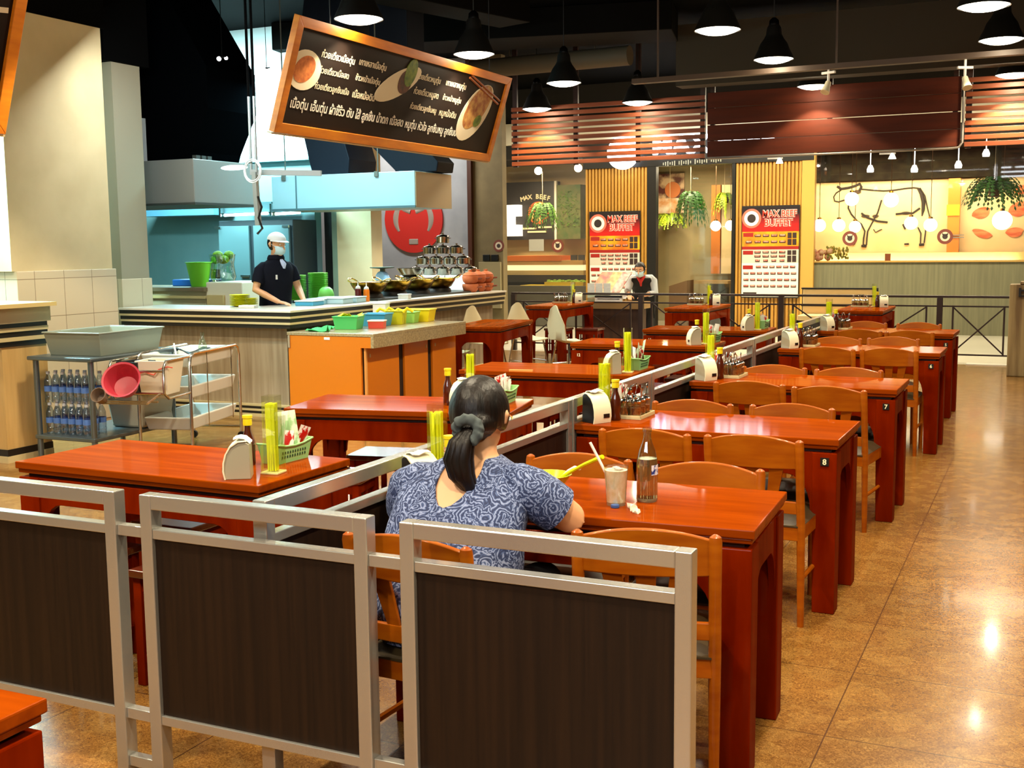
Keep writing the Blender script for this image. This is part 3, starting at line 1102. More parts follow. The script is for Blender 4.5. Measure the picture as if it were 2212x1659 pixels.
def mk_basket():
    t = thing('plastic_basket', 'x', 'basket')
    m = M('pale_green_plastic', (150, 206, 132), 0.4)
    b = MB()
    n = 6
    lo, hi = (0.09, 0.036), (0.105, 0.046)

    def zr(u):
        return 0.062 + 0.014 * abs(u) ** 2
    for s in (-1, 1):
        g = [[(u * (lo[0] + (hi[0] - lo[0]) * v), s * (lo[1] + (hi[1] - lo[1]) * v), 0.002 + v * (zr(u) - 0.002)) for u in [(-1 + 2 * k / n) for k in range(n + 1)]] for v in (0, 0.5, 1)]
        b.sheet(g, 0.003)
        g = [[(s * (lo[0] + (hi[0] - lo[0]) * v), w * (lo[1] + (hi[1] - lo[1]) * v), 0.002 + v * 0.074) for w in (-1, -0.3, 0.3, 1)] for v in (0, 0.5, 1)]
        b.sheet(g, 0.003)
    b.box((0, 0, 0.0025), (2 * lo[0], 2 * lo[1], 0.005))
    b.build('body', m, t, smooth=30)
    r = MB()
    r.tube([(u * 0.107 if abs(v) < 2 else 0, v * 0.048, 0.001 + zr(u)) for u, v in ((-1, -1), (-0.5, -1), (0, -1), (0.5, -1), (1, -1), (1, 0), (1, 1), (0.5, 1), (0, 1), (-0.5, 1), (-1, 1), (-1, 0))], 0.004, 6, closed=True)
    r.build('rim', m, t)
    h = MB()
    for s in (-1, 1):
        for row, z in ((0, 0.024), (1, 0.040)):
            for k in range(10):
                u = -0.066 + k * 0.0147
                yy = s * (lo[1] + (hi[1] - lo[1]) * z / 0.064 + 0.0005)
                h.box((u, yy, z), (0.006, 0.0016, 0.0095))
    h.build('holes', M('hole_dark', (30, 60, 28), 0.8), t, smooth=0)
    return t


def packet(mat, w=0.042, hgt=0.075):
    def f():
        g = []
        for i in range(5):
            v = -1 + i / 2
            g.append([(u * w / 2, 0.006 * (1 - u * u) * (1 - v * v), (v + 1) * hgt / 2) for u in (-1, -0.5, 0, 0.5, 1)])
        b = MB()
        b.sheet(g, 0.0)
        b.sheet([[(p[0], -p[1] - 0.0008, p[2]) for p in row] for row in g], 0.0)
        return b.build('seasoning_packet', mat, smooth=50)
    return f


red_pack = M('packet_red', (196, 24, 14), 0.35, 0, (244, 236, 226), (28, 28, 22), lo=0.50, hi=0.54)
white_pack = M('packet_white', (240, 236, 226), 0.35, 0, (202, 40, 26), (24, 24, 20), lo=0.56, hi=0.6)
green_pack = M('packet_green', (150, 190, 130), 0.35, 0, (214, 222, 196), (26, 26, 16), lo=0.46, hi=0.54)


def mk_tray():
    t = thing('condiment_tray', 'x', 'tray')
    b = MB()
    b.box((0, 0, 0.004), (0.14, 0.21, 0.008))
    for s in (-1, 1):
        b.box((s * 0.0675, 0, 0.011), (0.005, 0.21, 0.014)).box((0, s * 0.1025, 0.011), (0.14, 0.005, 0.014))
    b.build('base', M('tray_cream', (214, 200, 150), 0.4), t, smooth=0, bevel=0.001)
    r = MB()
    r.tube([(0, -0.1, 0.01), (0, -0.1, 0.12), (0, -0.04, 0.15), (0, 0.04, 0.15), (0, 0.1, 0.12), (0, 0.1, 0.01)], 0.003, 6)
    r.build('wire_handle', chrome, t)
    return t


def mk_jar():
    t = thing('condiment_jar', 'x', 'jar')
    MB().lathe([(0.027, 0.0), (0.027, 0.066)], n=14, cap=False).build('glass', glass_mat('jar_glass', (250, 250, 240), 0.14), t)
    MB().lathe([(0.001, 0.001), (0.0255, 0.001), (0.0255, 0.042), (0.001, 0.043)], n=14).build('filling', M('chilli', (92, 40, 12), 0.6, 0, (150, 96, 40), (80, 80, 80)), t)
    MB().lathe([(0.001, 0.066), (0.029, 0.066), (0.029, 0.074), (0.020, 0.082), (0.006, 0.084), (0.006, 0.092), (0.001, 0.094)], n=14).build('lid', chrome, t)
    s = MB()
    s.cyl((0.004, 0.0, 0.03), (0.022, 0.012, 0.122), 0.0022, 6)
    s.ell((0.024, 0.013, 0.128), (0.006, 0.004, 0.012), 8, 6)
    s.build('spoon', chrome, t)
    return t


def chopsticks(loc, n, where):
    for k in range(n):
        a = 2 * pi * k / max(1, n - 3)
        r = 0.0172 if k < n - 3 else 0.006
        p = (loc[0] + r * cos(a) * 1.05 + random.uniform(-.002, .002), loc[1] + r * sin(a) * 1.05 + random.uniform(-.002, .002), loc[2] + 0.009 + random.uniform(0, 0.004))
        o = place('chopstick', mk_chopstick, f'yellow plastic chopstick standing in the clear holder {where}', 'chopstick', p, random.uniform(0, 3), f'chopsticks {where}')
        o.rotation_euler = (random.uniform(-.02, .02), random.uniform(-.02, .02), random.uniform(0, 3))


def packets(loc, ang, n, where, mats, hmin=0.03):
    for k in range(n):
        u = -0.07 + 0.14 * (k + 0.5) / n + random.uniform(-.006, .006)
        v = (-1) ** k * 0.014 + random.uniform(-.006, .006)
        p = (loc[0] + u * cos(ang) - v * sin(ang), loc[1] + u * sin(ang) + v * cos(ang), loc[2] + 0.02 + 0.014 * (k % 3))
        nm, m, w, h = mats[k % len(mats)]
        o = place('packet_' + nm, packet(m, w, h), f'small {nm} packet standing in the green basket {where}', 'packet', p, 0, f'{nm} packets {where}')
        o.rotation_euler = (random.uniform(-.3, .3), random.uniform(-.35, .35), ang + random.uniform(-.8, .8))


RED = [('red', red_pack, 0.058, 0.10), ('white and red', white_pack, 0.045, 0.10)]
MIX = [('red', red_pack, 0.058, 0.10), ('green snack', green_pack, 0.075, 0.145), ('white and red', white_pack, 0.045, 0.10), ('red', red_pack, 0.058, 0.10)]
wn = {15: 'on table fifteen', 14: 'on the table behind the woman', 13: 'on table thirteen', 12: 'on table twelve', 11: 'on table eleven', 9: 'on the woman\'s table', 8: 'on table eight', 7: 'on table seven',
      6: 'on table six', 5: 'on table five', 's': 'on the table with low stools', 22: 'on the table before the shop door', 23: 'on the table before the bench'}

nap_grey, nap_black = mk_napkin(M('warm_grey_plastic', (170, 160, 134), 0.4)), mk_napkin(blackp)
GI = {'holder': 'chopstick holders', 'napkin': 'napkin dispensers', 'bottle': 'yellow-capped sauce bottles', 'basket': 'green packet baskets', 'tray': 'condiment trays'}
for key in (15, 14, 13, 12, 11):
    a = CORN[key][2]
    w = wn[key]
    if key == 15:
        pos = dict(napkin=(-2.615, 3.265), holder=(-2.545, 3.375), bottle=(-2.73, 3.47), basket=(-2.655, 3.60))
    else:
        q = {14: (0.36, 0.02), 13: (0.445, 0.0), 12: (0.43, 0.05), 11: (0.40, 0.02)}[key]
        pos = {}
        for nm, du, dv in (('napkin', 0.0, 0.035), ('holder', 0.075, 0.125), ('bottle', -0.02, 0.21), ('basket', 0.085, 0.34)):
            pp = on_table(key, q[0] + du, q[1] - TD / 2 + dv + 0.04)
            pos[nm] = (pp.x, pp.y)
        if key == 14:
            for nm, du, dv in (('napkin', 0.30, 0.20), ('holder', 0.31, 0.33), ('bottle', 0.21, 0.26), ('basket', 0.47, 0.40)):
                pp = on_table(key, du, dv - TD / 2)
                pos[nm] = (pp.x, pp.y)
    place('napkin_grey', nap_grey, f'cream napkin dispenser with a grey side {w}', 'napkin dispenser', (*pos['napkin'], TH), a - 1.0, GI['napkin'])
    hp = (*pos['holder'], TH)
    place('holder', mk_holder, f'clear tall chopstick holder full of yellow chopsticks {w}', 'holder', hp, a + 0.15, GI['holder'])
    chopsticks(hp, 15 if key in (15, 14, 13) else 11, w)
    place('bottle', mk_bottle, f'yellow-capped sauce bottle {w}', 'bottle', (*pos['bottle'], TH), 0, GI['bottle'])
    bp = (*pos['basket'], TH)
    place('basket', mk_basket, f'pale green plastic basket holding packets {w}', 'basket', bp, a + pi / 2 - 0.05, GI['basket'])
    packets(bp, a + pi / 2 - 0.05, {14: 14, 15: 9, 13: 9}.get(key, 7), w, MIX if key in (15, 13) else RED)

for key in (9, 8, 7, 6, 5):
    a = CORN[key][2]
    w = wn[key]
    offs = dict(napkin=(0.075, 0.09), holder=(0.06, 0.25), bottle=(0.135, 0.185), tray=(0.175, 0.33), basket=(0.065, 0.42))
    P = {k: on_table(key, -TL / 2 + u, -TD / 2 + v) for k, (u, v) in offs.items()}
    place('napkin_black' if key in (9, 8) else 'napkin_grey', nap_black if key in (9, 8) else nap_grey,
          f'cream napkin dispenser with a {"black" if key in (9, 8) else "grey"} side {w}', 'napkin dispenser', P['napkin'], a + 1.05, GI['napkin'])
    place('holder', mk_holder, f'clear tall chopstick holder full of yellow chopsticks {w}', 'holder', P['holder'], a, GI['holder'])
    chopsticks(P['holder'], 15 if key in (9, 8) else 11, w)
    place('bottle', mk_bottle, f'yellow-capped sauce bottle {w}', 'bottle', P['bottle'], 0, GI['bottle'])
    place('tray', mk_tray, f'cream condiment tray with jars {w}', 'tray', P['tray'], a, GI['tray'])
    for du in (-0.03, 0.03):
        for dv in (-0.066, 0.0, 0.066):
            q = on_table(key, -TL / 2 + offs['tray'][0] + du, -TD / 2 + offs['tray'][1] + dv, TH + 0.008)
            place('jar', mk_jar, f'small glass condiment jar with spoon in the tray {w}', 'jar', q, random.uniform(0, 6), f'condiment jars {w}')
    place('basket', mk_basket, f'pale green plastic basket holding packets {w}', 'basket', P['basket'], a + pi / 2, GI['basket'], 0.82)
    packets(P['basket'], a + pi / 2, 5, w, RED)

for key in ('s', 22, 23):
    w = wn[key]
    cx, cy_, a = CORN[key]
    y = cy_ + 0.34
    place('holder', mk_holder, f'clear tall chopstick holder full of yellow chopsticks {w}', 'holder', (cx + 0.05, y, TH), 0, GI['holder'])
    chopsticks((cx + 0.05, y, TH), 8, w)
    place('napkin_grey', nap_grey, f'cream napkin dispenser standing at the end {w}', 'napkin dispenser', (cx + 0.18, y - 0.10, TH), 0.2, GI['napkin'])
    place('bottle', mk_bottle, f'yellow-capped sauce bottle {w}', 'bottle', (cx + 0.10, y - 0.09, TH), 0, GI['bottle'])
    place('tray', mk_tray, f'cream condiment tray with jars {w}', 'tray', (cx - 0.11, y - 0.06, TH), pi / 2, GI['tray'])
    for du in (-0.066, 0.0, 0.066):
        for dv in (-0.034, 0.034):
            place('jar', mk_jar, f'small glass condiment jar with spoon in the tray {w}', 'jar', (cx - 0.11 + du, y - 0.06 + dv, TH + 0.008), random.uniform(0, 6), f'condiment jars {w}')

# ------------------------------------------------------------------ the woman's meal
bw = thing('noodle_bowl', 'lime yellow bowl on the table in front of the woman', 'bowl', (-1.475, 3.42, TH))
MB().lathe([(0.03, 0), (0.036, 0.004), (0.05, 0.03), (0.075, 0.066), (0.078, 0.068), (0.073, 0.068), (0.047, 0.034), (0.03, 0.01), (0.001, 0.008)], n=24).build('shell', M('bowl_lime', (206, 224, 20), 0.3, coat=0.3), bw)
MB().lathe([(0.001, 0.046), (0.056, 0.046), (0.001, 0.05)], n=24).build('broth', M('broth', (120, 74, 26), 0.2, 0, (180, 140, 80), (60, 60, 60)), bw)
sp_ = MB()
sp_.tube([(-1.44, 3.42, 0.80), (-1.41, 3.415, 0.822), (-1.34, 3.405, 0.862), (-1.275, 3.395, 0.893)], [0.006, 0.006, 0.0065, 0.0075], 8, flat=1.5)
tag(sp_.build('ladle', M('bowl_lime')), 'bright lime yellow handle leaning out of the bowl', 'ladle')
ws = MB()
ws.tube([(-1.44, 3.44, 0.80), (-1.41, 3.435, 0.83), (-1.385, 3.43, 0.845), (-1.365, 3.425, 0.842)], 0.005, 8, flat=1.6)
tag(ws.build('soup_spoon', whitep), 'white plastic spoon handle curving over the bowl edge', 'spoon')

gl = thing('drinking_glass', 'tall glass of iced water with a straw on the woman\'s table', 'glass', (-1.217, 3.36, TH))
MB().lathe([(0.030, 0.0), (0.031, 0.006), (0.034, 0.06), (0.039, 0.124)], n=24, cap=False).build('glass_wall', glass_mat('tumbler_glass', (250, 248, 238), 0.16), gl)
MB().lathe([(0.001, 0.0), (0.030, 0.0), (0.030, 0.009), (0.001, 0.009)], n=24).build('glass_base', M('thick_glass', (225, 220, 196), 0.1, trans=0.6), gl)
ice = M('ice_water', (252, 246, 226), 0.2, 0, (236, 222, 182), (60, 60, 40), trans=0.08, ior=1.2)
MB().lathe([(0.001, 0.010), (0.0295, 0.010), (0.036, 0.112), (0.001, 0.112)], n=24).build('iced_water', ice, gl)
for k in range(5):
    MB().box((0.014 * cos(k * 1.9), 0.014 * sin(k * 1.9), 0.106 + 0.004 * (k % 2)), (0.02, 0.02, 0.018), k).build('ice_cube', M('ice', (248, 246, 236), 0.1, trans=0.5, ior=1.2), gl, smooth=0, bevel=0.003)
tag(MB().tube([(-1.215, 3.37, 0.775), (-1.30, 3.35, 0.945)], 0.0045, 8).build('straw', whitep), 'white straw leaning out of the iced water glass', 'straw')

bt = thing('water_bottle', 'clear glass water bottle, two thirds full, beside the iced glass', 'bottle', (-1.145, 3.45, TH))
prof = [(0.030, 0.0), (0.034, 0.006), (0.034, 0.115), (0.033, 0.135), (0.026, 0.165), (0.016, 0.190), (0.0125, 0.205), (0.0125, 0.222), (0.0145, 0.224), (0.0145, 0.236)]
MB().lathe(prof, n=24, cap=False).build('glass_wall', glass_mat('bottle_glass', (236, 244, 230), 0.14), bt)
MB().lathe([(0.001, 0), (0.030, 0), (0.034, 0.006), (0.033, 0.012), (0.001, 0.012)], n=24).build('thick_base', M('thick_glass'), bt)
MB().lathe([(0.001, 0.013), (0.0325, 0.013), (0.0325, 0.12), (0.031, 0.138), (0.001, 0.138)], n=24).build('water', M('water', (214, 200, 160), 0.05, trans=0.9, ior=1.33), bt)
lb = MB()
lb.ring_tube([[(r * cos(a), r * sin(a), z) for z in (0.088, 0.12) for r in (0.0348, 0.0344)][0:4] for a in [R_(-48 + k * 10) for k in range(7)]], cap=False)
lb.build('label', M('blue_white_label', (40, 60, 130), 0.4, 0, (230, 230, 240), (90, 90, 60), lo=0.45, hi=0.5), bt)
cp = MB().lathe([(0.001, 0), (0.013, 0), (0.014, 0.003), (0.013, 0.009), (0.001, 0.01)], n=16).build('bottle_cap', M('cap_blue', (60, 92, 150), 0.35), loc=(-1.205, 3.318, TH + 0.001))
tag(cp, 'small blue bottle cap lying before the iced water glass', 'bottle cap')
wr = MB()
wr.sheet([[(-0.012 + 0.024 * j / 3, 0.0 + 0.11 * i / 8, 0.006 + 0.007 * sin(i * 1.7 + j * 2.1)) for j in range(4)] for i in range(9)], 0.0008)
o = wr.build('straw_wrapper', M('crinkled_film', (236, 226, 206), 0.2, alpha=0.45), loc=(-1.115, 3.26, TH))
o.rotation_euler = (0, 0, 0.5)
tag(o, 'crumpled clear plastic wrapper lying beside the blue bottle cap', 'wrapper')
sd = MB().box((0, 0, 0.006), (0.16, 0.02, 0.012), 0.1)
pp = on_table(13, -0.16, -TD / 2 + 0.03)
tag(sd.build('wooden_stick', M('pale_wood', (220, 160, 80), 0.5), loc=pp), 'pale wooden stick lying along the near edge of table thirteen', 'stick')
pp = on_table(14, 0.05, -0.1)
# ------------------------------------------------------------------ L-shaped counter
def lshape(x0, x1, xr, y0, d, ye, z0, z1):
    """L in plan: near arm from x0 to x1 with front at y0, right arm with outer face x1 up to ye; arm depths d and xr."""
    return [(x0, y0), (x1, y0), (x1, ye), (x1 - xr, ye), (x1 - xr, y0 + d), (x0, y0 + d)]


ct = thing('service_counter', 'long L-shaped kitchen counter with dark and cream striped edge', 'counter')
b = MB()
b.prism(lshape(-8.2, -6.34, 0.62, 8.68, 0.46, 12.98, 0, 0), 0.12, 0.85, 'z')
b.build('body', greyl, ct, smooth=0)
for i, (z0, z1, o, m) in enumerate(((0.0, 0.03, 0.03, stripe_b), (0.03, 0.055, 0.025, stripe_k), (0.055, 0.075, 0.03, stripe_b), (0.075, 0.10, 0.025, stripe_k), (0.10, 0.12, 0.03, stripe_b))):
    MB().prism(lshape(-8.2, -6.34 + o, 0.62 + o, 8.68 - o, 0.46 + o, 12.98, 0, 0), z0, z1, 'z').build('plinth_band', m, ct, smooth=0)
for i, (z0, z1, o, m) in enumerate(((0.84, 0.875, 0.13, stripe_k), (0.875, 0.895, 0.145, stripe_b), (0.895, 0.93, 0.14, stripe_k), (0.93, 0.95, 0.155, stripe_b), (0.95, 0.985, 0.15, stripe_k))):
    MB().prism(lshape(-8.2, -6.34 + o, 0.62 + o, 8.68 - o, 0.46 + o, 13.04, 0, 0), z0, z1, 'z').build('edge_band', m, ct, smooth=0)
MB().prism(lshape(-8.2, -6.175, 0.80, 8.515, 0.66, 13.05, 0, 0), 0.985, 1.005, 'z').build('worktop', M('worktop_pale', (226, 222, 206), 0.3, coat=0.3), ct, smooth=0, bevel=0.003)
CZ = 1.005
hob = tag(MB().bb(-6.93, -6.36, 10.3, 12.7, CZ, CZ + 0.02).build('cooking_plate', M('hob_black', (36, 34, 30), 0.3, 0.3), smooth=0, bevel=0.003), 'long black hob plate under the row of brass woks', 'hob')

# orange cabinet with granite top
cab = thing('orange_cabinet', 'orange cabinet with a beige granite top standing against the counter', 'cabinet')
X0, X1, Y0, Y1, GZ = -6.165, -5.27, 8.45, 10.18, 0.82
MB().bb(X0, X1 - 0.14, Y0 + 0.03, Y1, 0.06, GZ - 0.125).build('carcass', M('dark_inside', (36, 18, 6), 0.7), cab, smooth=0)
MB().prism([(X0, 0.0), (X1 - 0.135, 0.0), (X1 - 0.135, GZ - 0.125), (X1 - 0.004, GZ - 0.125), (X1 - 0.004, GZ - 0.028), (X0, GZ - 0.028)], Y0 + 0.005, Y0 + 0.03, 'y').build('side_panel', orange_m, cab, smooth=0, bevel=0.002)
MB().bb(X0 - 0.01, X1, Y0, Y1, GZ - 0.028, GZ).build('stone_top', granite_b, cab, smooth=0, bevel=0.003)
MB().bb(X1 - 0.03, X1, Y0, Y1, GZ - 0.125, GZ - 0.028).build('stone_apron', granite_b, cab, smooth=0, bevel=0.003)
for i, (y0, y1) in enumerate(((Y0 + 0.07, Y0 + 0.62), (Y0 + 0.72, Y0 + 1.16), (Y0 + 1.25, Y1))):
    d = MB().bb(X1 - 0.14, X1 - 0.118, y0, y1, 0.07, GZ - 0.126).build('door', orange_m, cab, smooth=0, bevel=0.002)
    MB().box((X1 - 0.115, y1 - 0.04 if i == 1 else y0 + 0.05, 0.62), (0.008, 0.012, 0.03)).build('catch', stripe_b, d, smooth=0)
MB().bb(X1 - 0.12, X1 - 0.10, Y0 + 0.03, Y0 + 0.05, 0.0, GZ - 0.126).build('edge_strip', M('pale_edge', (232, 170, 92), 0.5), cab, smooth=0)
MB().box((-5.75, Y0 + 0.003, GZ - 0.05), (0.06, 0.004, 0.022)).build('tag_sticker', paper, cab, smooth=0)
MB().bb(X0 - 0.0, X0 + 0.02, Y0 - 0.002, Y0 + 0.02, GZ - 0.14, GZ - 0.03).build('edge_block', greyl, cab, smooth=0)


def tub(name, label, mat, loc, w, d, h, rz=0.0, flare=0.14, lid=None, rim=0.012):
    t = thing(name, label, name.split('_')[-1], loc, rz)
    b = MB()
    k = 1 - flare
    lo = [(-w / 2 * k, -d / 2 * k), (w / 2 * k, -d / 2 * k), (w / 2 * k, d / 2 * k), (-w / 2 * k, d / 2 * k)]
    hi = [(-w / 2, -d / 2), (w / 2, -d / 2), (w / 2, d / 2), (-w / 2, d / 2)]
    th = 0.006
    rings = [[(x, y, 0.0) for x, y in lo], [(x, y, h) for x, y in hi], [(x * (1 - 2 * th / w), y * (1 - 2 * th / d), h) for x, y in hi], [(x * (1 - 2 * th / w), y * (1 - 2 * th / d), th) for x, y in lo]]
    b.ring_tube(rings)
    b.build('shell', mat, t, smooth=0, bevel=0.008)
    r = MB()
    r.tube([(x * 1.015, y * 1.015, h) for x, y in hi], rim / 2, 6, closed=True)
    r.build('rim', lid or mat, t)
    return t


tub('plastic_basket', 'green tub with yellow cloths at the near end of the orange cabinet', M('mint_green', (84, 196, 108), 0.4), (-5.83, 8.93, GZ), 0.24, 0.19, 0.115, 0.2)
yc = MB()
for k in range(5):
    yc.sheet([[(-0.06 + 0.04 * k + 0.03 * (j - 1), 0.05 * (i - 1) + 0.01 * k, 0.095 + 0.03 * sin(i * 1.5 + k) + 0.012 * j) for j in range(3)] for i in range(4)], 0.003)
tag(yc.build('folded_cloth', yellow, loc=(-5.85, 8.93, GZ)), 'yellow cloths heaped in the green tub', 'cloth')
gc = MB()
gc.sheet([[(-0.11 + 0.22 * j / 6, -0.07 + 0.14 * i / 5, 0.014 + 0.012 * sin(i * 2.1 + j) + 0.006 * j * (i % 2)) for j in range(7)] for i in range(6)], 0.008)
tag(gc.build('green_cloth', M('green_rag', (70, 190, 110), 0.9), loc=(-5.92, 8.60, GZ)), 'crumpled green rag at the corner of the granite top', 'cloth')
tub('plastic_box', 'small red box with a white lid between the green and blue tubs', M('coral_red', (222, 76, 62), 0.4), (-5.62, 9.08, GZ), 0.15, 0.11, 0.07, 0.3, 0.06, whitep)
tub('plastic_tub', 'blue rectangular tub in the middle of the granite top', blue_m, (-5.80, 9.36, GZ), 0.26, 0.20, 0.115, 0.15)
tub('plastic_basket', 'olive yellow basket with yellow cloths beside the blue tub', M('olive_yellow', (196, 190, 20), 0.4), (-5.72, 9.60, GZ), 0.17, 0.15, 0.13, 0.25)
yb = MB()
for k in range(4):
    yb.tube([(-0.15 + 0.10 * k, -0.02, 0.12), (-0.12 + 0.1 * k, 0.0, 0.15 + 0.01 * (k % 2)), (-0.07 + 0.10 * k, 0.03, 0.125)], 0.014, 6)
tag(yb.build('yellow_cloth', yellow, loc=(-5.76, 9.56, GZ)), 'bright yellow cloth hanging over the olive basket', 'cloth')
tub('plastic_tub', 'pale lime tub with a white handle near the far end of the granite top', M('pale_lime', (150, 206, 96), 0.4), (-5.74, 9.83, GZ), 0.22, 0.16, 0.105, 0.2)
tub('plastic_tub', 'wide yellow tub at the far end of the granite top', M('sun_yellow', (238, 214, 24), 0.4), (-5.72, 10.05, GZ), 0.28, 0.20, 0.12, 0.15)
tub('tissue_box', 'white tissue box behind the lime tub', whitep, (-6.0, 9.78, GZ), 0.14, 0.10, 0.19, 0.1, 0.0)

# ------------------------------------------------------------------ things on the counter
gp0 = None
gpm = M('plate_green', (150, 238, 84), 0.7, spec=0.15)


def mk_plate():
    return MB().lathe([(0.05, 0), (0.06, 0.001), (0.105, 0.0085), (0.11, 0.0092), (0.105, 0.0105), (0.058, 0.004), (0.001, 0.003)], n=28).build('green_plate', gpm)


for (x, y, n, lab) in ((-7.38, 10.30, 28, 'round green plate in the tall stack behind the counter'), (-7.27, 10.55, 30, 'round green plate in the farther, shaded stack')):
    for k in range(n):
        place('plate', mk_plate, lab, 'plate', (x + random.uniform(-.002, .002), y, CZ + 0.0095 * k), 0, lab + 's')
gb = MB()
gb.lathe([(0.001, 0), (0.085, 0.0), (0.085, 0.06), (0.07, 0.11), (0.04, 0.135), (0.001, 0.14)], n=24)
tag(gb.build('green_cover', M('soft_green', (140, 220, 96), 0.4), loc=(-7.08, 10.42, CZ)), 'pale green upturned dome beside the tall green plate stack', 'cover')
wb_m = M('bowl_yellow', (226, 224, 30), 0.7, spec=0.15)


def mk_bowl():
    return MB().lathe([(0.04, 0), (0.05, 0.002), (0.095, 0.012), (0.1, 0.014), (0.094, 0.016), (0.048, 0.006), (0.001, 0.004)], n=26).build('yellow_plate', wb_m)


for k in range(9):
    place('ybowl', mk_bowl, 'yellow plate in the wide stack near the standing cook', 'plate', (-7.13, 9.02, CZ + 0.0125 * k), 0, 'yellow plate stack')
for k in range(8):
    place('ybowl', mk_bowl, 'small yellow plate in the low stack beside the wide one', 'plate', (-6.99, 9.02, CZ + 0.0105 * k), 0, 'small yellow plate stack', 0.62)
tag(MB().box((0, 0, 0.014), (0.16, 0.09, 0.028), 0.2).build('paper_pad', paper, smooth=0, bevel=0.004, loc=(-6.86, 8.80, CZ)), 'white paper pad on the counter before the cook', 'pad')
for i, (x, y, m, lab, h) in enumerate(((-6.55, 9.35, blue_m, 'blue tray box nearest the cook hands', 0.04), (-6.62, 9.62, M('sky_blue', (150, 196, 214), 0.4), 'pale blue lidded box behind the cook hands', 0.045),
                                       (-6.45, 9.72, M('pale_blue', (176, 206, 216), 0.4), 'pale blue lidded box at the counter edge', 0.05), (-6.70, 9.95, M('sky_blue'), 'pale blue lidded box before the green plates', 0.045),
                                       (-6.46, 9.98, M('pale_blue'), 'whitish blue box beside the sauce bottles', 0.05))):
    t = thing('food_box', lab, 'box', (x, y, CZ), 0.1)
    MB().box((0, 0, h / 2), (0.20, 0.22, h)).build('shell', m, t, smooth=0, bevel=0.008)
    MB().box((0, 0, h + 0.006), (0.21, 0.23, 0.012)).build('lid', M('pale_lid', (206, 222, 224), 0.35), t, smooth=0, bevel=0.004)

# squeeze bottles
for (x, y, m, lab, h) in ((-6.42, 10.18, M('chilli_orange', (230, 120, 14), 0.35), 'orange squeeze bottle with a white top before the first wok', 0.15), (-6.47, 10.10, M('dark_red_sauce', (84, 18, 14), 0.3), 'dark red sauce bottle beside the orange one', 0.16)):
    t = thing('squeeze_bottle', lab, 'bottle', (x, y, CZ))
    MB().lathe([(0.001, 0), (0.03, 0), (0.032, 0.01), (0.032, h * 0.75), (0.026, h * 0.85), (0.001, h * 0.85)], n=16).build('body', m, t)
    MB().lathe([(0.001, h * 0.84), (0.027, h * 0.84), (0.024, h * 0.96), (0.006, h * 1.05), (0.004, h * 1.3), (0.001, h * 1.3)], n=16).build('nozzle', whitep, t)

# scale
sc_ = thing('kitchen_scale', 'round-dial kitchen scale with a flat pan behind the first wok', 'scale', (-7.08, 11.55, CZ))
MB().lathe([(0.001, -0.05), (0.115, -0.05), (0.12, 0.0), (0.115, 0.012), (0.001, 0.012)], n=28, M_=Matrix.Translation((0, 0, 0.16)) @ Matrix.Rotation(R_(90), 4, 'X') @ Matrix.Rotation(R_(-25), 4, 'Y')).build('dial', M('dial_blue', (150, 190, 222), 0.3, 0, (176, 206, 230), (5, 5, 5)), sc_)
MB().box((0, 0.03, 0.04), (0.17, 0.11, 0.08)).box((0, 0.04, 0.24), (0.05, 0.05, 0.16)).build('stand', M('scale_green', (70, 92, 80), 0.4), sc_, smooth=0, bevel=0.01)
MB().lathe([(0.001, 0.30), (0.14, 0.315), (0.145, 0.325), (0.001, 0.312)], n=28, M_=Matrix.Translation((0, 0.03, 0))).build('pan', M('scale_green'), sc_)
MB().box((0.03, -0.055, 0.16), (0.06, 0.004, 0.006), 0.4).build('needle', blackp, sc_, smooth=0)


def mk_wok():
    t = thing('brass_wok', 'x', 'wok')
    MB().lathe([(0.001, 0.03), (0.09, 0.035), (0.15, 0.065), (0.19, 0.125), (0.205, 0.16), (0.212, 0.162), (0.198, 0.158), (0.183, 0.125), (0.144, 0.07), (0.085, 0.042), (0.001, 0.037)], n=36).build('pan', brass, t)
    MB().lathe([(0.13, 0), (0.15, 0.0), (0.14, 0.035), (0.12, 0.05), (0.10, 0.035)], n=28).build('ring_stand', M('iron', (30, 26, 22), 0.5, 0.6), t)
    for s in (-1, 1):
        MB().tube([(s * 0.06, s * 0.2, 0.158), (s * 0.065, s * 0.24, 0.18), (s * 0.03, s * 0.265, 0.20), (s * -0.03, s * 0.265, 0.20), (s * -0.065, s * 0.24, 0.18), (s * -0.06, s * 0.2, 0.158)], 0.008, 8).build('handle', M('brass_bright', (232, 196, 110), 0.2, 1.0), t)
    return t


for i, (y, lab) in enumerate(((10.62, 'nearest brass wok, behind the sauce bottles'), (11.14, 'second brass wok from the cook'), (11.66, 'third brass wok, with a yellow gleam, second from the white box'), (12.18, 'farthest brass wok, next to the white box'))):
    place('wok', mk_wok, lab, 'wok', (-6.66, y, CZ + 0.02), 1.45 + 0.1 * i, 'brass woks')
wbx = thing('white_box', 'white box carrying the pyramid of steel pots, past the last wok', 'box', (-6.98, 13.0, 0))
MB().bb(-0.55, 0.43, -0.26, 0.24, CZ + 0.001, 1.20).build('shell', whitep, wbx, smooth=0, bevel=0.006)
MB().bb(-0.55, -0.52, -0.26, 0.24, 0.0, CZ).build('side_leg', whitep, wbx, smooth=0)
for x in (-0.22, 0.1):
    MB().bb(x - 0.004, x + 0.004, -0.262, -0.255, 1.1, 1.20).build('seam', stripe_k, wbx, smooth=0)
# steel pots in a pyramid


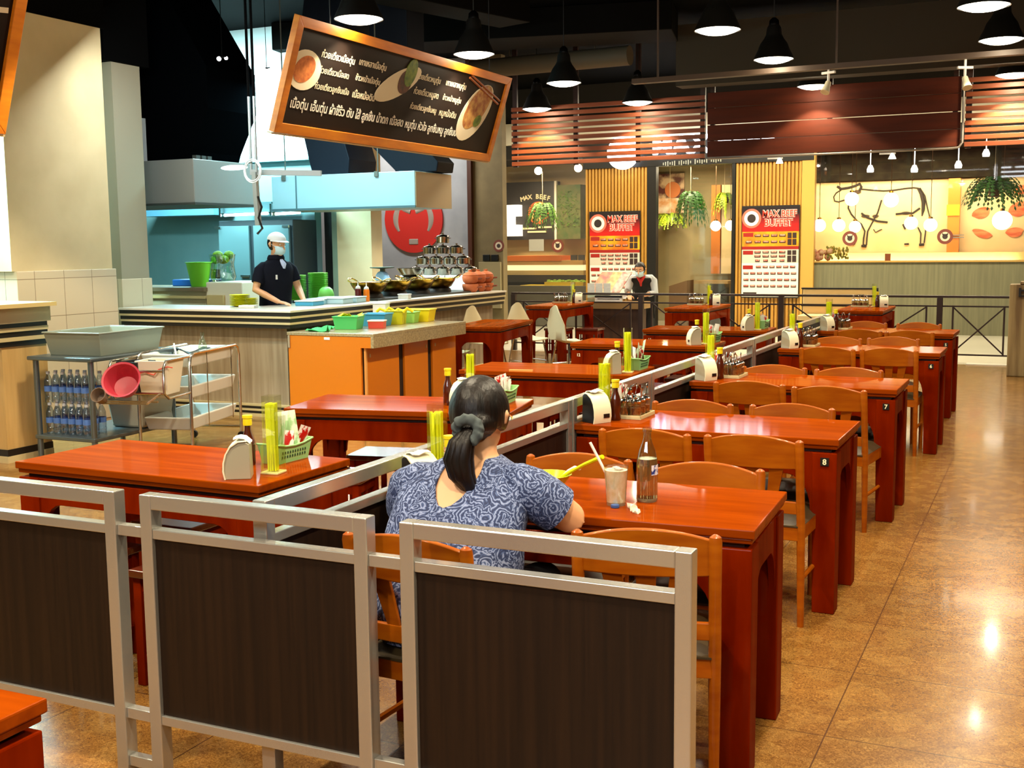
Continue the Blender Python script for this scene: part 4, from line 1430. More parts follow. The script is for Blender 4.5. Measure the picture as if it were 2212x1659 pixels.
def mk_pot():
    t = thing('steel_pot', 'x', 'pot')
    MB().lathe([(0.001, 0), (0.075, 0), (0.082, 0.01), (0.082, 0.075), (0.086, 0.08), (0.078, 0.08), (0.076, 0.012), (0.001, 0.01)], n=22).build('pan', M('pot_steel', (150, 140, 125), 0.18, 1.0), t)
    MB().lathe([(0.086, 0.08), (0.07, 0.098), (0.02, 0.108), (0.012, 0.112), (0.016, 0.13), (0.001, 0.132)], n=22).build('lid', M('pot_steel'), t)
    for s in (-1, 1):
        MB().tube([(s * 0.08, -0.025, 0.06), (s * 0.105, -0.02, 0.062), (s * 0.105, 0.02, 0.062), (s * 0.08, 0.025, 0.06)], 0.005, 6).build('handle', blackp, t)
    return t


pz = 1.20
for row, n in enumerate((5, 4, 3, 1)):
    for k in range(n):
        x = -7.02 + (k - (n - 1) / 2) * 0.195
        nm = {0: 'bottom row', 1: 'second row', 2: 'third row', 3: 'very top'}[row]
        place('pot', mk_pot, f'lidded steel pot in the {nm} of the pot pyramid', 'pot', (x, 12.96 + 0.0 * row, pz + 0.134 * row), 0.3 * k, f'steel pots, {nm}')
sb = MB().lathe([(0.001, 0), (0.08, 0.0), (0.12, 0.03), (0.165, 0.10), (0.17, 0.105), (0.16, 0.10), (0.115, 0.035), (0.001, 0.008)], n=30).build('steel_bowl', M('pot_steel'), loc=(-7.15, 12.35, CZ + 0.19))
tag(sb, 'big steel mixing bowl behind the third wok', 'bowl')
tag(MB().lathe([(0.001, 0), (0.11, 0), (0.12, 0.19), (0.001, 0.19)], n=24).build('stock_pot', M('pot_steel'), loc=(-7.15, 12.35, CZ)), 'plain steel pot that carries the big mixing bowl', 'pot')
clay = M('terracotta', (196, 104, 54), 0.7, 0, (178, 88, 42), (14, 14, 14))
clay2 = M('terracotta_dark', (120, 56, 28), 0.7)


def mk_clay():
    t = thing('clay_pot', 'x', 'pot')
    MB().lathe([(0.001, 0), (0.06, 0), (0.09, 0.03), (0.1, 0.075), (0.096, 0.10), (0.086, 0.10), (0.088, 0.075), (0.001, 0.02)], n=24).build('pot_body', clay, t)
    MB().tube([(0.09, -0.02, 0.06), (0.14, -0.01, 0.066), (0.14, 0.01, 0.066), (0.09, 0.02, 0.06)], 0.01, 6).build('handle', clay2, t)
    return t


def mk_claylid():
    t = thing('clay_cover', 'x', 'pot cover')
    MB().lathe([(0.09, 0), (0.094, 0.006), (0.07, 0.03), (0.025, 0.045), (0.02, 0.05), (0.028, 0.066), (0.001, 0.07)], n=24).build('dome', clay, t)
    return t


for k, (x, y) in enumerate(((-6.40, 12.50), (-6.40, 12.71), (-6.40, 12.92))):
    nm = ('nearest', 'middle', 'farthest')[k]
    place('clay', mk_clay, f'{nm} terracotta pot of the lower row at the counter end', 'pot', (x, y, CZ), 0.2, 'clay pots')
    place('clay', mk_clay, f'{nm} terracotta pot of the upper row at the counter end', 'pot', (x, y, CZ + 0.101), 0.5, 'clay pots')
    place('claylid', mk_claylid, f'{nm} terracotta cover topping the pots at the counter end', 'pot cover', (x, y, CZ + 0.202), 0.5, 'clay covers')
nb = tub('napkin_box', 'white folded notice or box hanging over the counter edge', whitep, (-6.30, 10.75, CZ - 0.0), 0.12, 0.08, 0.05, 0.1, 0.0)

# ------------------------------------------------------------------ kitchen behind
kb = thing('kitchen_bench', 'cream back bench with a shelf edge behind the counter', 'bench')
MB().bb(-9.9, -8.44, 10.1, 10.7, 0, 1.10).build('body', M('bench_beige', (190, 172, 134), 0.5), kb, smooth=0)
MB().bb(-9.95, -8.42, 10.04, 10.75, 1.10, 1.14).build('worktop', M('bench_brown', (120, 100, 70), 0.5), kb, smooth=0)
MB().bb(-9.9, -8.42, 10.05, 10.1, 1.02, 1.05).build('shelf_edge', M('bench_edge', (206, 180, 120), 0.5), kb, smooth=0)
MB().bb(-8.44, -7.95, 10.1, 10.7, 0, 1.2).build('end_block', M('bench_cream', (232, 222, 192), 0.5), kb, smooth=0, bevel=0.01)
MB().bb(-8.40, -8.18, 10.06, 10.1, 0.86, 1.06).build('socket_plate', M('bench_edge'), kb, smooth=0)
bk = thing('green_bucket', 'bright green tapered bucket standing on the kitchen bench', 'bucket', (-8.78, 10.4, 1.14))
MB().lathe([(0.001, 0), (0.088, 0), (0.098, 0.03), (0.142, 0.265), (0.146, 0.27), (0.136, 0.268), (0.09, 0.01), (0.001, 0.008)], n=28).build('shell', M('neon_green', (140, 236, 60), 0.4), bk)
MB().tube([(0.146 * cos(a), 0.146 * sin(a), 0.27) for a in [k * pi / 8 for k in range(16)]], 0.006, 6, closed=True).build('rim', M('neon_green'), bk)
lb = MB()
for k in range(7):
    a = k * 0.9
    lb.ell((0.09 * cos(a) * (k > 0), 0.06 * sin(a) * (k > 0), 0.30 + 0.05 * (k % 2)), (0.065, 0.05, 0.05), 10, 6)
bag = thing('vegetable_bag', 'clear plastic bag of limes and greens behind the green bucket', 'bag', (-8.62, 10.62, 1.14))
lb.build('greens', M('lime_greens', (150, 180, 24), 0.5, 0, (60, 110, 20), (14, 14, 14)), bag)
MB().lathe([(0.11, 0), (0.15, 0.1), (0.13, 0.24), (0.15, 0.36)], n=18, cap=False).build('film', glass_mat('bag_film', (235, 245, 235), 0.25), bag)
tag(MB().bb(-0.24, 0.24, -0.15, 0.15, 0, 0.075).build('blue_tray', M('deep_blue', (30, 90, 160), 0.4), smooth=0, bevel=0.01, loc=(-9.0, 10.62, 1.14)), 'flat blue tray behind the green bucket', 'tray')
tag(MB().bb(-11.2, -10.17, 12.3, 12.95, 0, 0.95).build('steel_range', M('range_dark', (40, 60, 60), 0.4, 0.4), smooth=0, bevel=0.01), 'dark steel range against the teal kitchen wall', 'range')
for (x, y, r, h, lab) in ((-10.35, 12.5, 0.13, 0.33, 'tall dark stock pot on the range'), (-10.95 + 0.2, 12.5, 0.17, 0.13, 'low wide pot left of the tall stock pot')):
    t = thing('stock_pot', lab, 'pot', (x, y, 0.95))
    MB().lathe([(0.001, 0), (r, 0), (r, h), (r + 0.01, h + 0.006), (r - 0.01, h + 0.004), (r - 0.01, 0.02), (0.001, 0.02)], n=26).build('pan', M('pot_dark', (70, 74, 74), 0.2, 1.0), t)
    for s in (-1, 1):
        MB().tube([(s * r, -0.04, h * .8), (s * (r + 0.04), -0.03, h * .8), (s * (r + 0.04), 0.03, h * .8), (s * r, 0.04, h * .8)], 0.007, 6).build('handle', M('pot_dark'), t)
fr = thing('steel_fridge', 'tall dark teal two-door fridge behind the cook', 'fridge')
fm = M('fridge_teal', (84, 112, 114), 0.4, 0.3)
MB().bb(-10.12, -8.92, 12.42, 12.95, 0.1, 1.93).build('carcass', M('fridge_dark', (30, 42, 46), 0.5), fr, smooth=0, bevel=0.01)
for x0, x1, hx in ((-10.10, -9.60, -9.63), (-9.53, -8.96, -9.50)):
    d = MB().bb(x0, x1, 12.38, 12.42, 0.14, 1.86).build('door', fm, fr, smooth=0, bevel=0.008)
    MB().box((hx + (0.04 if x0 > -9.6 else -0.04), 12.365, 1.20), (0.14, 0.03, 0.03)).build('handle', chrome, d, smooth=0, bevel=0.004)
for x in (-10.13 + 0.03, -9.0):
    MB().box((x, 12.37, 1.84), (0.10, 0.02, 0.03)).build('hinge', chrome, fr, smooth=0)
for x0, x1, lab in ((-9.92, -9.22, 'white fluorescent tube above the fridge, left of the service pole'), (-9.10, -8.72, 'short fluorescent tube above the fridge, right of the service pole')):
    t = thing('fluorescent_tube', lab, 'light', group='kitchen tubes')
    MB().cyl((x0, 12.3, 2.0), (x1, 12.3, 2.01), 0.018, 12).build('tube', E('tube_glow', (190, 245, 255), 10.0), t)
    MB().bb(x0 - 0.05, x1 + 0.03, 12.34, 12.9, 2.03, 2.16).build('housing', M('housing_teal', (90, 124, 128), 0.5), t, smooth=0)
    MB().bb(x0 - 0.06, x0 - 0.03, 12.26, 12.34, 1.98, 2.13).build('end_bracket', chrome, t, smooth=0)
tag(MB().bb(-11.6, -10.3, 12.55, 12.98, 2.02, 2.13).build('wall_shelf', M('shelf_blue', (110, 170, 196), 0.5), smooth=0), 'pale blue wall shelf over the range', 'shelf')

# hoods and their ducts
h1 = thing('extractor_hood', 'wide pale blue steel hood hanging over the woks', 'hood')
MB().bb(-8.40, -6.46, 11.30, 12.16, 2.0, 2.40).build('canopy', M('hood_blue', (176, 208, 216), 0.4, 0.35), h1, smooth=0, bevel=0.006)
MB().bb(-6.466, -6.452, 11.31, 12.15, 2.0, 2.39).build('end_panel', M('hood_beige', (190, 176, 144), 0.45, 0.2), h1, smooth=0)
MB().bb(-8.42, -6.45, 11.285, 11.30, 1.995, 2.02).build('gutter', M('hood_gutter', (90, 120, 126), 0.4, 0.4), h1, smooth=0)
MB().bb(-8.06, -8.045, 11.294, 11.30, 2.02, 2.40).build('seam', M('hood_gutter'), h1, smooth=0)
for x in (-8.22, -6.95):
    MB().cyl((x, 11.33, 2.38), (x, 11.33, 4.5), 0.008, 6).box((x, 11.29, 2.38), (0.05, 0.02, 0.06)).build('hanger_rod', M('rod_grey', (120, 120, 110), 0.4, 0.6), h1)
bd = M('duct_blueblack', (9, 15, 26), 0.6, spec=0.2)
d1 = MB()
d1.ring_tube([[(-7.95, 11.5, 2.41), (-7.46, 11.5, 2.41), (-7.46, 12.1, 2.41), (-7.95, 12.1, 2.41)], [(-7.98, 11.5, 2.5), (-7.44, 11.5, 2.58), (-7.44, 12.1, 2.58), (-7.98, 12.1, 2.5)],
              [(-8.06, 11.5, 2.84), (-7.50, 11.5, 2.78), (-7.50, 12.1, 2.78), (-8.06, 12.1, 2.84)], [(-8.2, 11.5, 3.2), (-7.55, 11.5, 3.2), (-7.55, 12.1, 3.2), (-8.2, 12.1, 3.2)], [(-8.0, 11.5, 4.45), (-7.4, 11.5, 4.45), (-7.4, 12.1, 4.45), (-8.0, 12.1, 4.45)]])
tag(d1.build('exhaust_duct', bd, smooth=0, bevel=0.01), 'black bent exhaust duct rising from the left half of the pale blue hood', 'duct')
d2 = MB()
d2.ring_tube([[(-6.95, 11.7, 2.41), (-6.40, 11.7, 2.41), (-6.40, 12.1, 2.41), (-6.95, 12.1, 2.41)], [(-6.95, 11.7, 2.44), (-6.38, 11.7, 2.52), (-6.38, 12.1, 2.52), (-6.95, 12.1, 2.44)],
              [(-7.25, 11.7, 2.72), (-6.75, 11.7, 2.90), (-6.75, 12.1, 2.90), (-7.25, 12.1, 2.72)], [(-7.25, 11.7, 4.4), (-6.75, 11.7, 4.4), (-6.75, 12.1, 4.4), (-7.25, 12.1, 4.4)]])
tag(d2.build('exhaust_duct', bd, smooth=0, bevel=0.01), 'dark blue bent exhaust duct over the right end of the pale blue hood', 'duct')
h2 = thing('extractor_hood', 'grey steel box hood at the left, above the kitchen bench', 'hood')
MB().bb(-9.5, -7.9, 9.34, 10.36, 2.03, 2.47).build('canopy', M('hood_grey', (150, 150, 144), 0.4, 0.5), h2, smooth=0, bevel=0.006)
MB().bb(-9.52, -7.88, 9.32, 10.38, 2.01, 2.03).build('gutter', M('hood_dark', (50, 56, 52), 0.5), h2, smooth=0)
for k in range(3):
    MB().box((-7.95 - 0.0, 9.45 + 0.09 * k, 2.49), (0.05, 0.06, 0.04)).build('latch', M('hood_dark'), h2, smooth=0)
bx = MB()
bx.ring_tube([[(-9.6, 9.5, 2.48), (-8.08, 9.5, 2.48), (-8.08, 10.3, 2.48), (-9.6, 10.3, 2.48)], [(-9.6, 9.5, 2.6), (-8.05, 9.5, 2.56), (-8.05, 10.3, 2.56), (-9.6, 10.3, 2.6)],
              [(-9.6, 9.5, 3.1), (-7.82, 9.5, 2.98), (-7.82, 10.3, 2.98), (-9.6, 10.3, 3.1)], [(-9.6, 9.5, 3.5), (-7.82, 9.5, 3.4), (-7.82, 10.3, 3.4), (-9.6, 10.3, 3.5)], [(-9.6, 9.5, 4.45), (-8.5, 9.5, 4.45), (-8.5, 10.3, 4.45), (-9.6, 10.3, 4.45)]])
tag(bx.build('exhaust_duct', M('duct_black', (3, 4, 5), 1.0, spec=0.0), smooth=0, bevel=0.01), 'massive black duct above the grey box hood', 'duct')
tag(MB().bb(-8.80, -8.64, 9.26, 9.5, 2.47, 2.92).build('vent_plate', M('vent_grey', (190, 200, 200), 0.5), smooth=0, loc=(0, 0, 0)), 'small pale grey vent panel beside the tiled pier top', 'panel')
# service poles with cables
spm = M('pole_grey', (176, 186, 186), 0.35, 0.6)
po = thing('service_pole', 'pair of thin metal conduits with a looped cable dropping beside the cook', 'pole')
for dx in (0, 0.06):
    MB().cyl((-6.92 + dx, 9.0, 2.98), (-6.92 + dx, 9.0, 2.28), 0.013, 8).build('conduit', spm, po)
    MB().cyl((-6.92 + dx, 9.0, 4.5), (-6.92 + dx, 9.0, 2.98), 0.013, 8).build('shaded_conduit', soot, po)  # upper length blackened: the dark up there is put into its colour
MB().bar((-6.93, 9.0, 2.28), (-6.3, 9.25, 2.26), 0.05, 0.05).build('cross_arm', spm, po, smooth=0)
MB().bar((-6.88, 9.0, 2.28), (-6.86, 9.0, 1.78), 0.045, 0.045).build('drop_bar', spm, po, smooth=0)
cbm = M('cable_white', (220, 225, 222), 0.4)
lp = MB()
for r in (0.10, 0.085):
    lp.tube([(-6.89 + r * cos(a), 9.0 - 0.02, 2.29 + r * 1.1 * sin(a)) for a in [k * pi / 8 for k in range(16)]], 0.007, 6, closed=True)
lp.build('cable_loop', cbm, po)
MB().tube([(-6.84, 8.98, 2.05), (-6.80, 8.98, 1.95), (-6.84, 8.98, 1.85), (-6.80, 8.98, 1.75), (-6.86, 8.98, 1.70)], 0.012, 6).build('cable', blackp, po)
tag(MB().ell((0, 0, 0), (0.16, 0.05, 0.025), 14, 8).build('cage_light', E('tube_soft', (220, 250, 255), 2.5), loc=(-7.12, 9.0, 2.33)), 'glowing oval lamp beside the cable loop', 'light')

# red round logo on the grey wall
lg = thing('round_logo', 'red round bull logo on the grey wall, half hidden by the hood', 'sign')
c = at(895, 474, y=16.5)
R0 = 0.54
LY = 16.495
MB().lathe([(0.001, 0), (R0, 0), (R0, 0.03), (0.001, 0.03)], n=48, M_=Matrix.Translation((c.x, LY, c.z)) @ Matrix.Rotation(R_(90), 4, 'X')).build('disc', M('logo_red', (190, 34, 22), 0.6), lg)
gy = M('logo_grey', (150, 138, 126), 0.6)
for (a0, a1) in ((130, 215), (-35, 50)):
    arc = [(c.x + 0.33 * cos(R_(a0 + (a1 - a0) * k / 12)), 16.465, c.z + 0.33 * sin(R_(a0 + (a1 - a0) * k / 12))) for k in range(13)]
    MB().tube(arc, [0.02 + 0.03 * sin(pi * k / 12) for k in range(13)], 6, flat=0.3, up=(0, 0, 1)).build('horn_arc', gy, lg)
MB().box((c.x, 16.465, c.z - 0.36), (0.17, 0.02, 0.09)).build('mark', gy, lg, smooth=0, bevel=0.02)
for s_ in (-1, 1):
    MB().tube([(c.x + s_ * 0.05, 16.466, c.z + 0.12), (c.x + s_ * 0.18, 16.466, c.z + 0.16), (c.x + s_ * 0.22, 16.466, c.z + 0.26)], [0.04, 0.03, 0.008], 6, flat=0.4, up=(0, 0, 1)).build('horn', gy, lg)
sw = thing('switch_panel', 'grey service cabinet with two black switches on the olive wall', 'panel')
a_, b_ = at(1036, 566, y=16.48), at(1086, 625, y=16.48)
MB().bb(a_.x, b_.x - 0.02, 16.44, 16.5, b_.z - 0.3, a_.z).build('door', M('panel_olive', (140, 128, 92), 0.6), sw, smooth=0, bevel=0.004)
for px in (1051, 1069):
    q = at(px, 557, y=16.48)
    MB().box((q.x, 16.48, q.z), (0.115, 0.04, 0.10)).build('switch', blackp, sw, smooth=0, bevel=0.004)
# plastic chairs past the counter
pcm = M('chair_cream', (206, 190, 150), 0.5)


def mk_pchair():
    t = thing('shell_chair', 'x', 'chair')
    g = []
    for i in range(8):
        v = i / 7
        row = []
        for j in range(9):
            u = -1 + j / 4
            w = 0.17 * (1 - 0.6 * max(0, v - 0.72) / 0.28 * 0.9) if v > 0.5 else 0.165
            if v < 0.4:
                row.append((u * w, -0.19 + 0.36 * v / 0.4, 0.45 - 0.02 * (1 - u * u)))
            else:
                q = (v - 0.4) / 0.6
                row.append((u * w, 0.17 + 0.06 * q + 0.02 * u * u, 0.45 + 0.42 * q - 0.05 * u * u * q))
        g.append(row)
    MB().sheet(g, 0.012).build('seat_shell', pcm, t, smooth=60)
    for sx in (-1, 1):
        for sy in (-1, 1):
            MB().cyl((sx * 0.13, sy * 0.13, 0.43), (sx * 0.19, sy * 0.19, 0), 0.011, 8).build('leg', chrome, t)
        MB().cyl((sx * 0.165, -0.165, 0.17), (sx * 0.165, 0.165, 0.17), 0.008, 6).build('stretcher', chrome, t)
    return t


for (x, y, rz, lab) in ((-5.95, 12.0, 1.2, 'cream shell chair behind the counter-side table, nearer one'), (-5.75, 12.75, 1.0, 'cream shell chair behind the counter-side table, farther one'),
                        (-5.10, 12.55, 2.6, 'shell chair with chrome legs showing under the counter-side table'), (-5.85, 10.85, 1.4, 'cream shell chair seen under the counter-side table by the cabinet')):
    place('pchair', mk_pchair, lab, 'chair', (x, y, 0), rz, 'cream shell chairs')

# ------------------------------------------------------------------ steel rack with water packs
rk = thing('steel_rack', 'steel two-level rack with bottled water under it, before the tiled column', 'rack', (-6.86, 6.17, 0), 0.02)
RW, RD, RH = 0.62, 0.95, 0.79
rs = M('rack_steel', (120, 132, 136), 0.35, 0.8)
MB().bb(0, RW, 0, RD, RH - 0.03, RH).build('top_shelf', rs, rk, smooth=0, bevel=0.008)
MB().bb(0.02, RW - 0.02, 0.02, RD - 0.02, 0.17, 0.20).build('lower_shelf', rs, rk, smooth=0, bevel=0.006)
for x in (0.045, RW - 0.045):
    for y in (0.045, RD - 0.045):
        MB().cyl((x, y, 0), (x, y, RH - 0.03), 0.022, 10).build('leg', rs, rk)
tub('grey_tub', 'long grey plastic tub standing on top of the steel rack', M('tub_grey', (138, 146, 132), 0.45), (-6.54, 6.64, RH), 0.52, 0.72, 0.17, 0.06, 0.10)
wbm = glass_mat('water_bottle_plastic', (225, 235, 245), 0.14)


def mk_wb():
    t = thing('water_bottle', 'x', 'bottle')
    MB().lathe([(0.028, 0), (0.031, 0.006), (0.031, 0.05), (0.029, 0.055), (0.031, 0.06), (0.031, 0.16), (0.02, 0.195), (0.012, 0.21), (0.012, 0.218)], n=10, cap=False).build('bottle_wall', wbm, t)
    MB().lathe([(0.032, 0.085), (0.032, 0.125)], n=10, cap=False).build('label_band', M('label_blue', (84, 126, 204), 0.4), t)
    MB().lathe([(0.001, 0.216), (0.0145, 0.216), (0.0145, 0.234), (0.001, 0.234)], n=10).build('cap', M('cap_white', (220, 228, 240), 0.4), t)
    return t


for lv, nm in ((0, 'lower'), (1, 'upper')):
    for i in range(6):
        for j in range(3):
            p = rk.matrix_basis @ Vector((0.10 + 0.072 * i, 0.10 + 0.075 * j, 0.2005 + 0.236 * lv))
            place('wb', mk_wb, f'clear water bottle with a blue band in the {nm} pack on the steel rack', 'bottle', p, 0, f'water bottles, {nm} pack')
bn = thing('storage_bin', 'white bin with a lime lid on the lower shelf of the steel rack', 'bin', (-6.44, 6.88, 0.20), 0.05)
MB().ring_tube([[(sx * w, sy * w * 1.1, z) for sx, sy in ((-1, -1), (1, -1), (1, 1), (-1, 1))] for w, z in ((0.15, 0), (0.18, 0.27))]).build('shell', M('bin_white', (206, 200, 178), 0.45), bn, smooth=0, bevel=0.02)
MB().box((0, 0, 0.285), (0.38, 0.42, 0.035)).build('lid', M('lid_lime', (186, 200, 40), 0.4), bn, smooth=0, bevel=0.01)

# ------------------------------------------------------------------ trolley
tr = thing('clearing_trolley', 'chrome tube trolley with three plastic trays beside the counter', 'trolley', (-6.13, 7.11, 0), 0.26)
tm = M('trolley_chrome', (205, 196, 178), 0.2, 1.0)
for sx in (-1, 1):
    MB().tube([(sx * 0.21, -0.45, 0.06), (sx * 0.21, -0.45, 0.70), (sx * 0.21, -0.43, 0.76), (sx * 0.21, -0.38, 0.785), (sx * 0.21, 0.38, 0.785), (sx * 0.21, 0.43, 0.76), (sx * 0.21, 0.45, 0.70), (sx * 0.21, 0.45, 0.06)], 0.0125, 8).build('side_frame', tm, tr)
MB().cyl((-0.21, -0.45, 0.10), (0.21, -0.45, 0.10), 0.01, 8).build('cross_bar', tm, tr)
MB().cyl((-0.21, 0.45, 0.10), (0.21, 0.45, 0.10), 0.01, 8).build('cross_bar', tm, tr)
for sx in (-1, 1):
    for sy in (-1, 1):
        MB().lathe([(0.001, -0.012), (0.03, -0.012), (0.03, 0.012), (0.001, 0.012)], n=14, M_=Matrix.Translation((sx * 0.21, sy * 0.45, 0.03)) @ Matrix.Rotation(R_(90), 4, 'X')).build('castor', blackp, tr)
trm = M('tray_white', (214, 220, 214), 0.4)
for z, m in ((0.20, trm), (0.44, trm), (0.68, trm)):
    w, d, h = 0.195, 0.42, 0.10
    b = MB()
    b.ring_tube([[(sx * w * .9, sy * d * .93, z) for sx, sy in ((-1, -1), (1, -1), (1, 1), (-1, 1))], [(sx * w, sy * d, z + h) for sx, sy in ((-1, -1), (1, -1), (1, 1), (-1, 1))],
                 [(sx * (w - .02), sy * (d - .02), z + h) for sx, sy in ((-1, -1), (1, -1), (1, 1), (-1, 1))], [(sx * (w * .9 - .015), sy * (d * .93 - .015), z + 0.008) for sx, sy in ((-1, -1), (1, -1), (1, 1), (-1, 1))]])
    b.build('tray', m, tr, smooth=0, bevel=0.012)
for sy in (-0.15, 0.3):
    MB().cyl((0.21, sy, 0.785), (0.21, sy, 0.20), 0.005, 6).build('wire', tm, tr)
side = MB()
side.tube([(-0.21, -0.45, 0.50), (-0.21, -0.80, 0.50), (-0.21, -0.86, 0.54), (-0.21, -0.86, 0.72), (-0.21, -0.82, 0.77), (-0.21, -0.45, 0.77)], 0.010, 8)
side.tube([(0.21, -0.45, 0.50), (0.21, -0.80, 0.50), (0.21, -0.86, 0.54), (0.21, -0.86, 0.72), (0.21, -0.82, 0.77), (0.21, -0.45, 0.77)], 0.010, 8)
side.tube([(-0.21, -0.86, 0.70), (0.21, -0.86, 0.70)], 0.010, 8)
side.tube([(-0.21, -0.86, 0.54), (0.21, -0.86, 0.54)], 0.010, 8)
side.build('holder_frame', tm, tr)


def trp(x, y, z):
    return tr.matrix_basis @ Vector((x, y, z))


p = trp(0.07, -0.64, 0.515)
wbk = thing('white_bucket', 'white tapered bucket with a red string hung in the trolley end', 'bucket', p, 0.26)
MB().ring_tube([[(sx * w, sy * w * 1.0, z) for sx, sy in ((-1, -1), (1, -1), (1, 1), (-1, 1))] for w, z in ((0.10, 0), (0.13, 0.25), (0.122, 0.25), (0.094, 0.006))]).build('shell', M('bucket_white', (232, 226, 204), 0.45), wbk, smooth=0, bevel=0.015)
MB().tube([(-0.13, -0.128, 0.15), (-0.05, -0.132, 0.17), (0.02, -0.132, 0.15), (0.06, -0.134, 0.19), (0.13, -0.135, 0.21), (0.15, -0.10, 0.20)], 0.004, 6).build('red_string', M('string_red', (226, 70, 50), 0.6), wbk)
p = trp(-0.105, -0.66, 0.515)
tag(MB().ring_tube([[(sx * w, sy * w, z) for sx, sy in ((-1, -1), (1, -1), (1, 1), (-1, 1))] for w, z in ((0.08, 0), (0.10, 0.24), (0.092, 0.24), (0.074, 0.006))]).build('black_bin', M('bin_black', (26, 26, 28), 0.45), smooth=0, bevel=0.012, loc=p), 'square black bin lined with a dark bag behind the white bucket', 'bin')
pk = thing('pink_basin', 'pink plastic basin with a hole tipped on its side at the trolley end', 'basin', trp(-0.05, -1.0, 0.50), 0.26)
pk.scale = (0.88, 0.88, 0.88)
MB().lathe([(0.001, 0), (0.09, 0.0), (0.10, 0.02), (0.145, 0.15), (0.155, 0.16), (0.14, 0.155), (0.092, 0.02), (0.001, 0.012)], n=28, M_=Matrix.Translation((0.0, 0.10, 0.10)) @ Matrix.Rotation(R_(58), 4, 'X') @ Matrix.Rotation(R_(10), 4, 'Y')).build('shell', M('pink_plastic', (184, 52, 68), 0.45), pk)
gw = thing('scoop', 'grey translucent cup in front of the pink basin', 'cup', trp(-0.15, -1.08, 0.50), 0.3)
MB().lathe([(0.04, 0), (0.055, 0.08), (0.05, 0.08), (0.035, 0.006), (0.001, 0.006)], n=18, M_=Matrix.Rotation(R_(60), 4, 'X') @ Matrix.Translation((0, 0.03, 0.0))).build('shell', M('smoke_plastic', (120, 100, 84), 0.3), gw)
MB().bar((-0.18, -1.06, 0.495), (0.18, -1.06, 0.495), 0.012).bar((-0.18, -1.06, 0.495), (-0.18, -0.86, 0.54), 0.012).bar((0.18, -1.06, 0.495), (0.18, -0.86, 0.54), 0.012).bar((-0.21, -0.96, 0.495), (0.21, -0.96, 0.495), 0.012).build('basin_shelf', tm, tr, smooth=0)
gbt = thing('glass_bottle', 'empty clear glass bottle standing on the trolley top', 'bottle', trp(0.12, -0.02, 0.688))
MB().lathe([(0.03, 0.0), (0.033, 0.006), (0.033, 0.12), (0.025, 0.16), (0.013, 0.2), (0.013, 0.23)], n=18, cap=False).build('glass_wall', glass_mat('bottle_glass'), gbt)
tag(MB().tube([(0, 0, 0), (-0.03, 0.0, 0.16)], 0.007, 8).build('straw', whitep, loc=trp(0.02, -0.25, 0.69)), 'white straw sticking up from the trolley top tray', 'straw')
blt = MB()
for k in range(5):
    blt.sheet([[(-0.12 + 0.08 * j + 0.02 * k, -0.06 + 0.05 * i + 0.03 * k, 0.10 + 0.03 * sin(i + j * 1.4 + k)) for j in range(4)] for i in range(3)], 0.004)
tag(blt.build('black_bag', M('bag_black', (16, 16, 18), 0.35), loc=trp(-0.06, 0.05, 0.66)), 'crumpled black bag lying in the trolley top tray', 'bag')

# cabinet at the far left edge
lc = thing('side_counter', 'pale wooden counter end with a striped edge at the far left', 'counter')
p = at(28, 1000, z=0)
X = p.x
Yc = p.y
MB().bb(X - 1.2, X - 0.02, Yc - 0.02, Yc + 0.4, 0.10, 0.86).build('body', M('pale_oak', (214, 176, 112), 0.45, 0, (196, 158, 96), (14, 14, 1.5)), lc, smooth=0)
MB().bb(X - 1.2, X - 0.005, Yc - 0.035, Yc + 0.4, 0.0, 0.05).build('plinth_band', stripe_b, lc, smooth=0)
MB().bb(X - 1.2, X - 0.01, Yc - 0.03, Yc + 0.4, 0.05, 0.10).build('plinth_band', stripe_k, lc, smooth=0)
for z0, z1, o, m in ((0.86, 0.90, 0.04, stripe_k), (0.90, 0.93, 0.055, stripe_b), (0.93, 0.97, 0.05, stripe_k), (0.97, 1.0, 0.06, stripe_b), (1.0, 1.035, 0.05, stripe_k), (1.035, 1.15, 0.09, M('bench_beige')), (1.15, 1.18, 0.16, M('bench_edge'))):
    MB().bb(X - 1.2, X - 0.05 + o, Yc - 0.02 - o, Yc + 0.4, z0, z1).build('edge_band', m, lc, smooth=0)
# ------------------------------------------------------------------ hanging menu board (leans, runs along the counter)
SX = -5.95
SU, SV = Vector((0, 1, 0)), Vector((0.309, 0, 0.951)).normalized()
SN = SU.cross(SV)
SO = at(590, 285, x=SX)


def on_sign(px, py, lift=0.0):
    d = _f + _r * ((px - 1106) / F_PX) - _u * ((py - 829.5) / F_PX)
    o = Vector((0, 0, CAM_H))
    t = (SO - o).dot(SN) / d.dot(SN)
    return o + d * t + SN * lift


SL = (on_sign(1057, 347) - SO).dot(SU)
SH = (on_sign(640, 30) - SO).dot(SV)


def SM(u, v, lift):
    T = Matrix((SU, SV, SN)).transposed().to_4x4()
    T.translation = SO + SU * u + SV * v + SN * lift
    return T


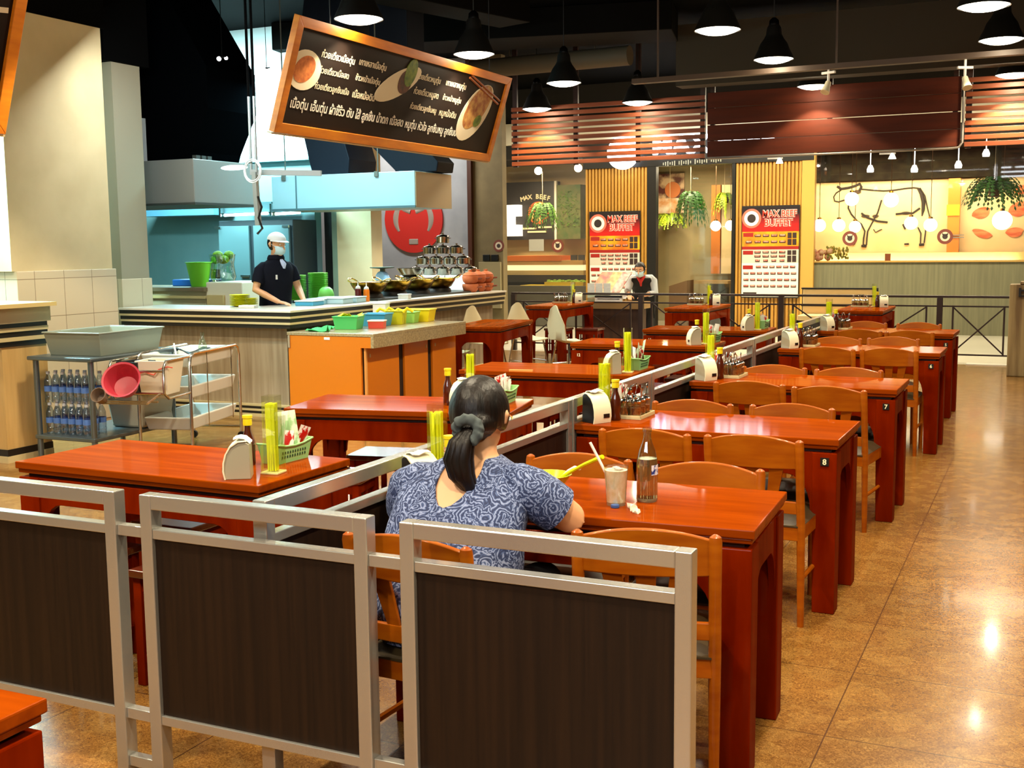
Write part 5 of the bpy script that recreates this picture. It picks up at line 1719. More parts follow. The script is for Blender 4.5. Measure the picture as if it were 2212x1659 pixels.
def frame_board(root, L, H, mat_of, fw=0.085):
    MB().box((L / 2, H / 2, -0.03), (L - 0.06, H - 0.06, 0.03), 0, mat_of).build('board', M('menu_board_brown', (28, 16, 11), 0.6, 0, (24, 14, 9), (4, 4, 4), spec=0.2), root, smooth=0)
    fr_m = M('frame_orange_wood', (226, 136, 26), 0.45, 0, (208, 116, 16), (3, 3, 20), coat=0.1)
    for pts in (((0, 0), (L, 0), (L - fw, fw), (fw, fw)), ((L, 0), (L, H), (L - fw, H - fw), (L - fw, fw)), ((L, H), (0, H), (fw, H - fw), (L - fw, H - fw)), ((0, H), (0, 0), (fw, fw), (fw, H - fw))):
        MB().prism(list(pts), -0.05, 0.012, 'z', mat_of).build('frame_side', fr_m, root, smooth=0, bevel=0.004)
    MB().box((L / 2, -0.012, -0.03), (L + 0.02, 0.014, 0.05), 0, mat_of).build('edge_strip', M('pale_strip', (210, 190, 150), 0.5), root, smooth=0)


sg = thing('menu_board', 'big tilted hanging menu board with an orange frame and food pictures', 'sign')
frame_board(sg, SL, SH, SM(0, 0, 0))
for u in (0.5, SL - 0.5):
    p = SM(u, SH - 0.02, -0.03) @ Vector((0, 0, 0))
    MB().cyl(p, (p.x, p.y, 4.5), 0.006, 6).build('hanger_wire', black_m, sg)
cream_ink = M('cream_ink', (222, 206, 176), 0.6)
white_ink = M('white_ink', (246, 240, 226), 0.6)


def sign_text(s, p0, p1, hscale=1.0, mat=None, up=0.0):
    a, b = on_sign(*p0), on_sign(*p1)
    me = text_mesh(s, 0.1, 0.0012, 0.003, 'LEFT')
    w = max(v.co.x for v in me.vertices) - min(v.co.x for v in me.vertices)
    x0 = min(v.co.x for v in me.vertices)
    L = (b - a).dot(SU)
    k = L / w
    u, v = (a - SO).dot(SU), ((a + b) / 2 - SO).dot(SV)
    T = SM(u, v + up, -0.0125) @ Matrix.Diagonal((k, k * hscale, 1, 1)) @ Matrix.Translation((-x0, 0, 0))
    mb = MB()
    mb.mesh(me, T)
    mb.build('lettering', mat or cream_ink, sg, smooth=0)


sign_text('ก๋วยเตี๋ยวเนื้อตุ๋น', (698, 118), (769, 134))
sign_text('เกาเหลาเนื้อตุ๋น', (779, 135), (837, 148))
sign_text('ก๋วยเตี๋ยวเนื้อสด', (692, 152), (756, 166))
sign_text('ข้าวหน้าเนื้อตุ๋น', (771, 168), (823, 180))
sign_text('ก๋วยเตี๋ยวลูกชิ้นเนื้อ', (683, 186), (756, 202))
sign_text('เนื้อหม้อดิน', (764, 205), (812, 213))
sign_text('ก๋วยเตี๋ยวหมูตุ๋น', (904, 165), (954, 177))
sign_text('เกาเหลาหมูตุ๋น', (966, 180), (1009, 189))
sign_text('ก๋วยเตี๋ยวหมูสด', (897, 196), (949, 210))
sign_text('ข้าวหน้าหมูตุ๋น', (959, 211), (998, 220))
sign_text('ก๋วยเตี๋ยวลูกชิ้นหมู', (889, 229), (944, 242))
sign_text('หมูหม้อดิน', (951, 244), (987, 251))
sign_text('เนื้อตุ๋น เอ็นตุ๋น ผ้าขี้ริ้ว ตับ ไส้ ลูกชิ้น น้ำตก เนื้อสด', (630, 225), (873, 266), 1.15, white_ink)
sign_text('หมูตุ๋น หัวใจ ลูกชิ้นหมู ลูกชิ้นปลา', (878, 268), (996, 291), 1.15, white_ink)


def sign_disc(px, py, ru, rv, rot, name, mat, lift):
    p = on_sign(px, py)
    u, v = (p - SO).dot(SU), (p - SO).dot(SV)
    n = 28
    T = SM(u, v, -0.014) @ Matrix.Rotation(rot, 4, 'Z')
    return MB().prism([(ru * cos(2 * pi * k / n), rv * sin(2 * pi * k / n)) for k in range(n)], 0, lift, 'z', T).build(name, mat, sg, smooth=0)


ink_w = M('dish_white', (226, 214, 184), 0.5)
sign_disc(660, 152, 0.235, 0.17, 0, 'plate_picture', ink_w, 0.004)
sign_disc(660, 150, 0.15, 0.11, 0.4, 'food_picture', M('crisp_orange', (214, 126, 50), 0.6, 0, (170, 84, 26), (20, 20, 20)), 0.006)
sign_disc(863, 182, 0.40, 0.125, 0.42, 'plate_picture', ink_w, 0.004)
sign_disc(877, 178, 0.13, 0.11, 0.6, 'food_picture', M('stew_brown', (96, 50, 22), 0.6, 0, (60, 30, 14), (20, 20, 20)), 0.006)
sign_disc(890, 158, 0.10, 0.14, -0.3, 'food_picture', M('lettuce_print', (120, 140, 40), 0.6, 0, (70, 100, 26), (20, 20, 20)), 0.007)
sign_disc(1028, 244, 0.40, 0.235, 0.75, 'bowl_picture', ink_w, 0.004)
sign_disc(1033, 232, 0.32, 0.175, 0.75, 'food_picture', M('noodle_print', (196, 150, 80), 0.6, 0, (150, 80, 36), (14, 14, 14)), 0.006)
sign_disc(1032, 262, 0.09, 0.06, 0.5, 'food_picture', M('lettuce_print'), 0.008)
for (q0, q1) in (((1020, 163), (1080, 218)), ((1016, 168), (1076, 225))):
    MB().tube([on_sign(*q0, lift=-0.006), on_sign(*q1, lift=-0.006)], 0.013, 6).build('chopstick_picture', M('chopstick_print', (150, 76, 24), 0.6), sg)
# second board, mostly outside the frame
SAVE = (SO, SL, SH)
c1 = at(10, 290, z=2.35)
SO = Vector((c1.x, c1.y - 2.4, 2.35))
sg2 = thing('menu_board', 'orange-framed corner of a second hanging board at the upper left edge', 'sign')
frame_board(sg2, 2.4, 1.05, SM(0, 0, 0), 0.09)
for u in (0.5, 1.9):
    p = SM(u, 1.03, -0.03) @ Vector((0, 0, 0))
    MB().cyl(p, (p.x, p.y, 4.5), 0.006, 6).build('hanger_wire', black_m, sg2)
MB().box((2.22, 0.80, -0.012), (0.12, 0.035, 0.004), 0.1, SM(0, 0, 0)).build('lettering', cream_ink, sg2, smooth=0)

# ------------------------------------------------------------------ slat valances over the railing
VY = 15.82


def valance(x0, x1, label, verts):
    t = thing('slat_valance', label, 'slat panel', group='wooden slat panels')
    s = MB()
    for k in range(10):
        z = 2.765 + 0.088 * k
        s.box(((x0 + x1) / 2, VY, z), (x1 - x0, 0.03, 0.058))
    s.build('slats', valance_m, t, smooth=0, bevel=0.003)
    for x in verts:
        MB().bb(x - 0.035, x + 0.035, VY + 0.025, VY + 0.07, 2.72, 4.5).build('batten', M('batten_dark', (46, 20, 8), 0.5), t, smooth=0)
    return t


valance(-7.37, -4.43, 'long wooden slat panel with a glowing round sign behind it', (-7.33, -6.36, -5.41, -4.47))
valance(-1.08, 1.2, 'bright orange-lit wooden slat panel at the right frame edge', (-1.04, 0.2))
bp_ = thing('board_panel', 'dark brown panel of wide boards between the slat panels, with a lit cone on it', 'panel')
for k, (z0, z1) in enumerate(((2.745, 2.958), (2.964, 3.172), (3.184, 3.40), (3.406, 3.61))):
    MB().bb(-4.39, -1.13, VY - 0.02, VY + 0.01, z0, z1).build('plank', panel_m, bp_, smooth=0, bevel=0.002)
for x in (-4.33, -2.75, -1.2):
    MB().bb(x - 0.03, x + 0.03, VY + 0.01, VY + 0.06, 2.75, 4.5).build('batten', M('batten_dark'), bp_, smooth=0)
cdt = MB().tube([(-1.10, VY - .04, 3.6), (-1.10, VY - .04, 2.79), (-1.14, VY - .04, 2.73), (-1.22, VY - .04, 2.72), (-4.37, VY - .04, 2.72)], 0.014, 8)
tag(cdt.build('conduit_pipe', M('conduit_grey', (150, 140, 130), 0.4, 0.5)), 'thin pipe running down and along the lower edge of the dark brown panel', 'pipe')
for x, lab in ((-3.45, 'small white spotlight below the lower edge of the dark brown panel, near the slatted gold wall'), (-2.0, 'small cream bracket light below the dark panel, before the mural')):
    t = thing('spot_light', lab[:90], 'spotlight', (x, VY - .03, 2.69))
    MB().box((0, 0, 0.0), (0.2, 0.03, 0.02)).build('bracket', whitep, t, smooth=0)
    MB().lathe([(0.02, 0), (0.05, -0.07), (0.001, -0.065)], n=14, M_=Matrix.Translation((0.06, 0, 0))).build('head', E('spot_glow', (255, 250, 235), 3.0), t)
struct(MB().bb(-9.8, 4, 20.3, 20.37, 3.46, 3.86).build('trim_header_pale', M('header_pale', (226, 218, 196), 0.6), smooth=0))

# ------------------------------------------------------------------ restaurant front beyond the corridor
FY = 20.4
dark_fr = M('frame_dark', (26, 24, 20), 0.45, 0.3)


def slat_wall(name, x0, x1, z1):
    b = MB()
    b.bb(x0, x1, FY + 0.02, FY + 0.10, 0, z1)
    n = int((x1 - x0) / 0.062)
    for k in range(n):
        x = x0 + 0.03 + (x1 - x0 - 0.06) * k / (n - 1)
        b.bb(x - 0.019, x + 0.019, FY - 0.03, FY + 0.02, 0, z1)
    return struct(b.build(name, gold_slat, smooth=0))


slat_wall('wall_slat', -7.99, -6.77, 2.96)
slat_wall('wall_slat_door', -5.14, -3.98, 2.96)
struct(MB().bb(-3.98, -3.76, FY - 0.05, FY + 0.1, 0, 3.1).build('trim_slat_edge', M('gold_edge', (206, 158, 72), 0.5), smooth=0))
struct(MB().bb(-8.02, -3.78, FY - 0.06, FY + 0.12, 2.96, 3.2).build('trim_front_header', dark_fr, smooth=0))
struct(MB().bb(-9.8, 4, FY - 0.03, FY + 0.12, 3.2, 4.5).build('wall_front_upper', M('front_upper', (30, 26, 20), 0.7), smooth=0))
struct(MB().bb(-6.77, -6.60, FY - 0.05, FY + 0.1, 0, 2.96).build('trim_door_left', dark_fr, smooth=0))
struct(MB().bb(-5.20, -5.14, FY - 0.05, FY + 0.1, 0, 2.96).build('trim_door_right', dark_fr, smooth=0))
for x0, x1, z0, z1, nm in ((-9.68, -8.0, 0.02, 3.2, 'window_1'), (-3.76, -1.9, 1.22, 3.2, 'window_2'), (-1.89, 0.0, 1.22, 3.2, 'window_3'), (0.01, 2.5, 1.22, 3.2, 'window_4')):
    w = struct(MB().bb(x0, x1, FY + 0.03, FY + 0.042, z0, z1).build(nm, glass, smooth=0))
struct(MB().bb(-6.60, -5.20, FY + 0.03, FY + 0.042, 0.02, 2.94).build('door_1', glass, smooth=0))
fm_ = thing('glazing_post', 'dark vertical glazing post beside the olive wall', 'post')
MB().bb(-9.80, -9.68, FY - 0.04, FY + 0.08, 0, 3.2).build('mullion', dark_fr, fm_, smooth=0)
for z in (1.0, 1.35, 2.6):
    MB().bb(-9.95, -9.68, FY - 0.035, FY - 0.01, z, z + 0.03).build('clamp', dark_fr, fm_, smooth=0)
# low grey front wall and its lit sill
struct(MB().bb(-3.76, 4, FY + 0.05, FY + 0.35, 0, 1.21).build('wall_front_low', M('front_grey_green', (122, 120, 90), 0.6, 0, (108, 106, 80), (26, 26, 1.2)), smooth=0))
struct(MB().bb(-3.76, 4, FY + 0.02, FY + 0.42, 1.21, 1.235).build('trim_front_sill', M('gold_sill', (200, 160, 84), 0.35, 0.3), smooth=0))
# interior shell
struct(MB().bb(-12, 4, 23.2, 23.3, 0, 4.5).build('wall_shop_back', M('shop_beige', (206, 176, 120), 0.7, 0, (196, 166, 110), (2, 2, 2)), smooth=0))
struct(MB().bb(-4.3, 4, 23.0, 23.2, 2.72, 4.5).build('wall_shop_header', M('shop_dark', (20, 17, 11), 0.9, 0, (36, 32, 20), (5, 1, 8), spec=0.1), smooth=0))
struct(MB().bb(-7.95, -7.85, FY + 0.1, 23.2, 0, 4.5).build('wall_shop_divider', M('shop_olive', (150, 134, 96), 0.7), smooth=0))
struct(MB().bb(-4.55, -4.45, FY + 0.1, 23.2, 0, 4.5).build('wall_shop_pier', M('shop_olive'), smooth=0))
struct(MB().bb(-12, 4, FY + 0.15, 23.2, 3.25, 3.3).build('ceiling_shop', M('shop_dark'), smooth=0))
struct(MB().bb(-7.85, -4.55, 22.7, 22.8, 0, 3.25).build('wall_entrance', M('entrance_grey', (170, 152, 108), 0.7, 0, (150, 136, 98), (2, 2, 2)), smooth=0))
struct(MB().bb(-12, -7.95, 22.9, 23.0, 0, 3.25).build('wall_bay', M('bay_beige', (206, 170, 108), 0.7), smooth=0))

# left bay: black board with lettering, menu sheets, moss, lit shelves
bb_ = thing('brand_board', 'black board with MAX BEEF lettering and a round orange logo behind the left glass', 'sign')
a_, b_ = at(1088, 400, y=22.6), at(1199, 517, y=22.6)
MB().bb(a_.x, b_.x, 22.6, 22.895, b_.z, a_.z + 0.05).build('board', M('board_black', (38, 32, 28), 0.5), bb_, smooth=0)
MB().bb(b_.x, b_.x + 0.05, 22.57, 22.64, b_.z - 0.05, a_.z + 0.05).build('edge_post', M('post_white', (226, 220, 200), 0.5), bb_, smooth=0)
c = at(1157, 425, y=22.58)
for i, ch in enumerate('MAX BEEF'):
    if ch == ' ':
        continue
    u = (i - 3.5) / 3.5
    wall_text(ch, c.x + u * 0.30, 22.57, c.z - 0.045 * u * u, 0.135, 0.004, tilt=-u * 0.22).build('letter', M('letter_cream', (236, 220, 176), 0.5), bb_, smooth=0)
q = at(1163, 460, y=22.58)
T = Matrix.Rotation(R_(90), 4, 'X')
for r, m, dy in ((0.24, M('logo_orange', (206, 92, 36), 0.5), 0.0), (0.17, M('logo_cream', (236, 196, 110), 0.5), -0.012), (0.10, M('logo_orange'), -0.02)):
    MB().lathe([(0.001, 0), (r, 0), (r, 0.012), (0.001, 0.012)], n=32, M_=Matrix.Translation((q.x, 22.59 + dy, q.z)) @ T).build('logo_disc', m, bb_)
for px0, px1, py in ((1127, 1158, 494), (1163, 1192, 491), (1140, 1180, 501)):
    u, v = at(px0, py, y=22.58), at(px1, py, y=22.58)
    MB().bb(u.x, v.x, 22.57, 22.6, u.z - 0.018, u.z + 0.018).build('text_bar', M('letter_cream'), bb_, smooth=0)
ms = thing('menu_sheet', 'white glowing menu sheets joined in a bracket shape behind the left glass', 'menu')
for px0, px1, py0, py1 in ((1091, 1120, 443, 467), (1091, 1106, 467, 487), (1091, 1121, 486, 510)):
    u, v = at(px0, py0, y=22.4), at(px1, py1, y=22.4)
    MB().bb(u.x, v.x, 22.4, 22.595, v.z, u.z).build('sheet', E('sheet_white', (255, 252, 240), 1.1), ms, smooth=0)
rs_ = thing('menu_strip', 'narrow strip of red meat pictures beside the left glazing frame', 'poster')
for k in range(4):
    u, v = at(1083, 446 + 16 * k, y=22.4), at(1087, 460 + 16 * k, y=22.4)
    MB().bb(u.x, v.x, 22.4, 22.895, v.z, u.z).build('picture', red_m if k % 2 == 0 else M('meat_orange', (214, 110, 70), 0.5), rs_, smooth=0)
u, v = at(1144, 517, y=20.5), at(1176, 542, y=20.5)
tag(MB().bb(u.x, v.x, 20.47, 20.475, v.z, u.z).build('paper_notice', M('notice_paper', (226, 222, 206), 0.7), smooth=0), 'white paper notice stuck inside the left glass', 'notice')
u, v = at(1203, 400, y=22.5), at(1254, 516, y=22.5)
mo = thing('moss_board', 'mottled green moss board behind the left glass, right of the black board', 'board')
MB().bb(u.x, v.x, 22.5, 22.895, v.z, u.z).build('panel', M('moss_panel', (96, 96, 50), 0.8, 0, (60, 84, 26), (7, 7, 7)), mo, smooth=0)
lf = MB()
for k in range(220):
    x, z = random.uniform(u.x + 0.05, v.x - 0.05), random.uniform(v.z + 0.25, u.z - 0.1)
    a = random.uniform(0, 6.28)
    w = random.uniform(0.015, 0.035)
    lf.add([(x, 22.47, z), (x + w * cos(a), 22.45, z + w * sin(a)), (x + 1.8 * w * cos(a + .4), 22.48, z + 1.8 * w * sin(a + .4))], [(0, 1, 2)])
lf.build('leaves', M('leaf_mid', (96, 140, 36), 0.6), mo, smooth=0)
bc = thing('display_counter', 'long lit display counter with an orange strip behind the left glass', 'counter')
for py0, py1, m, dy in ((553, 563, M('strip_orange', (216, 110, 30), 0.5), 0.3), (563, 572, M('wood_light', (206, 160, 90), 0.5), 0.2), (572, 584, E('shelf_glow', (255, 236, 180), 0.9), 0.1), (584, 594, M('shelf_beige', (206, 180, 120), 0.5), 0.05), (594, 618, M('counter_dark', (40, 34, 24), 0.5), 0.0)):
    u, v = at(1088, py0, y=21.5), at(1262, py1, y=21.5)
    MB().bb(u.x, v.x - (0.45 if dy == 0.3 else 0), 21.5 - dy * 0.3 - 0.02, 22.0, v.z, u.z).build('shelf', m, bc, smooth=0)
MB().bb(-10.3, -8.45, 21.48, 22.0, 0.0, 0.82).build('front', M('counter_dark'), bc, smooth=0)
for px in (1234, 1250):
    p = at(px, 557, y=21.4)
    tag(MB().box((0, 0, 0), (0.13, 0.05, 0.11)).build('card_reader', M('device_dark', (54, 50, 40), 0.5), loc=(p.x, 21.55, p.z - 0.0), smooth=0), f'small dark {"left" if px == 1234 else "right"} screen standing on the lit display counter', 'screen')
ys = thing('salad_shelf', 'yellow shelf with green leaves below the lit display counter', 'shelf')
u, v = at(1178, 609, y=21.0), at(1262, 622, y=21.0)
MB().bb(u.x - 0.5, v.x, 20.9, 21.4, v.z, v.z + 0.05).bb(u.x, v.x, 20.95, 21.3, v.z + 0.05, u.z).build('board', M('shelf_yellow', (216, 186, 30), 0.5), ys, smooth=0)
lf = MB()
for k in range(40):
    x = u.x + (v.x - u.x) * random.random()
    lf.ell((x, 21.0 + random.uniform(0, .2), u.z + random.uniform(0, .03)), (0.045, 0.03, 0.02), 6, 4)
lf.build('greens', M('lettuce', (150, 190, 40), 0.5), ys)
lw2 = struct(MB().bb(-9.68, -8.0, FY + 0.06, FY + 0.2, 0, 0.78).build('wall_bay_low', M('bay_low', (84, 76, 54), 0.6), smooth=0))


# bull stickers on the glass
def sticker(px, py, label, r=0.125):
    p = at(px, py, y=FY - 0.02)
    t = thing('round_sticker', label, 'sticker', (p.x, FY + 0.022, p.z), group='round glass stickers')
    for rr, m, dy in ((r, M('sticker_maroon', (122, 62, 50), 0.5), 0), (r * 0.62, M('sticker_cream', (222, 206, 176), 0.5), -0.003), (r * 0.34, M('sticker_dark', (64, 52, 48), 0.5), -0.006)):
        MB().lathe([(0.001, 0), (rr, 0), (rr, 0.003), (0.001, 0.003)], n=28, M_=Matrix.Translation((0, dy, 0)) @ T).build('ring', m, t)
    for s_ in (-1, 1):
        MB().tube([(s_ * r * 0.1, -0.012, r * .25), (s_ * r * 0.3, -0.012, r * .30), (s_ * r * .36, -0.012, r * .5)], [0.012, 0.01, 0.003], 6, flat=0.4, up=(0, 0, 1)).build('horn', M('sticker_dark'), t)


sticker(1203, 531, 'round maroon bull sticker on the left glass under the moss board edge')
sticker(1835, 515, 'round maroon bull sticker on the glass before the cow front legs')
sticker(2041, 511, 'round maroon bull sticker on the glass near the orange pillar')
p = at(1077, 531, y=16.49)
t = thing('round_sticker', 'round maroon bull sticker on the olive wall above the switches', 'sticker', (p.x, 16.497, p.z), group='round glass stickers')
for rr, m, dy in ((0.095, M('sticker_maroon'), 0), (0.06, M('sticker_cream'), -0.003), (0.032, M('sticker_dark'), -0.006)):
    MB().lathe([(0.001, 0), (rr, 0), (rr, 0.003), (0.001, 0.003)], n=28, M_=Matrix.Translation((0, dy, 0)) @ T).build('ring', m, t)

# lit sign seen through the slats
ls = thing('lit_sign', 'glowing white MAX BEEF sign with a round emblem seen through the slats', 'sign')
ledw = E('led_white', (236, 240, 255), 5.0)
p = at(1345, 330, y=20.2)
MB().lathe([(0.001, 0), (0.30, 0), (0.30, 0.06), (0.001, 0.06)], n=40, M_=Matrix.Translation((p.x, 20.25, p.z)) @ T).build('emblem', ledw, ls)
c0, c1_ = at(1408, 320, y=20.2), at(1672, 305, y=20.2)
me = text_mesh('MAX BEEF', 0.44, 0.012, 0.06, 'LEFT')
w = max(v_.co.x for v_ in me.vertices)
mb = MB()
mb.mesh(me, Matrix.Translation((c0.x, 20.2, c0.z + 0.02)) @ WALLT @ Matrix.Diagonal(((c1_.x - c0.x) / w, 1, 1, 1)))
mb.build('letters', ledw, ls, smooth=0)
dl = MB()
p0, p1 = at(1432, 354, y=20.3), at(1556, 345, y=20.3)
for k in range(26):
    if k in (6, 13, 20):
        continue
    u_ = p0.lerp(p1, k / 25)
    dl.box((u_.x, 20.33, u_.z), (0.018, 0.012, 0.045 + 0.02 * ((k * 7) % 3)))
tag(dl.build('door_lettering', M('pale_letters', (150, 150, 130), 0.5), smooth=0), 'row of small blurred pale letters on the dark beam above the glass door', 'lettering')


# tall menu posters
def poster(x0, x1, z1, label):
    t = thing('menu_poster', label, 'poster', group='tall menu posters')
    y = FY - 0.075
    W_ = x1 - x0
    H_ = 1.56

    def blk(name, u0, u1, v0, v1, mat, lift=0.0, bev=0):
        return MB().bb(x0 + u0 * W_, x0 + u1 * W_, y - 0.004 - lift, y - lift, z1 - v1 * H_, z1 - v0 * H_).build(name, mat, t, smooth=0)
    MB().bb(x0 - 0.01, x1 + 0.01, y, y + 0.02, z1 - H_ - 0.02, z1 + 0.03).build('backing', black_m, t, smooth=0)
    hd = M('poster_header', (34, 14, 16), 0.4)
    if not hd.node_tree.nodes.get('grad'):
        nt_ = hd.node_tree
        tc_ = nt_.nodes.new('ShaderNodeTexCoord')
        sx_ = nt_.nodes.new('ShaderNodeSeparateXYZ')
        cr_ = nt_.nodes.new('ShaderNodeValToRGB')
        cr_.name = 'grad'
        cr_.color_ramp.elements[0].color = lin((200, 24, 16))
        cr_.color_ramp.elements[1].color = lin((26, 12, 16))
        cr_.color_ramp.elements[0].position = 0.1
        cr_.color_ramp.elements[1].position = 0.75
        nt_.links.new(tc_.outputs['Generated'], sx_.inputs[0])
        nt_.links.new(sx_.outputs['Z'], cr_.inputs[0])
        nt_.links.new(cr_.outputs[0], nt_.nodes['Principled BSDF'].inputs['Base Color'])
    blk('header', 0, 1, 0, 0.27, hd)
    yb_ = M('poster_yellow', (236, 176, 20), 0.5, 0, (206, 100, 12), (3, 3, 3))
    blk('yellow_band', 0, 1, 0.27, 0.435, yb_)
    blk('red_band', 0, 1, 0.435, 0.47, M('poster_red', (156, 26, 16), 0.5))
    blk('grey_band', 0, 1, 0.47, 0.62, M('poster_grey', (206, 200, 184), 0.5))
    blk('white_band', 0, 1, 0.62, 1.0, M('poster_white', (244, 240, 226), 0.5))
    for v in (0.27, 0.47, 0.635):
        blk('section_label', 0.02, 0.20, v + 0.012, v + 0.055, M('poster_red'), 0.003)
    for rr, m, dy in ((0.17, M('poster_pink', (226, 110, 90), 0.5), 0), (0.13, M('poster_white'), -0.002), (0.075, M('poster_black', (44, 34, 30), 0.5), -0.004)):
        MB().lathe([(0.001, 0), (rr, 0), (rr, 0.003), (0.001, 0.003)], n=28, M_=Matrix.Translation((x0 + 0.165, y - 0.006 + dy, z1 - 0.19)) @ T).build('logo_disc', m, t)
    for s, u, v, sz in (('MAX BEEF', 0.66, 0.075, 0.165), ('BUFFET', 0.64, 0.175, 0.165)):
        for bold, m, dy in ((0.011, M('poster_pale', (250, 226, 214), 0.5), 0.0), (0.0025, M('poster_letter_red', (222, 60, 40), 0.5), 0.003)):
            me_ = text_mesh(s, sz, bold, 0.002)
            w_ = max(q.co.x for q in me_.vertices) - min(q.co.x for q in me_.vertices)
            k = (0.60 if s == 'MAX BEEF' else 0.50) * W_ / w_
            m2 = MB()
            m2.mesh(me_, Matrix.Translation((x0 + u * W_, y - 0.006 - dy, z1 - v * H_)) @ WALLT @ Matrix.Diagonal((k, 1, 1, 1)))
            m2.build('title', m, t, smooth=0)
    pic = MB()

    def dish(u, v, w=0.11):
        x, z = x0 + u * W_, z1 - v * H_
        pic.cur = 0
        pic.box((x, y - 0.008, z), (w, 0.002, 0.040))
        pic.cur = 1
        pic.box((x, y - 0.010, z + 0.008), (w * 0.8, 0.002, 0.026))
    for k in range(4):
        dish(0.28 + 0.145 * k, 0.315)
        dish(0.28 + 0.145 * k, 0.385)
        dish(0.28 + 0.145 * k, 0.500)
        dish(0.28 + 0.145 * k, 0.545)
        dish(0.28 + 0.145 * k, 0.595, 0.08)
    dish(0.12, 0.385)
    for r in range(4):
        for k in range(8 if r else 6):
            u = 0.08 + 0.12 * k + (0.22 if r == 0 else 0)
            if u < 0.97:
                dish(u, 0.665 + 0.072 * r, 0.09)
    for (v0, v1) in ((0.285, 0.345), (0.355, 0.42), (0.48, 0.53), (0.54, 0.61)):
        for u in (0.84, 0.925):
            pic.cur = 0
            x, z = x0 + u * W_, z1 - (v0 + v1) / 2 * H_
            pic.box((x, y - 0.008, z), (0.068, 0.002, (v1 - v0) * H_))
    pic.build('printed_pattern', [M('dish_black', (52, 34, 30), 0.5), M('dish_meat', (186, 84, 70), 0.5, 0, (226, 170, 150), (30, 30, 30))], t, smooth=0)
    blk('foot_text', 0.03, 0.27, 0.95, 0.975, M('poster_black'), 0.002)
    return t


pa, pb = at(1274, 461, y=FY - 0.075), at(1382, 461, y=FY - 0.075)
poster(pa.x, pb.x, pa.z, 'tall MAX BEEF BUFFET menu poster behind the bending worker')
pa, pb = at(1604, 449, y=FY - 0.075), at(1727, 449, y=FY - 0.075)
poster(pa.x, pb.x, pa.z, 'tall MAX BEEF BUFFET menu poster on the gold slats left of the mural')

# entrance interior
hp_ = thing('food_picture', 'hot pot photo poster behind the glass door', 'poster')
u, v = at(1418, 376, y=22.6), at(1476, 460, y=22.6)
MB().bb(u.x, v.x, 22.64, 22.68, v.z, u.z).build('print', M('print_mix', (92, 40, 34), 0.5, 0, (226, 190, 150), (5, 5, 5), lo=0.42, hi=0.62), hp_, smooth=0)
q = at(1452, 410, y=22.6)
MB().lathe([(0.001, 0), (0.16, 0), (0.16, 0.01), (0.001, 0.01)], n=28, M_=Matrix.Translation((q.x, 22.635, q.z)) @ T).build('pot_print', M('pot_print_orange', (214, 120, 60), 0.5), hp_)
MB().bb(u.x, v.x, 22.625, 22.64, v.z, v.z + 0.3).build('glow_print', M('print_cream', (246, 232, 206), 0.5, 0, (226, 150, 80), (6, 6, 6)), hp_, smooth=0)
bs = thing('booth_seat', 'brown booth seat end inside the glass door', 'seat')
u, v = at(1462, 616, y=21.5), at(1500, 604, y=21.5)
MB().prism([(u.x, 0), (v.x, 0), (v.x, v.z), (u.x, u.z)], 21.0, 21.45, 'y').build('back', M('booth_brown', (112, 78, 40), 0.6), bs, smooth=0)
dt = thing('shop_table', 'dark table inside the glass door with a pale top', 'table')
u, v = at(1497, 612, y=21.6), at(1575, 607, y=21.6)
MB().bb(u.x, v.x, 21.5, 22.2, v.z - 0.05, v.z).build('tabletop', M('table_pale', (190, 156, 96), 0.5), dt, smooth=0)
MB().bb(u.x + 0.3, v.x - 0.1, 21.7, 22.0, 0, v.z - 0.05).build('pedestal', M('counter_dark'), dt, smooth=0)
mr = thing('gold_partition', 'narrow orange and cream partition behind the right side of the glass door', 'partition')
u, v = at(1537, 400, y=22.3), at(1585, 580, y=22.3)
MB().bb(u.x, u.x + 0.18, 22.3, 22.4, v.z - 0.1, u.z).build('orange_post', M('post_orange', (206, 120, 40), 0.5), mr, smooth=0)
MB().bb(u.x + 0.2, v.x, 22.32, 22.4, v.z - 0.1, u.z).build('cream_panel', M('panel_cream', (232, 206, 150), 0.5), mr, smooth=0)

# plants
leaf_a = M('fern_green', (96, 150, 34), 0.5, 0, (60, 110, 24), (6, 6, 6))
leaf_b = M('fern_dark', (52, 104, 30), 0.5, 0, (30, 76, 22), (6, 6, 6))


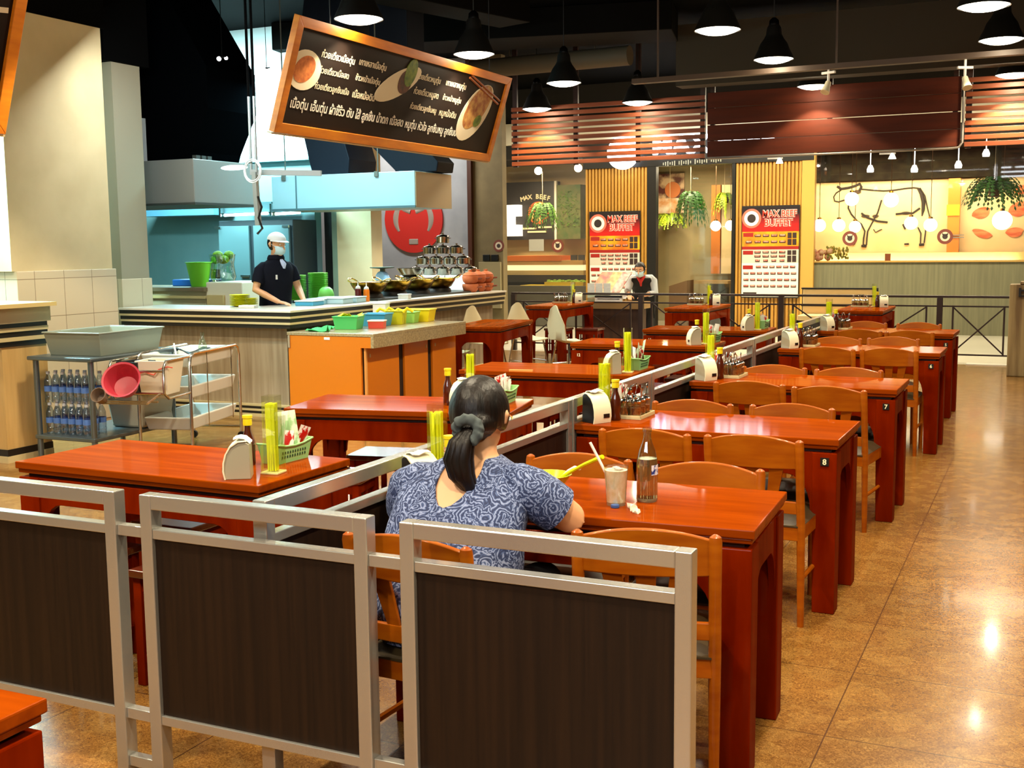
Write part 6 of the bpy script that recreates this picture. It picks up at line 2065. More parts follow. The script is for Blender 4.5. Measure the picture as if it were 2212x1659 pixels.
def fern(px, py, y, r, drop, n, label, mat, cord=True, seed=1):
    p = at(px, py, y=y)
    t = thing('hanging_fern', label, 'plant', (p.x, y, p.z))
    rnd = random.Random(seed)
    b = MB()
    for k in range(n):
        a = rnd.uniform(0, 2 * pi)
        L = rnd.uniform(0.55, 1.0)
        rr = r * L
        pts = []
        up = rnd.uniform(0.25, 0.6) * r
        for i in range(7):
            s = i / 6
            pts.append(Vector((rr * s ** 0.8 * cos(a), rr * s ** 0.8 * sin(a), up * sin(min(s * 2.2, 1.4)) - drop * L * s ** 2.2)))
        for i in range(6):
            q0, q1 = pts[i], pts[i + 1]
            d = (q1 - q0).normalized()
            sd = d.cross(Vector((0, 0, 1)))
            sd = sd.normalized() if sd.length > 1e-4 else Vector((1, 0, 0))
            w0 = 0.10 * r * (1 - (i / 6) ** 2) + 0.004
            for sgn in (-1, 1):
                for f_ in (0.0, 0.5):
                    m0 = q0.lerp(q1, f_)
                    tip = m0 + sd * sgn * w0 + d * 0.05 * r - Vector((0, 0, 0.02 * r))
                    b.add([m0, q0.lerp(q1, f_ + 0.45), tip], [(0, 1, 2)])
    b.build('fronds', mat, t, smooth=0)
    MB().lathe([(0.001, -0.12 * 1), (0.07, -0.12), (0.10, 0.0), (0.001, 0.0)], n=16).build('pot', M('pot_brown', (80, 50, 26), 0.6), t)
    if cord:
        MB().cyl((0, 0, 0), (0, 0, 3.25 - p.z), 0.005, 5).build('cord', M('cord_pale', (190, 170, 130), 0.6), t)


fern(1172, 452, 21.2, 0.42, 0.62, 90, 'hanging fern with long drooping fronds before the black MAX BEEF board', leaf_a, seed=2)
fern(2148, 410, 21.2, 0.60, 0.55, 120, 'big dark green hanging fern before the salmon pictures', leaf_b, seed=3)
fern(1492, 425, 21.5, 0.40, 0.75, 80, 'trailing dark plant hanging inside the glass door', leaf_b, seed=4)
fern(1447, 478, 22.25, 0.40, 0.30, 130, 'bright yellow-green lit plant under the hot pot poster', M('leaf_lit', (190, 206, 40), 0.5, 0, (120, 160, 30), (8, 8, 8)), True, seed=5)
fern(1565, 425, 22.25, 0.30, 0.55, 80, 'yellow-green plant hanging at the right side of the glass door', M('leaf_lit'), True, seed=6)
light('plant_light', 'POINT', (at(1450, 470, y=21.9).x, 21.55, 2.05), 18, (1.0, 0.95, 0.6), 0.05)

# globe lamps behind the glass
globe = E('globe_glow', (255, 246, 222), 4.0)
for (px, py, r, lab) in ((1770, 487, 0.14, 'leftmost low globe lamp before the mural'), (1812, 487, 0.14, 'globe lamp under the cow head'), (1840, 430, 0.15, 'upper globe lamp in front of the cow neck'), (1847, 490, 0.13, 'low globe lamp at the cow chest'),
                         (1925, 432, 0.16, 'brightest upper globe lamp at the cow belly'), (1968, 482, 0.14, 'low globe lamp under the cow flank'), (2010, 486, 0.14, 'low globe lamp at the cow rear legs'), (2165, 476, 0.20, 'wide globe lamp below the big fern'),
                         (1546, 488, 0.12, 'left globe lamp inside the glass door'), (1578, 487, 0.12, 'right globe lamp inside the glass door'), (1163, 369, 0.10, 'left bare bulb lamp above the black board'), (1249, 363, 0.10, 'right bare bulb lamp above the moss board')):
    p = at(px, py, y=21.55 + 0.3 * (px % 2))
    t = thing('globe_lamp', lab, 'lamp', p, group='globe lamps behind the glass')
    MB().ell((0, 0, 0), r * 0.82, 20, 12).build('globe', globe, t)
    MB().lathe([(0.001, r * 0.78), (0.04, r * 0.78), (0.035, r), (0.001, r * 1.05)], n=14).build('cap', brass, t)
    MB().cyl((0, 0, r), (0, 0, 3.25 - p.z), 0.006, 6).build('cord', M('cord_brown', (90, 66, 36), 0.6), t)

# mural with the cow
MYY = 23.14
mu = thing('cow_mural', 'cream wall mural with a line drawing of a standing cow', 'mural')
u, v = at(1757, 400, y=23.18), at(2048, 562, y=23.18)
MB().bb(u.x, v.x, 23.155, 23.19, v.z - 0.1, 2.70).build('ground', M('mural_cream', (224, 196, 140), 0.7, 0, (214, 186, 128), (2, 2, 2)), mu, smooth=0)


def cow(pts, r, n=6):
    P_ = [at(1730 + a / 4.589, 310 + b / 4.589, y=MYY) for a, b in pts]
    rs_ = r if isinstance(r, list) else [r] * len(P_)
    return MB().tube(P_, [q_ * 1.5 for q_ in rs_], n)


ink = M('mural_ink', (34, 22, 10), 0.8)
for pts, r in (([(400, 460), (350, 490), (325, 530), (335, 570), (375, 578), (430, 560), (480, 570)], 0.008), ([(360, 425), (400, 450), (470, 440), (540, 420), (585, 400), (600, 430), (580, 470)], 0.016),
               ([(580, 450), (700, 462), (820, 470), (930, 462), (1040, 445), (1120, 438), (1170, 445)], 0.009), ([(1160, 445), (1195, 500), (1215, 580), (1212, 660), (1200, 720)], [0.012, 0.022, 0.024, 0.02, 0.006]),
               ([(1180, 440), (1230, 520), (1255, 640), (1280, 740), (1320, 780)], 0.008), ([(480, 570), (470, 640), (500, 700), (560, 770), (600, 800)], 0.010), ([(560, 770), (545, 860), (530, 920), (545, 960), (530, 1000)], 0.008),
               ([(600, 800), (635, 870), (622, 940), (618, 1000), (650, 1005), (655, 940), (662, 870), (720, 760), (760, 690), (800, 560)], 0.009), ([(600, 690), (660, 735), (760, 770), (860, 780)], 0.012),
               ([(940, 700), (1030, 690), (1110, 690), (1180, 640)], 0.012), ([(1160, 830), (1190, 890), (1185, 990)], 0.008), ([(1240, 800), (1235, 880), (1222, 985)], 0.008), ([(1010, 800), (1035, 850)], 0.010), ([(1120, 800), (1090, 850)], 0.010),
               ([(600, 1015), (650, 1018)], 0.016), ([(1172, 1005), (1222, 1000)], 0.016), ([(1025, 997), (1070, 995)], 0.010), ([(480, 995), (525, 1000)], 0.010), ([(720, 850), (740, 880), (780, 860), (805, 850)], 0.006)):
    cow(pts, r).build('ink_line', ink, mu)
for (a, b, rx, rz) in ((560, 480, 0.07, 0.04), (640, 720, 0.08, 0.03), (1040, 690, 0.09, 0.03), (740, 720, 0.06, 0.03)):
    p = at(1730 + a / 4.589, 310 + b / 4.589, y=MYY)
    MB().ell(p, (rx, 0.004, rz), 14, 8).build('ink_patch', M('mural_wash', (70, 50, 28), 0.8), mu)
pl_ = thing('orange_pillar', 'narrow orange pillar right of the cow mural', 'pillar')
u, v = at(2050, 390, y=23.0), at(2070, 560, y=23.0)
MB().bb(u.x, v.x, 22.95, 23.10, v.z - 0.2, 2.70).build('shaft', M('pillar_orange', (206, 116, 24), 0.5), pl_, smooth=0)
q = at(2060, 455, y=22.95)
MB().bb(u.x - 0.02, v.x, 22.93, 22.95, q.z - 0.09, q.z + 0.11).build('plate', M('plate_yellow', (226, 170, 20), 0.5), pl_, smooth=0)
for k in range(2):
    q = at(2060, 508 + 5 * k, y=22.94)
    MB().bb(q.x - 0.25, q.x + 0.18, 22.93, 22.945, q.z - 0.008, q.z + 0.008).build('rod', M('plate_steel', (110, 110, 100), 0.4), pl_, smooth=0)
fm2 = thing('fish_mural', 'cream wall mural with orange salmon pieces right of the pillar', 'mural')
u, v = at(2072, 400, y=23.18), at(2212, 562, y=23.18)
MB().bb(u.x, v.x + 2.0, 23.155, 23.19, v.z - 0.1, 2.70).build('ground', M('mural_cream'), fm2, smooth=0)
sal = M('salmon', (200, 74, 18), 0.6, 0, (222, 130, 70), (4, 18, 18))
for (px, py, rx, rz, rot) in ((2120, 460, 0.17, 0.10, 0.3), (2122, 505, 0.19, 0.07, -0.35), (2192, 502, 0.16, 0.09, 0.05), (2200, 452, 0.18, 0.13, 0.5), (2106, 424, 0.05, 0.04, 0), (2205, 410, 0.12, 0.08, 0.3)):
    p = at(px, py, y=23.14)
    n = 18
    MB().prism([(rx * cos(2 * pi * k / n) * (1 if sin(2 * pi * k / n) > 0 else 0.8), rz * sin(2 * pi * k / n)) for k in range(n)], 0, 0.01, 'y', Matrix.Translation(p) @ Matrix.Rotation(-rot, 4, 'Y')).build('fish_piece', sal, fm2, smooth=0)
lg2 = thing('wall_ledge', 'wooden ledge with gold edge along the foot of the murals', 'ledge')
u, v = at(1757, 545, y=22.8), at(2212, 560, y=22.8)
MB().bb(u.x, v.x + 1.5, 22.7, 23.10, v.z - 0.15, u.z - 0.02).build('board', M('ledge_wood', (206, 164, 90), 0.5), lg2, smooth=0)
fb = thing('flower_bunch', 'cream flowers and yellow sprigs on the sill left of the mural', 'flowers', (at(1780, 560, y=20.75).x, 20.7, 1.235))
b1, b2 = MB(), MB()
for k in range(26):
    a, rr = random.uniform(0, 6.28), random.uniform(0.0, 0.22)
    b1.ell((rr * cos(a) - 0.05, 0.3 * rr * sin(a), random.uniform(0.03, 0.17)), random.uniform(0.03, 0.055), 8, 6)
for k in range(70):
    b2.ell((random.uniform(0.05, 0.42), random.uniform(-.06, .06), random.uniform(0.04, 0.24)), (0.018, 0.012, 0.026), 6, 4)
b1.build('blossoms', M('blossom', (226, 190, 150), 0.6, 0, (190, 110, 80), (9, 9, 9)), fb)
b2.build('sprigs', M('sprig', (190, 170, 60), 0.6, 0, (110, 120, 40), (9, 9, 9)), fb)
tag(MB().box((0, 0, 0.06), (0.09, 0.05, 0.12)).build('card_holder', M('card_brown', (150, 76, 36), 0.5), loc=(at(1918, 555, y=20.7).x, 20.68, 1.235), smooth=0), 'small brown card stand on the sill before the mural', 'card stand')
for k, (px, py) in enumerate(((1768, 412), (1838, 428), (1883, 385), (2005, 370))):
    pass
for (px, py, lab) in ((1880, 372, 'small white downlight under the dark shop ceiling, left of the fern'), (1975, 372, 'small white downlight with a red hood over the cow back'), (2070, 363, 'small white downlight before the orange pillar top'), (2130, 338, 'small white downlight near the right slats')):
    p = at(px, py, y=21.2)
    tag(MB().lathe([(0.001, 0), (0.055, 0), (0.06, 0.05), (0.03, 0.12), (0.001, 0.12)], n=14).cyl((0, 0, 0.12), (0, 0, 3.25 - p.z), 0.008, 6).build('down_light', [E('down_glow', (255, 252, 240), 4.0)], loc=p), lab, 'light')

# bench in the corridor
be = thing('corridor_bench', 'cream padded bench with a black frame against the grey front wall', 'bench')
p0, p1 = at(1735, 623, y=18.5), at(1893, 622, y=18.5)
x0, x1 = p0.x, p1.x
MB().bb(x0, x1, 18.48, 18.56, 0.28, 0.83).build('backrest', M('bench_pad', (226, 196, 140), 0.55), be, smooth=0, bevel=0.015)
MB().bb(x0, x1, 18.05, 18.48, 0.36, 0.44).build('seat', M('bench_pad'), be, smooth=0, bevel=0.015)
bf = MB()
for z in (0.83, 0.56):
    bf.bb(x0 - 0.02, x1 + 0.02, 18.46, 18.58, z, z + 0.02)
for x in (x0 - 0.01, x1 + 0.01):
    bf.bb(x - 0.012, x + 0.012, 18.05, 18.58, 0.34, 0.36).bb(x - 0.012, x + 0.012, 18.54, 18.58, 0, 0.85).bb(x - 0.012, x + 0.012, 18.05, 18.09, 0, 0.36)
bf.build('frame', black_m, be, smooth=0)
MB().bb(x0, x1, 18.1, 18.5, 0.0, 0.34).build('base', M('bench_under', (40, 32, 24), 0.6), be, smooth=0)

# menu stand before the far worker
st = thing('menu_stand', 'wooden stand with tilted red and orange menus in front of the far worker', 'stand')
MB().bb(-6.35, -5.45, 16.05, 16.35, 0.0, 0.62).build('box', M('stand_brown', (74, 44, 22), 0.6, 0, (56, 32, 16), (20, 20, 1.5)), st, smooth=0)
MB().bb(-6.40, -5.40, 16.0, 16.4, 0.62, 0.72).build('shelf', M('stand_beige', (150, 120, 76), 0.5), st, smooth=0)
mm = M('menu_red', (150, 50, 36), 0.4, 0, (226, 150, 90), (12, 12, 12))
for (px0, px1, m, nm) in ((1277, 1302, mm, 'menu'), (1302, 1322, M('menu_orange', (230, 130, 40), 0.4, 0, (250, 200, 120), (14, 14, 14)), 'menu'), (1322, 1342, M('menu_pale', (206, 200, 180), 0.4, 0, (170, 80, 60), (14, 14, 14)), 'menu')):
    u, v = at(px0, 620, y=16.2), at(px1, 588, y=16.2)
    MB().sheet([[(u.x, 16.12, 0.86), (v.x, 16.12, 0.86)], [(u.x + 0.12, 16.34, v.z), (v.x + 0.12, 16.34, v.z)]], 0.012).build(nm, m, st, smooth=0)
lh = thing('leaflet_holder', 'clear holder with white leaflets standing on the railing side of the menu stand', 'leaflet holder')
u, v = at(1268, 612, y=15.98), at(1318, 652, y=15.98)
for k in range(3):
    x = u.x + (v.x - u.x) * k / 3
    MB().bb(x, x + (v.x - u.x) / 3 - 0.01, 16.0 + 0.01 * k, 16.012 + 0.01 * k, 0.722, u.z).build('leaflet', M('leaflet', (232, 230, 220), 0.5, 0, (206, 206, 200), (10, 10, 40)), lh, smooth=0)
MB().bb(u.x - 0.01, v.x + 0.01, 15.97, 15.975, 0.722, 0.86).build('front_pane', plastic_clear, lh, smooth=0)
ts = thing('table_sign', 'black-topped white sign hung on the railing before the menu stand', 'sign')
u, v = at(1285, 638, y=15.64), at(1344, 652, y=15.64)
MB().bb(u.x, v.x, 15.64, 15.66, v.z, u.z).build('panel', paper, ts, smooth=0)
MB().bb(u.x, v.x, 15.63, 15.64, u.z - 0.03, u.z).build('header', blackp, ts, smooth=0)
MB().bb(u.x + 0.04, v.x - 0.04, 15.636, 15.641, (u.z + v.z) / 2 - 0.012, (u.z + v.z) / 2 - 0.002).build('lettering', M('poster_black'), ts, smooth=0)
# ------------------------------------------------------------------ people
def fuse(o, voxel, it=4):
    m = o.modifiers.new('fuse', 'REMESH')
    m.mode = 'VOXEL'
    m.voxel_size = voxel
    m.use_smooth_shade = True
    s = o.modifiers.new('soften', 'SMOOTH')
    s.iterations = it
    s.factor = 0.5
    return o


def frame_of(pos, yaw, pitch=0.0, roll=0.0):
    """Head frame: local +Y looks forward."""
    return Matrix.Translation(pos) @ Matrix.Rotation(yaw, 4, 'Z') @ Matrix.Rotation(-pitch, 4, 'X') @ Matrix.Rotation(roll, 4, 'Y')


def head_solid(b, T, k=1.0):
    """Skull, jaw, nose, ears, lips in the head frame (origin at skull centre)."""
    S = lambda v: T @ (Vector(v) * k)
    b.ell((0, 0, 0), (0.074 * k, 0.094 * k, 0.098 * k), 22, 14, M_=None) if False else None
    for c, r in (((0, -0.006, 0.012), (0.073, 0.092, 0.092)), ((0, 0.022, -0.045), (0.058, 0.066, 0.068)), ((0, 0.052, -0.083), (0.030, 0.030, 0.026))):
        n, m = 20, 12
        rings = []
        for i in range(m + 1):
            th = -pi / 2 + pi * i / m
            q = max(cos(th), 1e-3)
            rings.append([S((c[0] + r[0] * q * cos(2 * pi * j / n), c[1] + r[1] * q * sin(2 * pi * j / n), c[2] + r[2] * sin(th))) for j in range(n)])
        b.ring_tube(rings)
    b.tube([S((0, 0.078, 0.012)), S((0, 0.092, -0.015)), S((0, 0.104, -0.032)), S((0, 0.088, -0.042))], [0.009 * k, 0.011 * k, 0.015 * k, 0.010 * k], 8)
    b.tube([S((-0.02, 0.083, -0.062)), S((0, 0.09, -0.062)), S((0.02, 0.083, -0.062))], [0.006 * k, 0.009 * k, 0.006 * k], 8)
    for s in (-1, 1):
        b.tube([S((s * 0.076, -0.012, 0.022)), S((s * 0.085, -0.018, 0.004)), S((s * 0.080, -0.010, -0.026))], [0.010 * k, 0.013 * k, 0.007 * k], 8)


def hand(b, wrist, d, palm_n, k=1.0, curl=0.5, side=1):
    """Palm and five separate bent fingers. d: direction of the fingers, palm_n: towards which they curl."""
    d = Vector(d).normalized()
    pn = Vector(palm_n)
    pn = (pn - d * pn.dot(d)).normalized()
    sd = d.cross(pn) * side
    w = Vector(wrist)
    b.ring_tube([[w + d * (a * k) + sd * (x * wd * k) + pn * (y * th * k) for x, y in ((-1, -.6), (-.6, -1), (.6, -1), (1, -.6), (1, .6), (.6, 1), (-.6, 1), (-1, .6))] for a, wd, th in ((-0.01, 0.022, 0.018), (0.03, 0.034, 0.014), (0.075, 0.040, 0.013), (0.09, 0.036, 0.010))])
    for i, L in enumerate((0.070, 0.080, 0.074, 0.058)):
        o = w + d * (0.085 * k) + sd * ((0.030 - 0.0205 * i) * k)
        p1 = o + d * (L * 0.45 * k) + pn * (L * 0.12 * curl * k)
        p2 = p1 + (d * (1 - 0.5 * curl) + pn * curl).normalized() * (L * 0.32 * k)
        p3 = p2 + (d * (1 - 0.9 * curl) + pn * curl * 1.5).normalized() * (L * 0.26 * k)
        b.tube([o - d * 0.02 * k, o, p1, p2, p3], [0.0085 * k, 0.0092 * k, 0.0086 * k, 0.0078 * k, 0.006 * k], 8)
    o = w + d * (0.022 * k) + sd * (0.026 * k)
    b.tube([o, o + (d * 0.5 + sd * 0.9 + pn * 0.3).normalized() * 0.036 * k, o + (d * 0.75 + sd * 0.75 + pn * 0.4).normalized() * 0.062 * k, o + (d * 0.95 + sd * 0.6 + pn * 0.5).normalized() * 0.086 * k],
           [0.0125 * k, 0.0115 * k, 0.0098 * k, 0.007 * k], 8)


def torso_ring(secs, t, grow, n=36):
    """Point ring of the trunk at parameter t in 0..len-1."""
    i = min(int(t), len(secs) - 2)
    f = t - i
    a, b = secs[i], secs[i + 1]
    c = Vector(a[0]).lerp(Vector(b[0]), f)
    rx = a[1] + (b[1] - a[1]) * f + grow
    ry = a[2] + (b[2] - a[2]) * f + grow
    ax = Vector(a[3]).lerp(Vector(b[3]), f).normalized()
    fw = Vector((-ax.y, ax.x, 0))
    return [c + ax * (rx * math.copysign(abs(cos(q)) ** 0.85, cos(q))) + fw * (ry * math.copysign(abs(sin(q)) ** 0.85, sin(q))) for q in [2 * pi * k / n for k in range(n)]], c


def shirt_trunk(b, secs, t0, top, grow, n=36, rows=16):
    """Open cloth tube around the trunk; top(q) gives the neckline parameter per angle."""
    ringset = []
    for r in range(rows + 1):
        ring = []
        for k in range(n):
            q = 2 * pi * k / n
            t = t0 + (top(q) - t0) * r / rows
            pts, _ = torso_ring(secs, t, grow + 0.006 * sin(q * 5 + r * 0.9) * (1 - r / rows), n)
            ring.append(pts[k])
        ringset.append(ring)
    b.ring_tube(ringset, cap=False)
    inner = []
    for r in (rows, rows - 1):
        inner.append([torso_ring(secs, t0 + (top(2 * pi * k / n) - t0) * r / rows, grow - 0.006, n)[0][k] for k in range(n)])
    b.ring_tube([ringset[-1]] + inner, cap=False)


# ---- paisley print for the woman's top
def paisley():
    m = bpy.data.materials.new('paisley_print')
    m.use_nodes = True
    nt_ = m.node_tree
    N = nt_.nodes.new
    L = nt_.links.new
    b = nt_.nodes['Principled BSDF']
    tc = N('ShaderNodeTexCoord')
    v = N('ShaderNodeTexVoronoi')
    v.inputs['Scale'].default_value = 17
    nz = N('ShaderNodeTexNoise')
    nz.inputs['Scale'].default_value = 20
    nz.inputs['Detail'].default_value = 2
    nz.inputs['Distortion'].default_value = 1.6
    mx = N('ShaderNodeMixRGB')
    mx.inputs[0].default_value = 0.05
    L(tc.outputs['Object'], mx.inputs[1])
    L(nz.outputs['Color'], mx.inputs[2])
    L(mx.outputs[0], v.inputs['Vector'])
    L(tc.outputs['Object'], nz.inputs['Vector'])
    a1_ = N('ShaderNodeMath')
    a1_.operation = 'MULTIPLY'
    a1_.inputs[1].default_value = 38
    L(v.outputs['Distance'], a1_.inputs[0])
    a2_ = N('ShaderNodeMath')
    a2_.operation = 'MULTIPLY_ADD'
    a2_.inputs[1].default_value = 9
    L(nz.outputs['Fac'], a2_.inputs[0])
    L(a1_.outputs[0], a2_.inputs[2])
    sn_ = N('ShaderNodeMath')
    sn_.operation = 'SINE'
    L(a2_.outputs[0], sn_.inputs[0])
    cr = N('ShaderNodeValToRGB')
    e = cr.color_ramp.elements
    e[0].position, e[0].color = 0.0, lin((32, 42, 78))
    e[1].position, e[1].color = 1.0, lin((142, 154, 190))
    q = e.new(0.45)
    q.color = lin((60, 76, 118))
    q = e.new(0.72)
    q.color = lin((84, 100, 142))
    mr = N('ShaderNodeMapRange')
    mr.inputs[1].default_value = -1
    L(sn_.outputs[0], mr.inputs[0])
    L(mr.outputs[0], cr.inputs[0])
    L(cr.outputs[0], b.inputs['Base Color'])
    b.inputs['Roughness'].default_value = 0.8
    return m


# ================================================================== seated woman
wm = thing('person', 'seated woman seen from behind, blue patterned top, dark ponytail with grey scrunchie', 'person', (-1.53, 2.86, 0))
wm_off = Vector((-1.53, 2.86, 0))


def W(v):
    return Vector(v) - wm_off


AX = (0.985, 0.17, 0)
secs = [(W((-1.54, 2.84, 0.42)), 0.185, 0.14, AX), (W((-1.54, 2.83, 0.52)), 0.20, 0.145, AX), (W((-1.535, 2.84, 0.62)), 0.195, 0.135, AX), (W((-1.53, 2.865, 0.73)), 0.192, 0.125, AX),
        (W((-1.525, 2.90, 0.82)), 0.192, 0.115, AX), (W((-1.52, 2.935, 0.885)), 0.178, 0.095, AX), (W((-1.515, 2.955, 0.925)), 0.125, 0.07, AX), (W((-1.513, 2.968, 0.955)), 0.066, 0.056, AX), (W((-1.512, 2.985, 1.01)), 0.05, 0.05, AX)]
b = MB()
b.ring_tube([torso_ring(secs, t * 0.25, 0.0)[0] for t in range(0, 33)])
HT = frame_of(W((-1.513, 3.005, 1.066)), 0.12, 0.32)
head_solid(b, HT, 1.0)
Rsh, Rel, Rwr = W((-1.345, 2.955, 0.875)), W((-1.245, 3.045, 0.775)), W((-1.43, 3.26, 0.80))
Lsh, Lel, Lwr = W((-1.69, 2.90, 0.865)), W((-1.785, 3.04, 0.735)), W((-1.60, 3.27, 0.795))
for sh, el, wr in ((Rsh, Rel, Rwr), (Lsh, Lel, Lwr)):
    b.tube([sh + Vector((0, 0, 0.0)), sh.lerp(el, 0.5), el, el.lerp(wr, 0.35), el.lerp(wr, 0.8), wr], [0.060, 0.056, 0.047, 0.045, 0.032, 0.027], 14)
hand(b, Rwr, Vector((-0.35, 0.9, 0.1)), (-0.8, -0.3, -0.2), 0.95, 0.8, -1)
hand(b, Lwr, Vector((0.45, 0.85, 0.05)), (0.8, -0.4, -0.2), 0.95, 0.8, 1)
for s in (-1, 1):
    hip = W((-1.54 + s * 0.10, 2.86, 0.50))
    kn = W((-1.55 + s * 0.12, 3.26, 0.50))
    an = W((-1.56 + s * 0.12, 3.20, 0.09))
    b.tube([hip, hip.lerp(kn, 0.5), kn, kn.lerp(an, 0.3), an], [0.088, 0.078, 0.060, 0.056, 0.036], 14)
    b.tube([an + Vector((0, -0.04, -0.045)), an + Vector((0, 0.05, -0.05)), an + Vector((0, 0.17, -0.062))], [0.032, 0.036, 0.022], 10)
fuse(b.build('body', skin, wm), 0.0075, 3)
# clothes
b = MB()


def neck(q):
    # deep V at the back, high on the shoulders
    back = max(0.0, cos(q + pi / 2 + 0.08)) ** 13
    return 7.02 - 2.8 * back - 0.55 * max(0.0, sin(q)) ** 3


shirt_trunk(b, secs, 0.35, neck, 0.012, 84, 26)
for sh, el in ((Rsh, Rel), (Lsh, Lel)):
    d = (el - sh)
    st_ = sh.lerp(Vector(secs[6][0]), 0.6)
    b.tube([st_, sh.lerp(Vector(secs[6][0]), 0.2), sh + d * 0.1, sh + d * 0.42, sh + d * 0.72, sh + d * 0.72], [0.035, 0.062, 0.070, 0.073, 0.071, 0.064], 20)
o = b.build('patterned_top', paisley(), wm, smooth=70)
b = MB()
for s in (-1, 1):
    hip = W((-1.54 + s * 0.10, 2.84, 0.49))
    kn = W((-1.55 + s * 0.12, 3.26, 0.50))
    an = W((-1.56 + s * 0.12, 3.20, 0.12))
    b.tube([hip, hip.lerp(kn, 0.5), kn, kn.lerp(an, 0.3), an], [0.108, 0.094, 0.074, 0.068, 0.05], 14)
b.ring_tube([torso_ring(secs, t, 0.006)[0] for t in (0.0, 0.4, 0.8, 1.0)])
fuse(b.build('black_trousers', M('trouser_black', (16, 15, 18), 0.8), wm), 0.011, 3)
b = MB()
S = lambda v: HT @ Vector(v)
n, m = 40, 18
rings = []
for i in range(m + 1):
    th = -pi / 2 + pi * i / m
    ring = []
    for j in range(n):
        q = 2 * pi * j / n
        c_ = max(cos(th), 1e-3)
        back = 0.5 - 0.5 * sin(q)
        x, y, z = 0.088 * c_ * cos(q), 0.108 * c_ * sin(q), 0.108 * sin(th)
        if y > 0.05 and z < 0.045:
            y = 0.05 + (y - 0.05) * 0.1
            x *= 0.86
        if z < -0.05 and y > -0.03:
            z = -0.05
        ring.append(S((x * (1 + 0.012 * sin(q * 9 + th * 3)), y - 0.010, z + 0.012)))
    rings.append(ring)
b.ring_tube(rings)
tie = S((0.02, -0.112, -0.058))
for k in range(16):
    a = k * 2.4
    rt = S((0.078 * cos(a) * random.uniform(.5, 1), -0.03 + 0.03 * sin(a), 0.07 * sin(a)))
    b.tube([rt, rt.lerp(tie, 0.55) + (S((0, -0.02, 0)) - S((0, 0, 0))), tie], [0.02, 0.022, 0.012], 8)
hr = b.build('hair', hair_m, wm, smooth=70)
fuse(hr, 0.006, 3)
b = MB()
t0 = tie + Vector((0.0, -0.012, 0.0))
path = [t0, t0 + Vector((-0.012, -0.030, -0.035)), t0 + Vector((-0.020, -0.036, -0.08)), t0 + Vector((-0.014, -0.030, -0.125)), t0 + Vector((0.004, -0.022, -0.16)), t0 + Vector((0.012, -0.016, -0.178))]
for k in range(9):
    a = k * 0.7
    ox = Vector((0.016 * cos(a) * (k > 0), 0.012 * sin(a) * (k > 0), 0))
    b.tube([p_ + ox * w_ for p_, w_ in zip(path, (0.6, 1.3, 1.5, 1.35, 0.9, 0.3))], [0.014, 0.020, 0.023, 0.020, 0.013, 0.003], 8)
b.build('ponytail', hair_m, wm, smooth=70)
b = MB()
for k in range(12):
    a = 2 * pi * k / 12
    a2 = a + 0.45
    rad = 0.030
    c0_ = t0 + Vector((rad * cos(a), 0.012 * sin(a * 2) - 0.008, rad * sin(a)))
    c1__ = t0 + Vector((rad * 1.12 * cos(a2), 0.012 * sin(a2 * 2 + 1) - 0.012, rad * 1.12 * sin(a2)))
    b.tube([c0_, c0_.lerp(c1__, 0.5) * 1.0 + Vector((0.004 * cos(a), -0.01, 0.004 * sin(a))), c1__], [0.014, 0.019, 0.013], 8)
fuse(b.build('scrunchie', M('scrunchie_grey', (74, 82, 82), 0.9), wm), 0.0045, 2)
gls = MB()
gls.tube([S((0.084, -0.01, 0.012)), S((0.082, 0.05, 0.010)), S((0.070, 0.088, 0.008))], 0.0022, 6)
gls.build('spectacle_arm', chrome, wm)


def face(root, T, k=1.0):
    S_ = lambda v: T @ (Vector(v) * k)
    for s in (-1, 1):
        MB().ell(S_((s * 0.030, 0.079, 0.006)), (0.0135 * k, 0.008 * k, 0.007 * k), 10, 8).build('eye_white', M('eye_white', (232, 228, 220), 0.3), root)
        MB().ell(S_((s * 0.030, 0.086, 0.006)), (0.006 * k, 0.004 * k, 0.006 * k), 10, 8).build('iris', M('iris_dark', (20, 12, 8), 0.2), root)
        MB().tube([S_((s * 0.014, 0.090, 0.026)), S_((s * 0.032, 0.087, 0.031)), S_((s * 0.048, 0.076, 0.025))], [0.003 * k, 0.0038 * k, 0.002 * k], 6).build('eyebrow', M('brow', (24, 16, 12), 0.7), root)


def mask(root, T, mat, k=1.0):
    b = MB()
    g = []
    for i in range(7):
        z = -0.012 - 0.083 * i / 6
        row = []
        for j in range(11):
            u = -1 + j / 5
            y = 0.108 - 0.062 * abs(u) ** 1.8 - 0.030 * max(0, (i - 3.5) / 2.5) ** 2 - 0.016 * max(0, (2 - i) / 2) + 0.003 * (i % 2)
            row.append(T @ (Vector((u * 0.066 * (1 - 0.12 * (i / 6)), y, z)) * k))
        g.append(row)
    b.sheet(g, 0.003)
    o = b.build('face_mask', mat, root, smooth=60)
    for s in (-1, 1):
        MB().tube([T @ (Vector((s * 0.064, 0.05, -0.02)) * k), T @ (Vector((s * 0.082, 0.0, 0.005)) * k)], 0.002, 5).build('ear_loop', mat, o)
    return o


maskm = M('mask_blue', (206, 236, 242), 0.8)

# ================================================================== cook behind the counter
ck = thing('person', 'cook in a white cap, face mask and dark navy polo with hands on the counter', 'person', (-7.0, 9.42, 0))
co = Vector((-7.0, 9.42, 0))
AX2 = (0.42, 0.907, 0)       # shoulder line: she faces the room, turned to the right


def C_(v):
    return Vector(v)


fwd2 = Vector((0.907, -0.42, 0))
ax2 = Vector(AX2)


def K(a, f, z):
    return ax2 * a + fwd2 * f + Vector((0, 0, z))


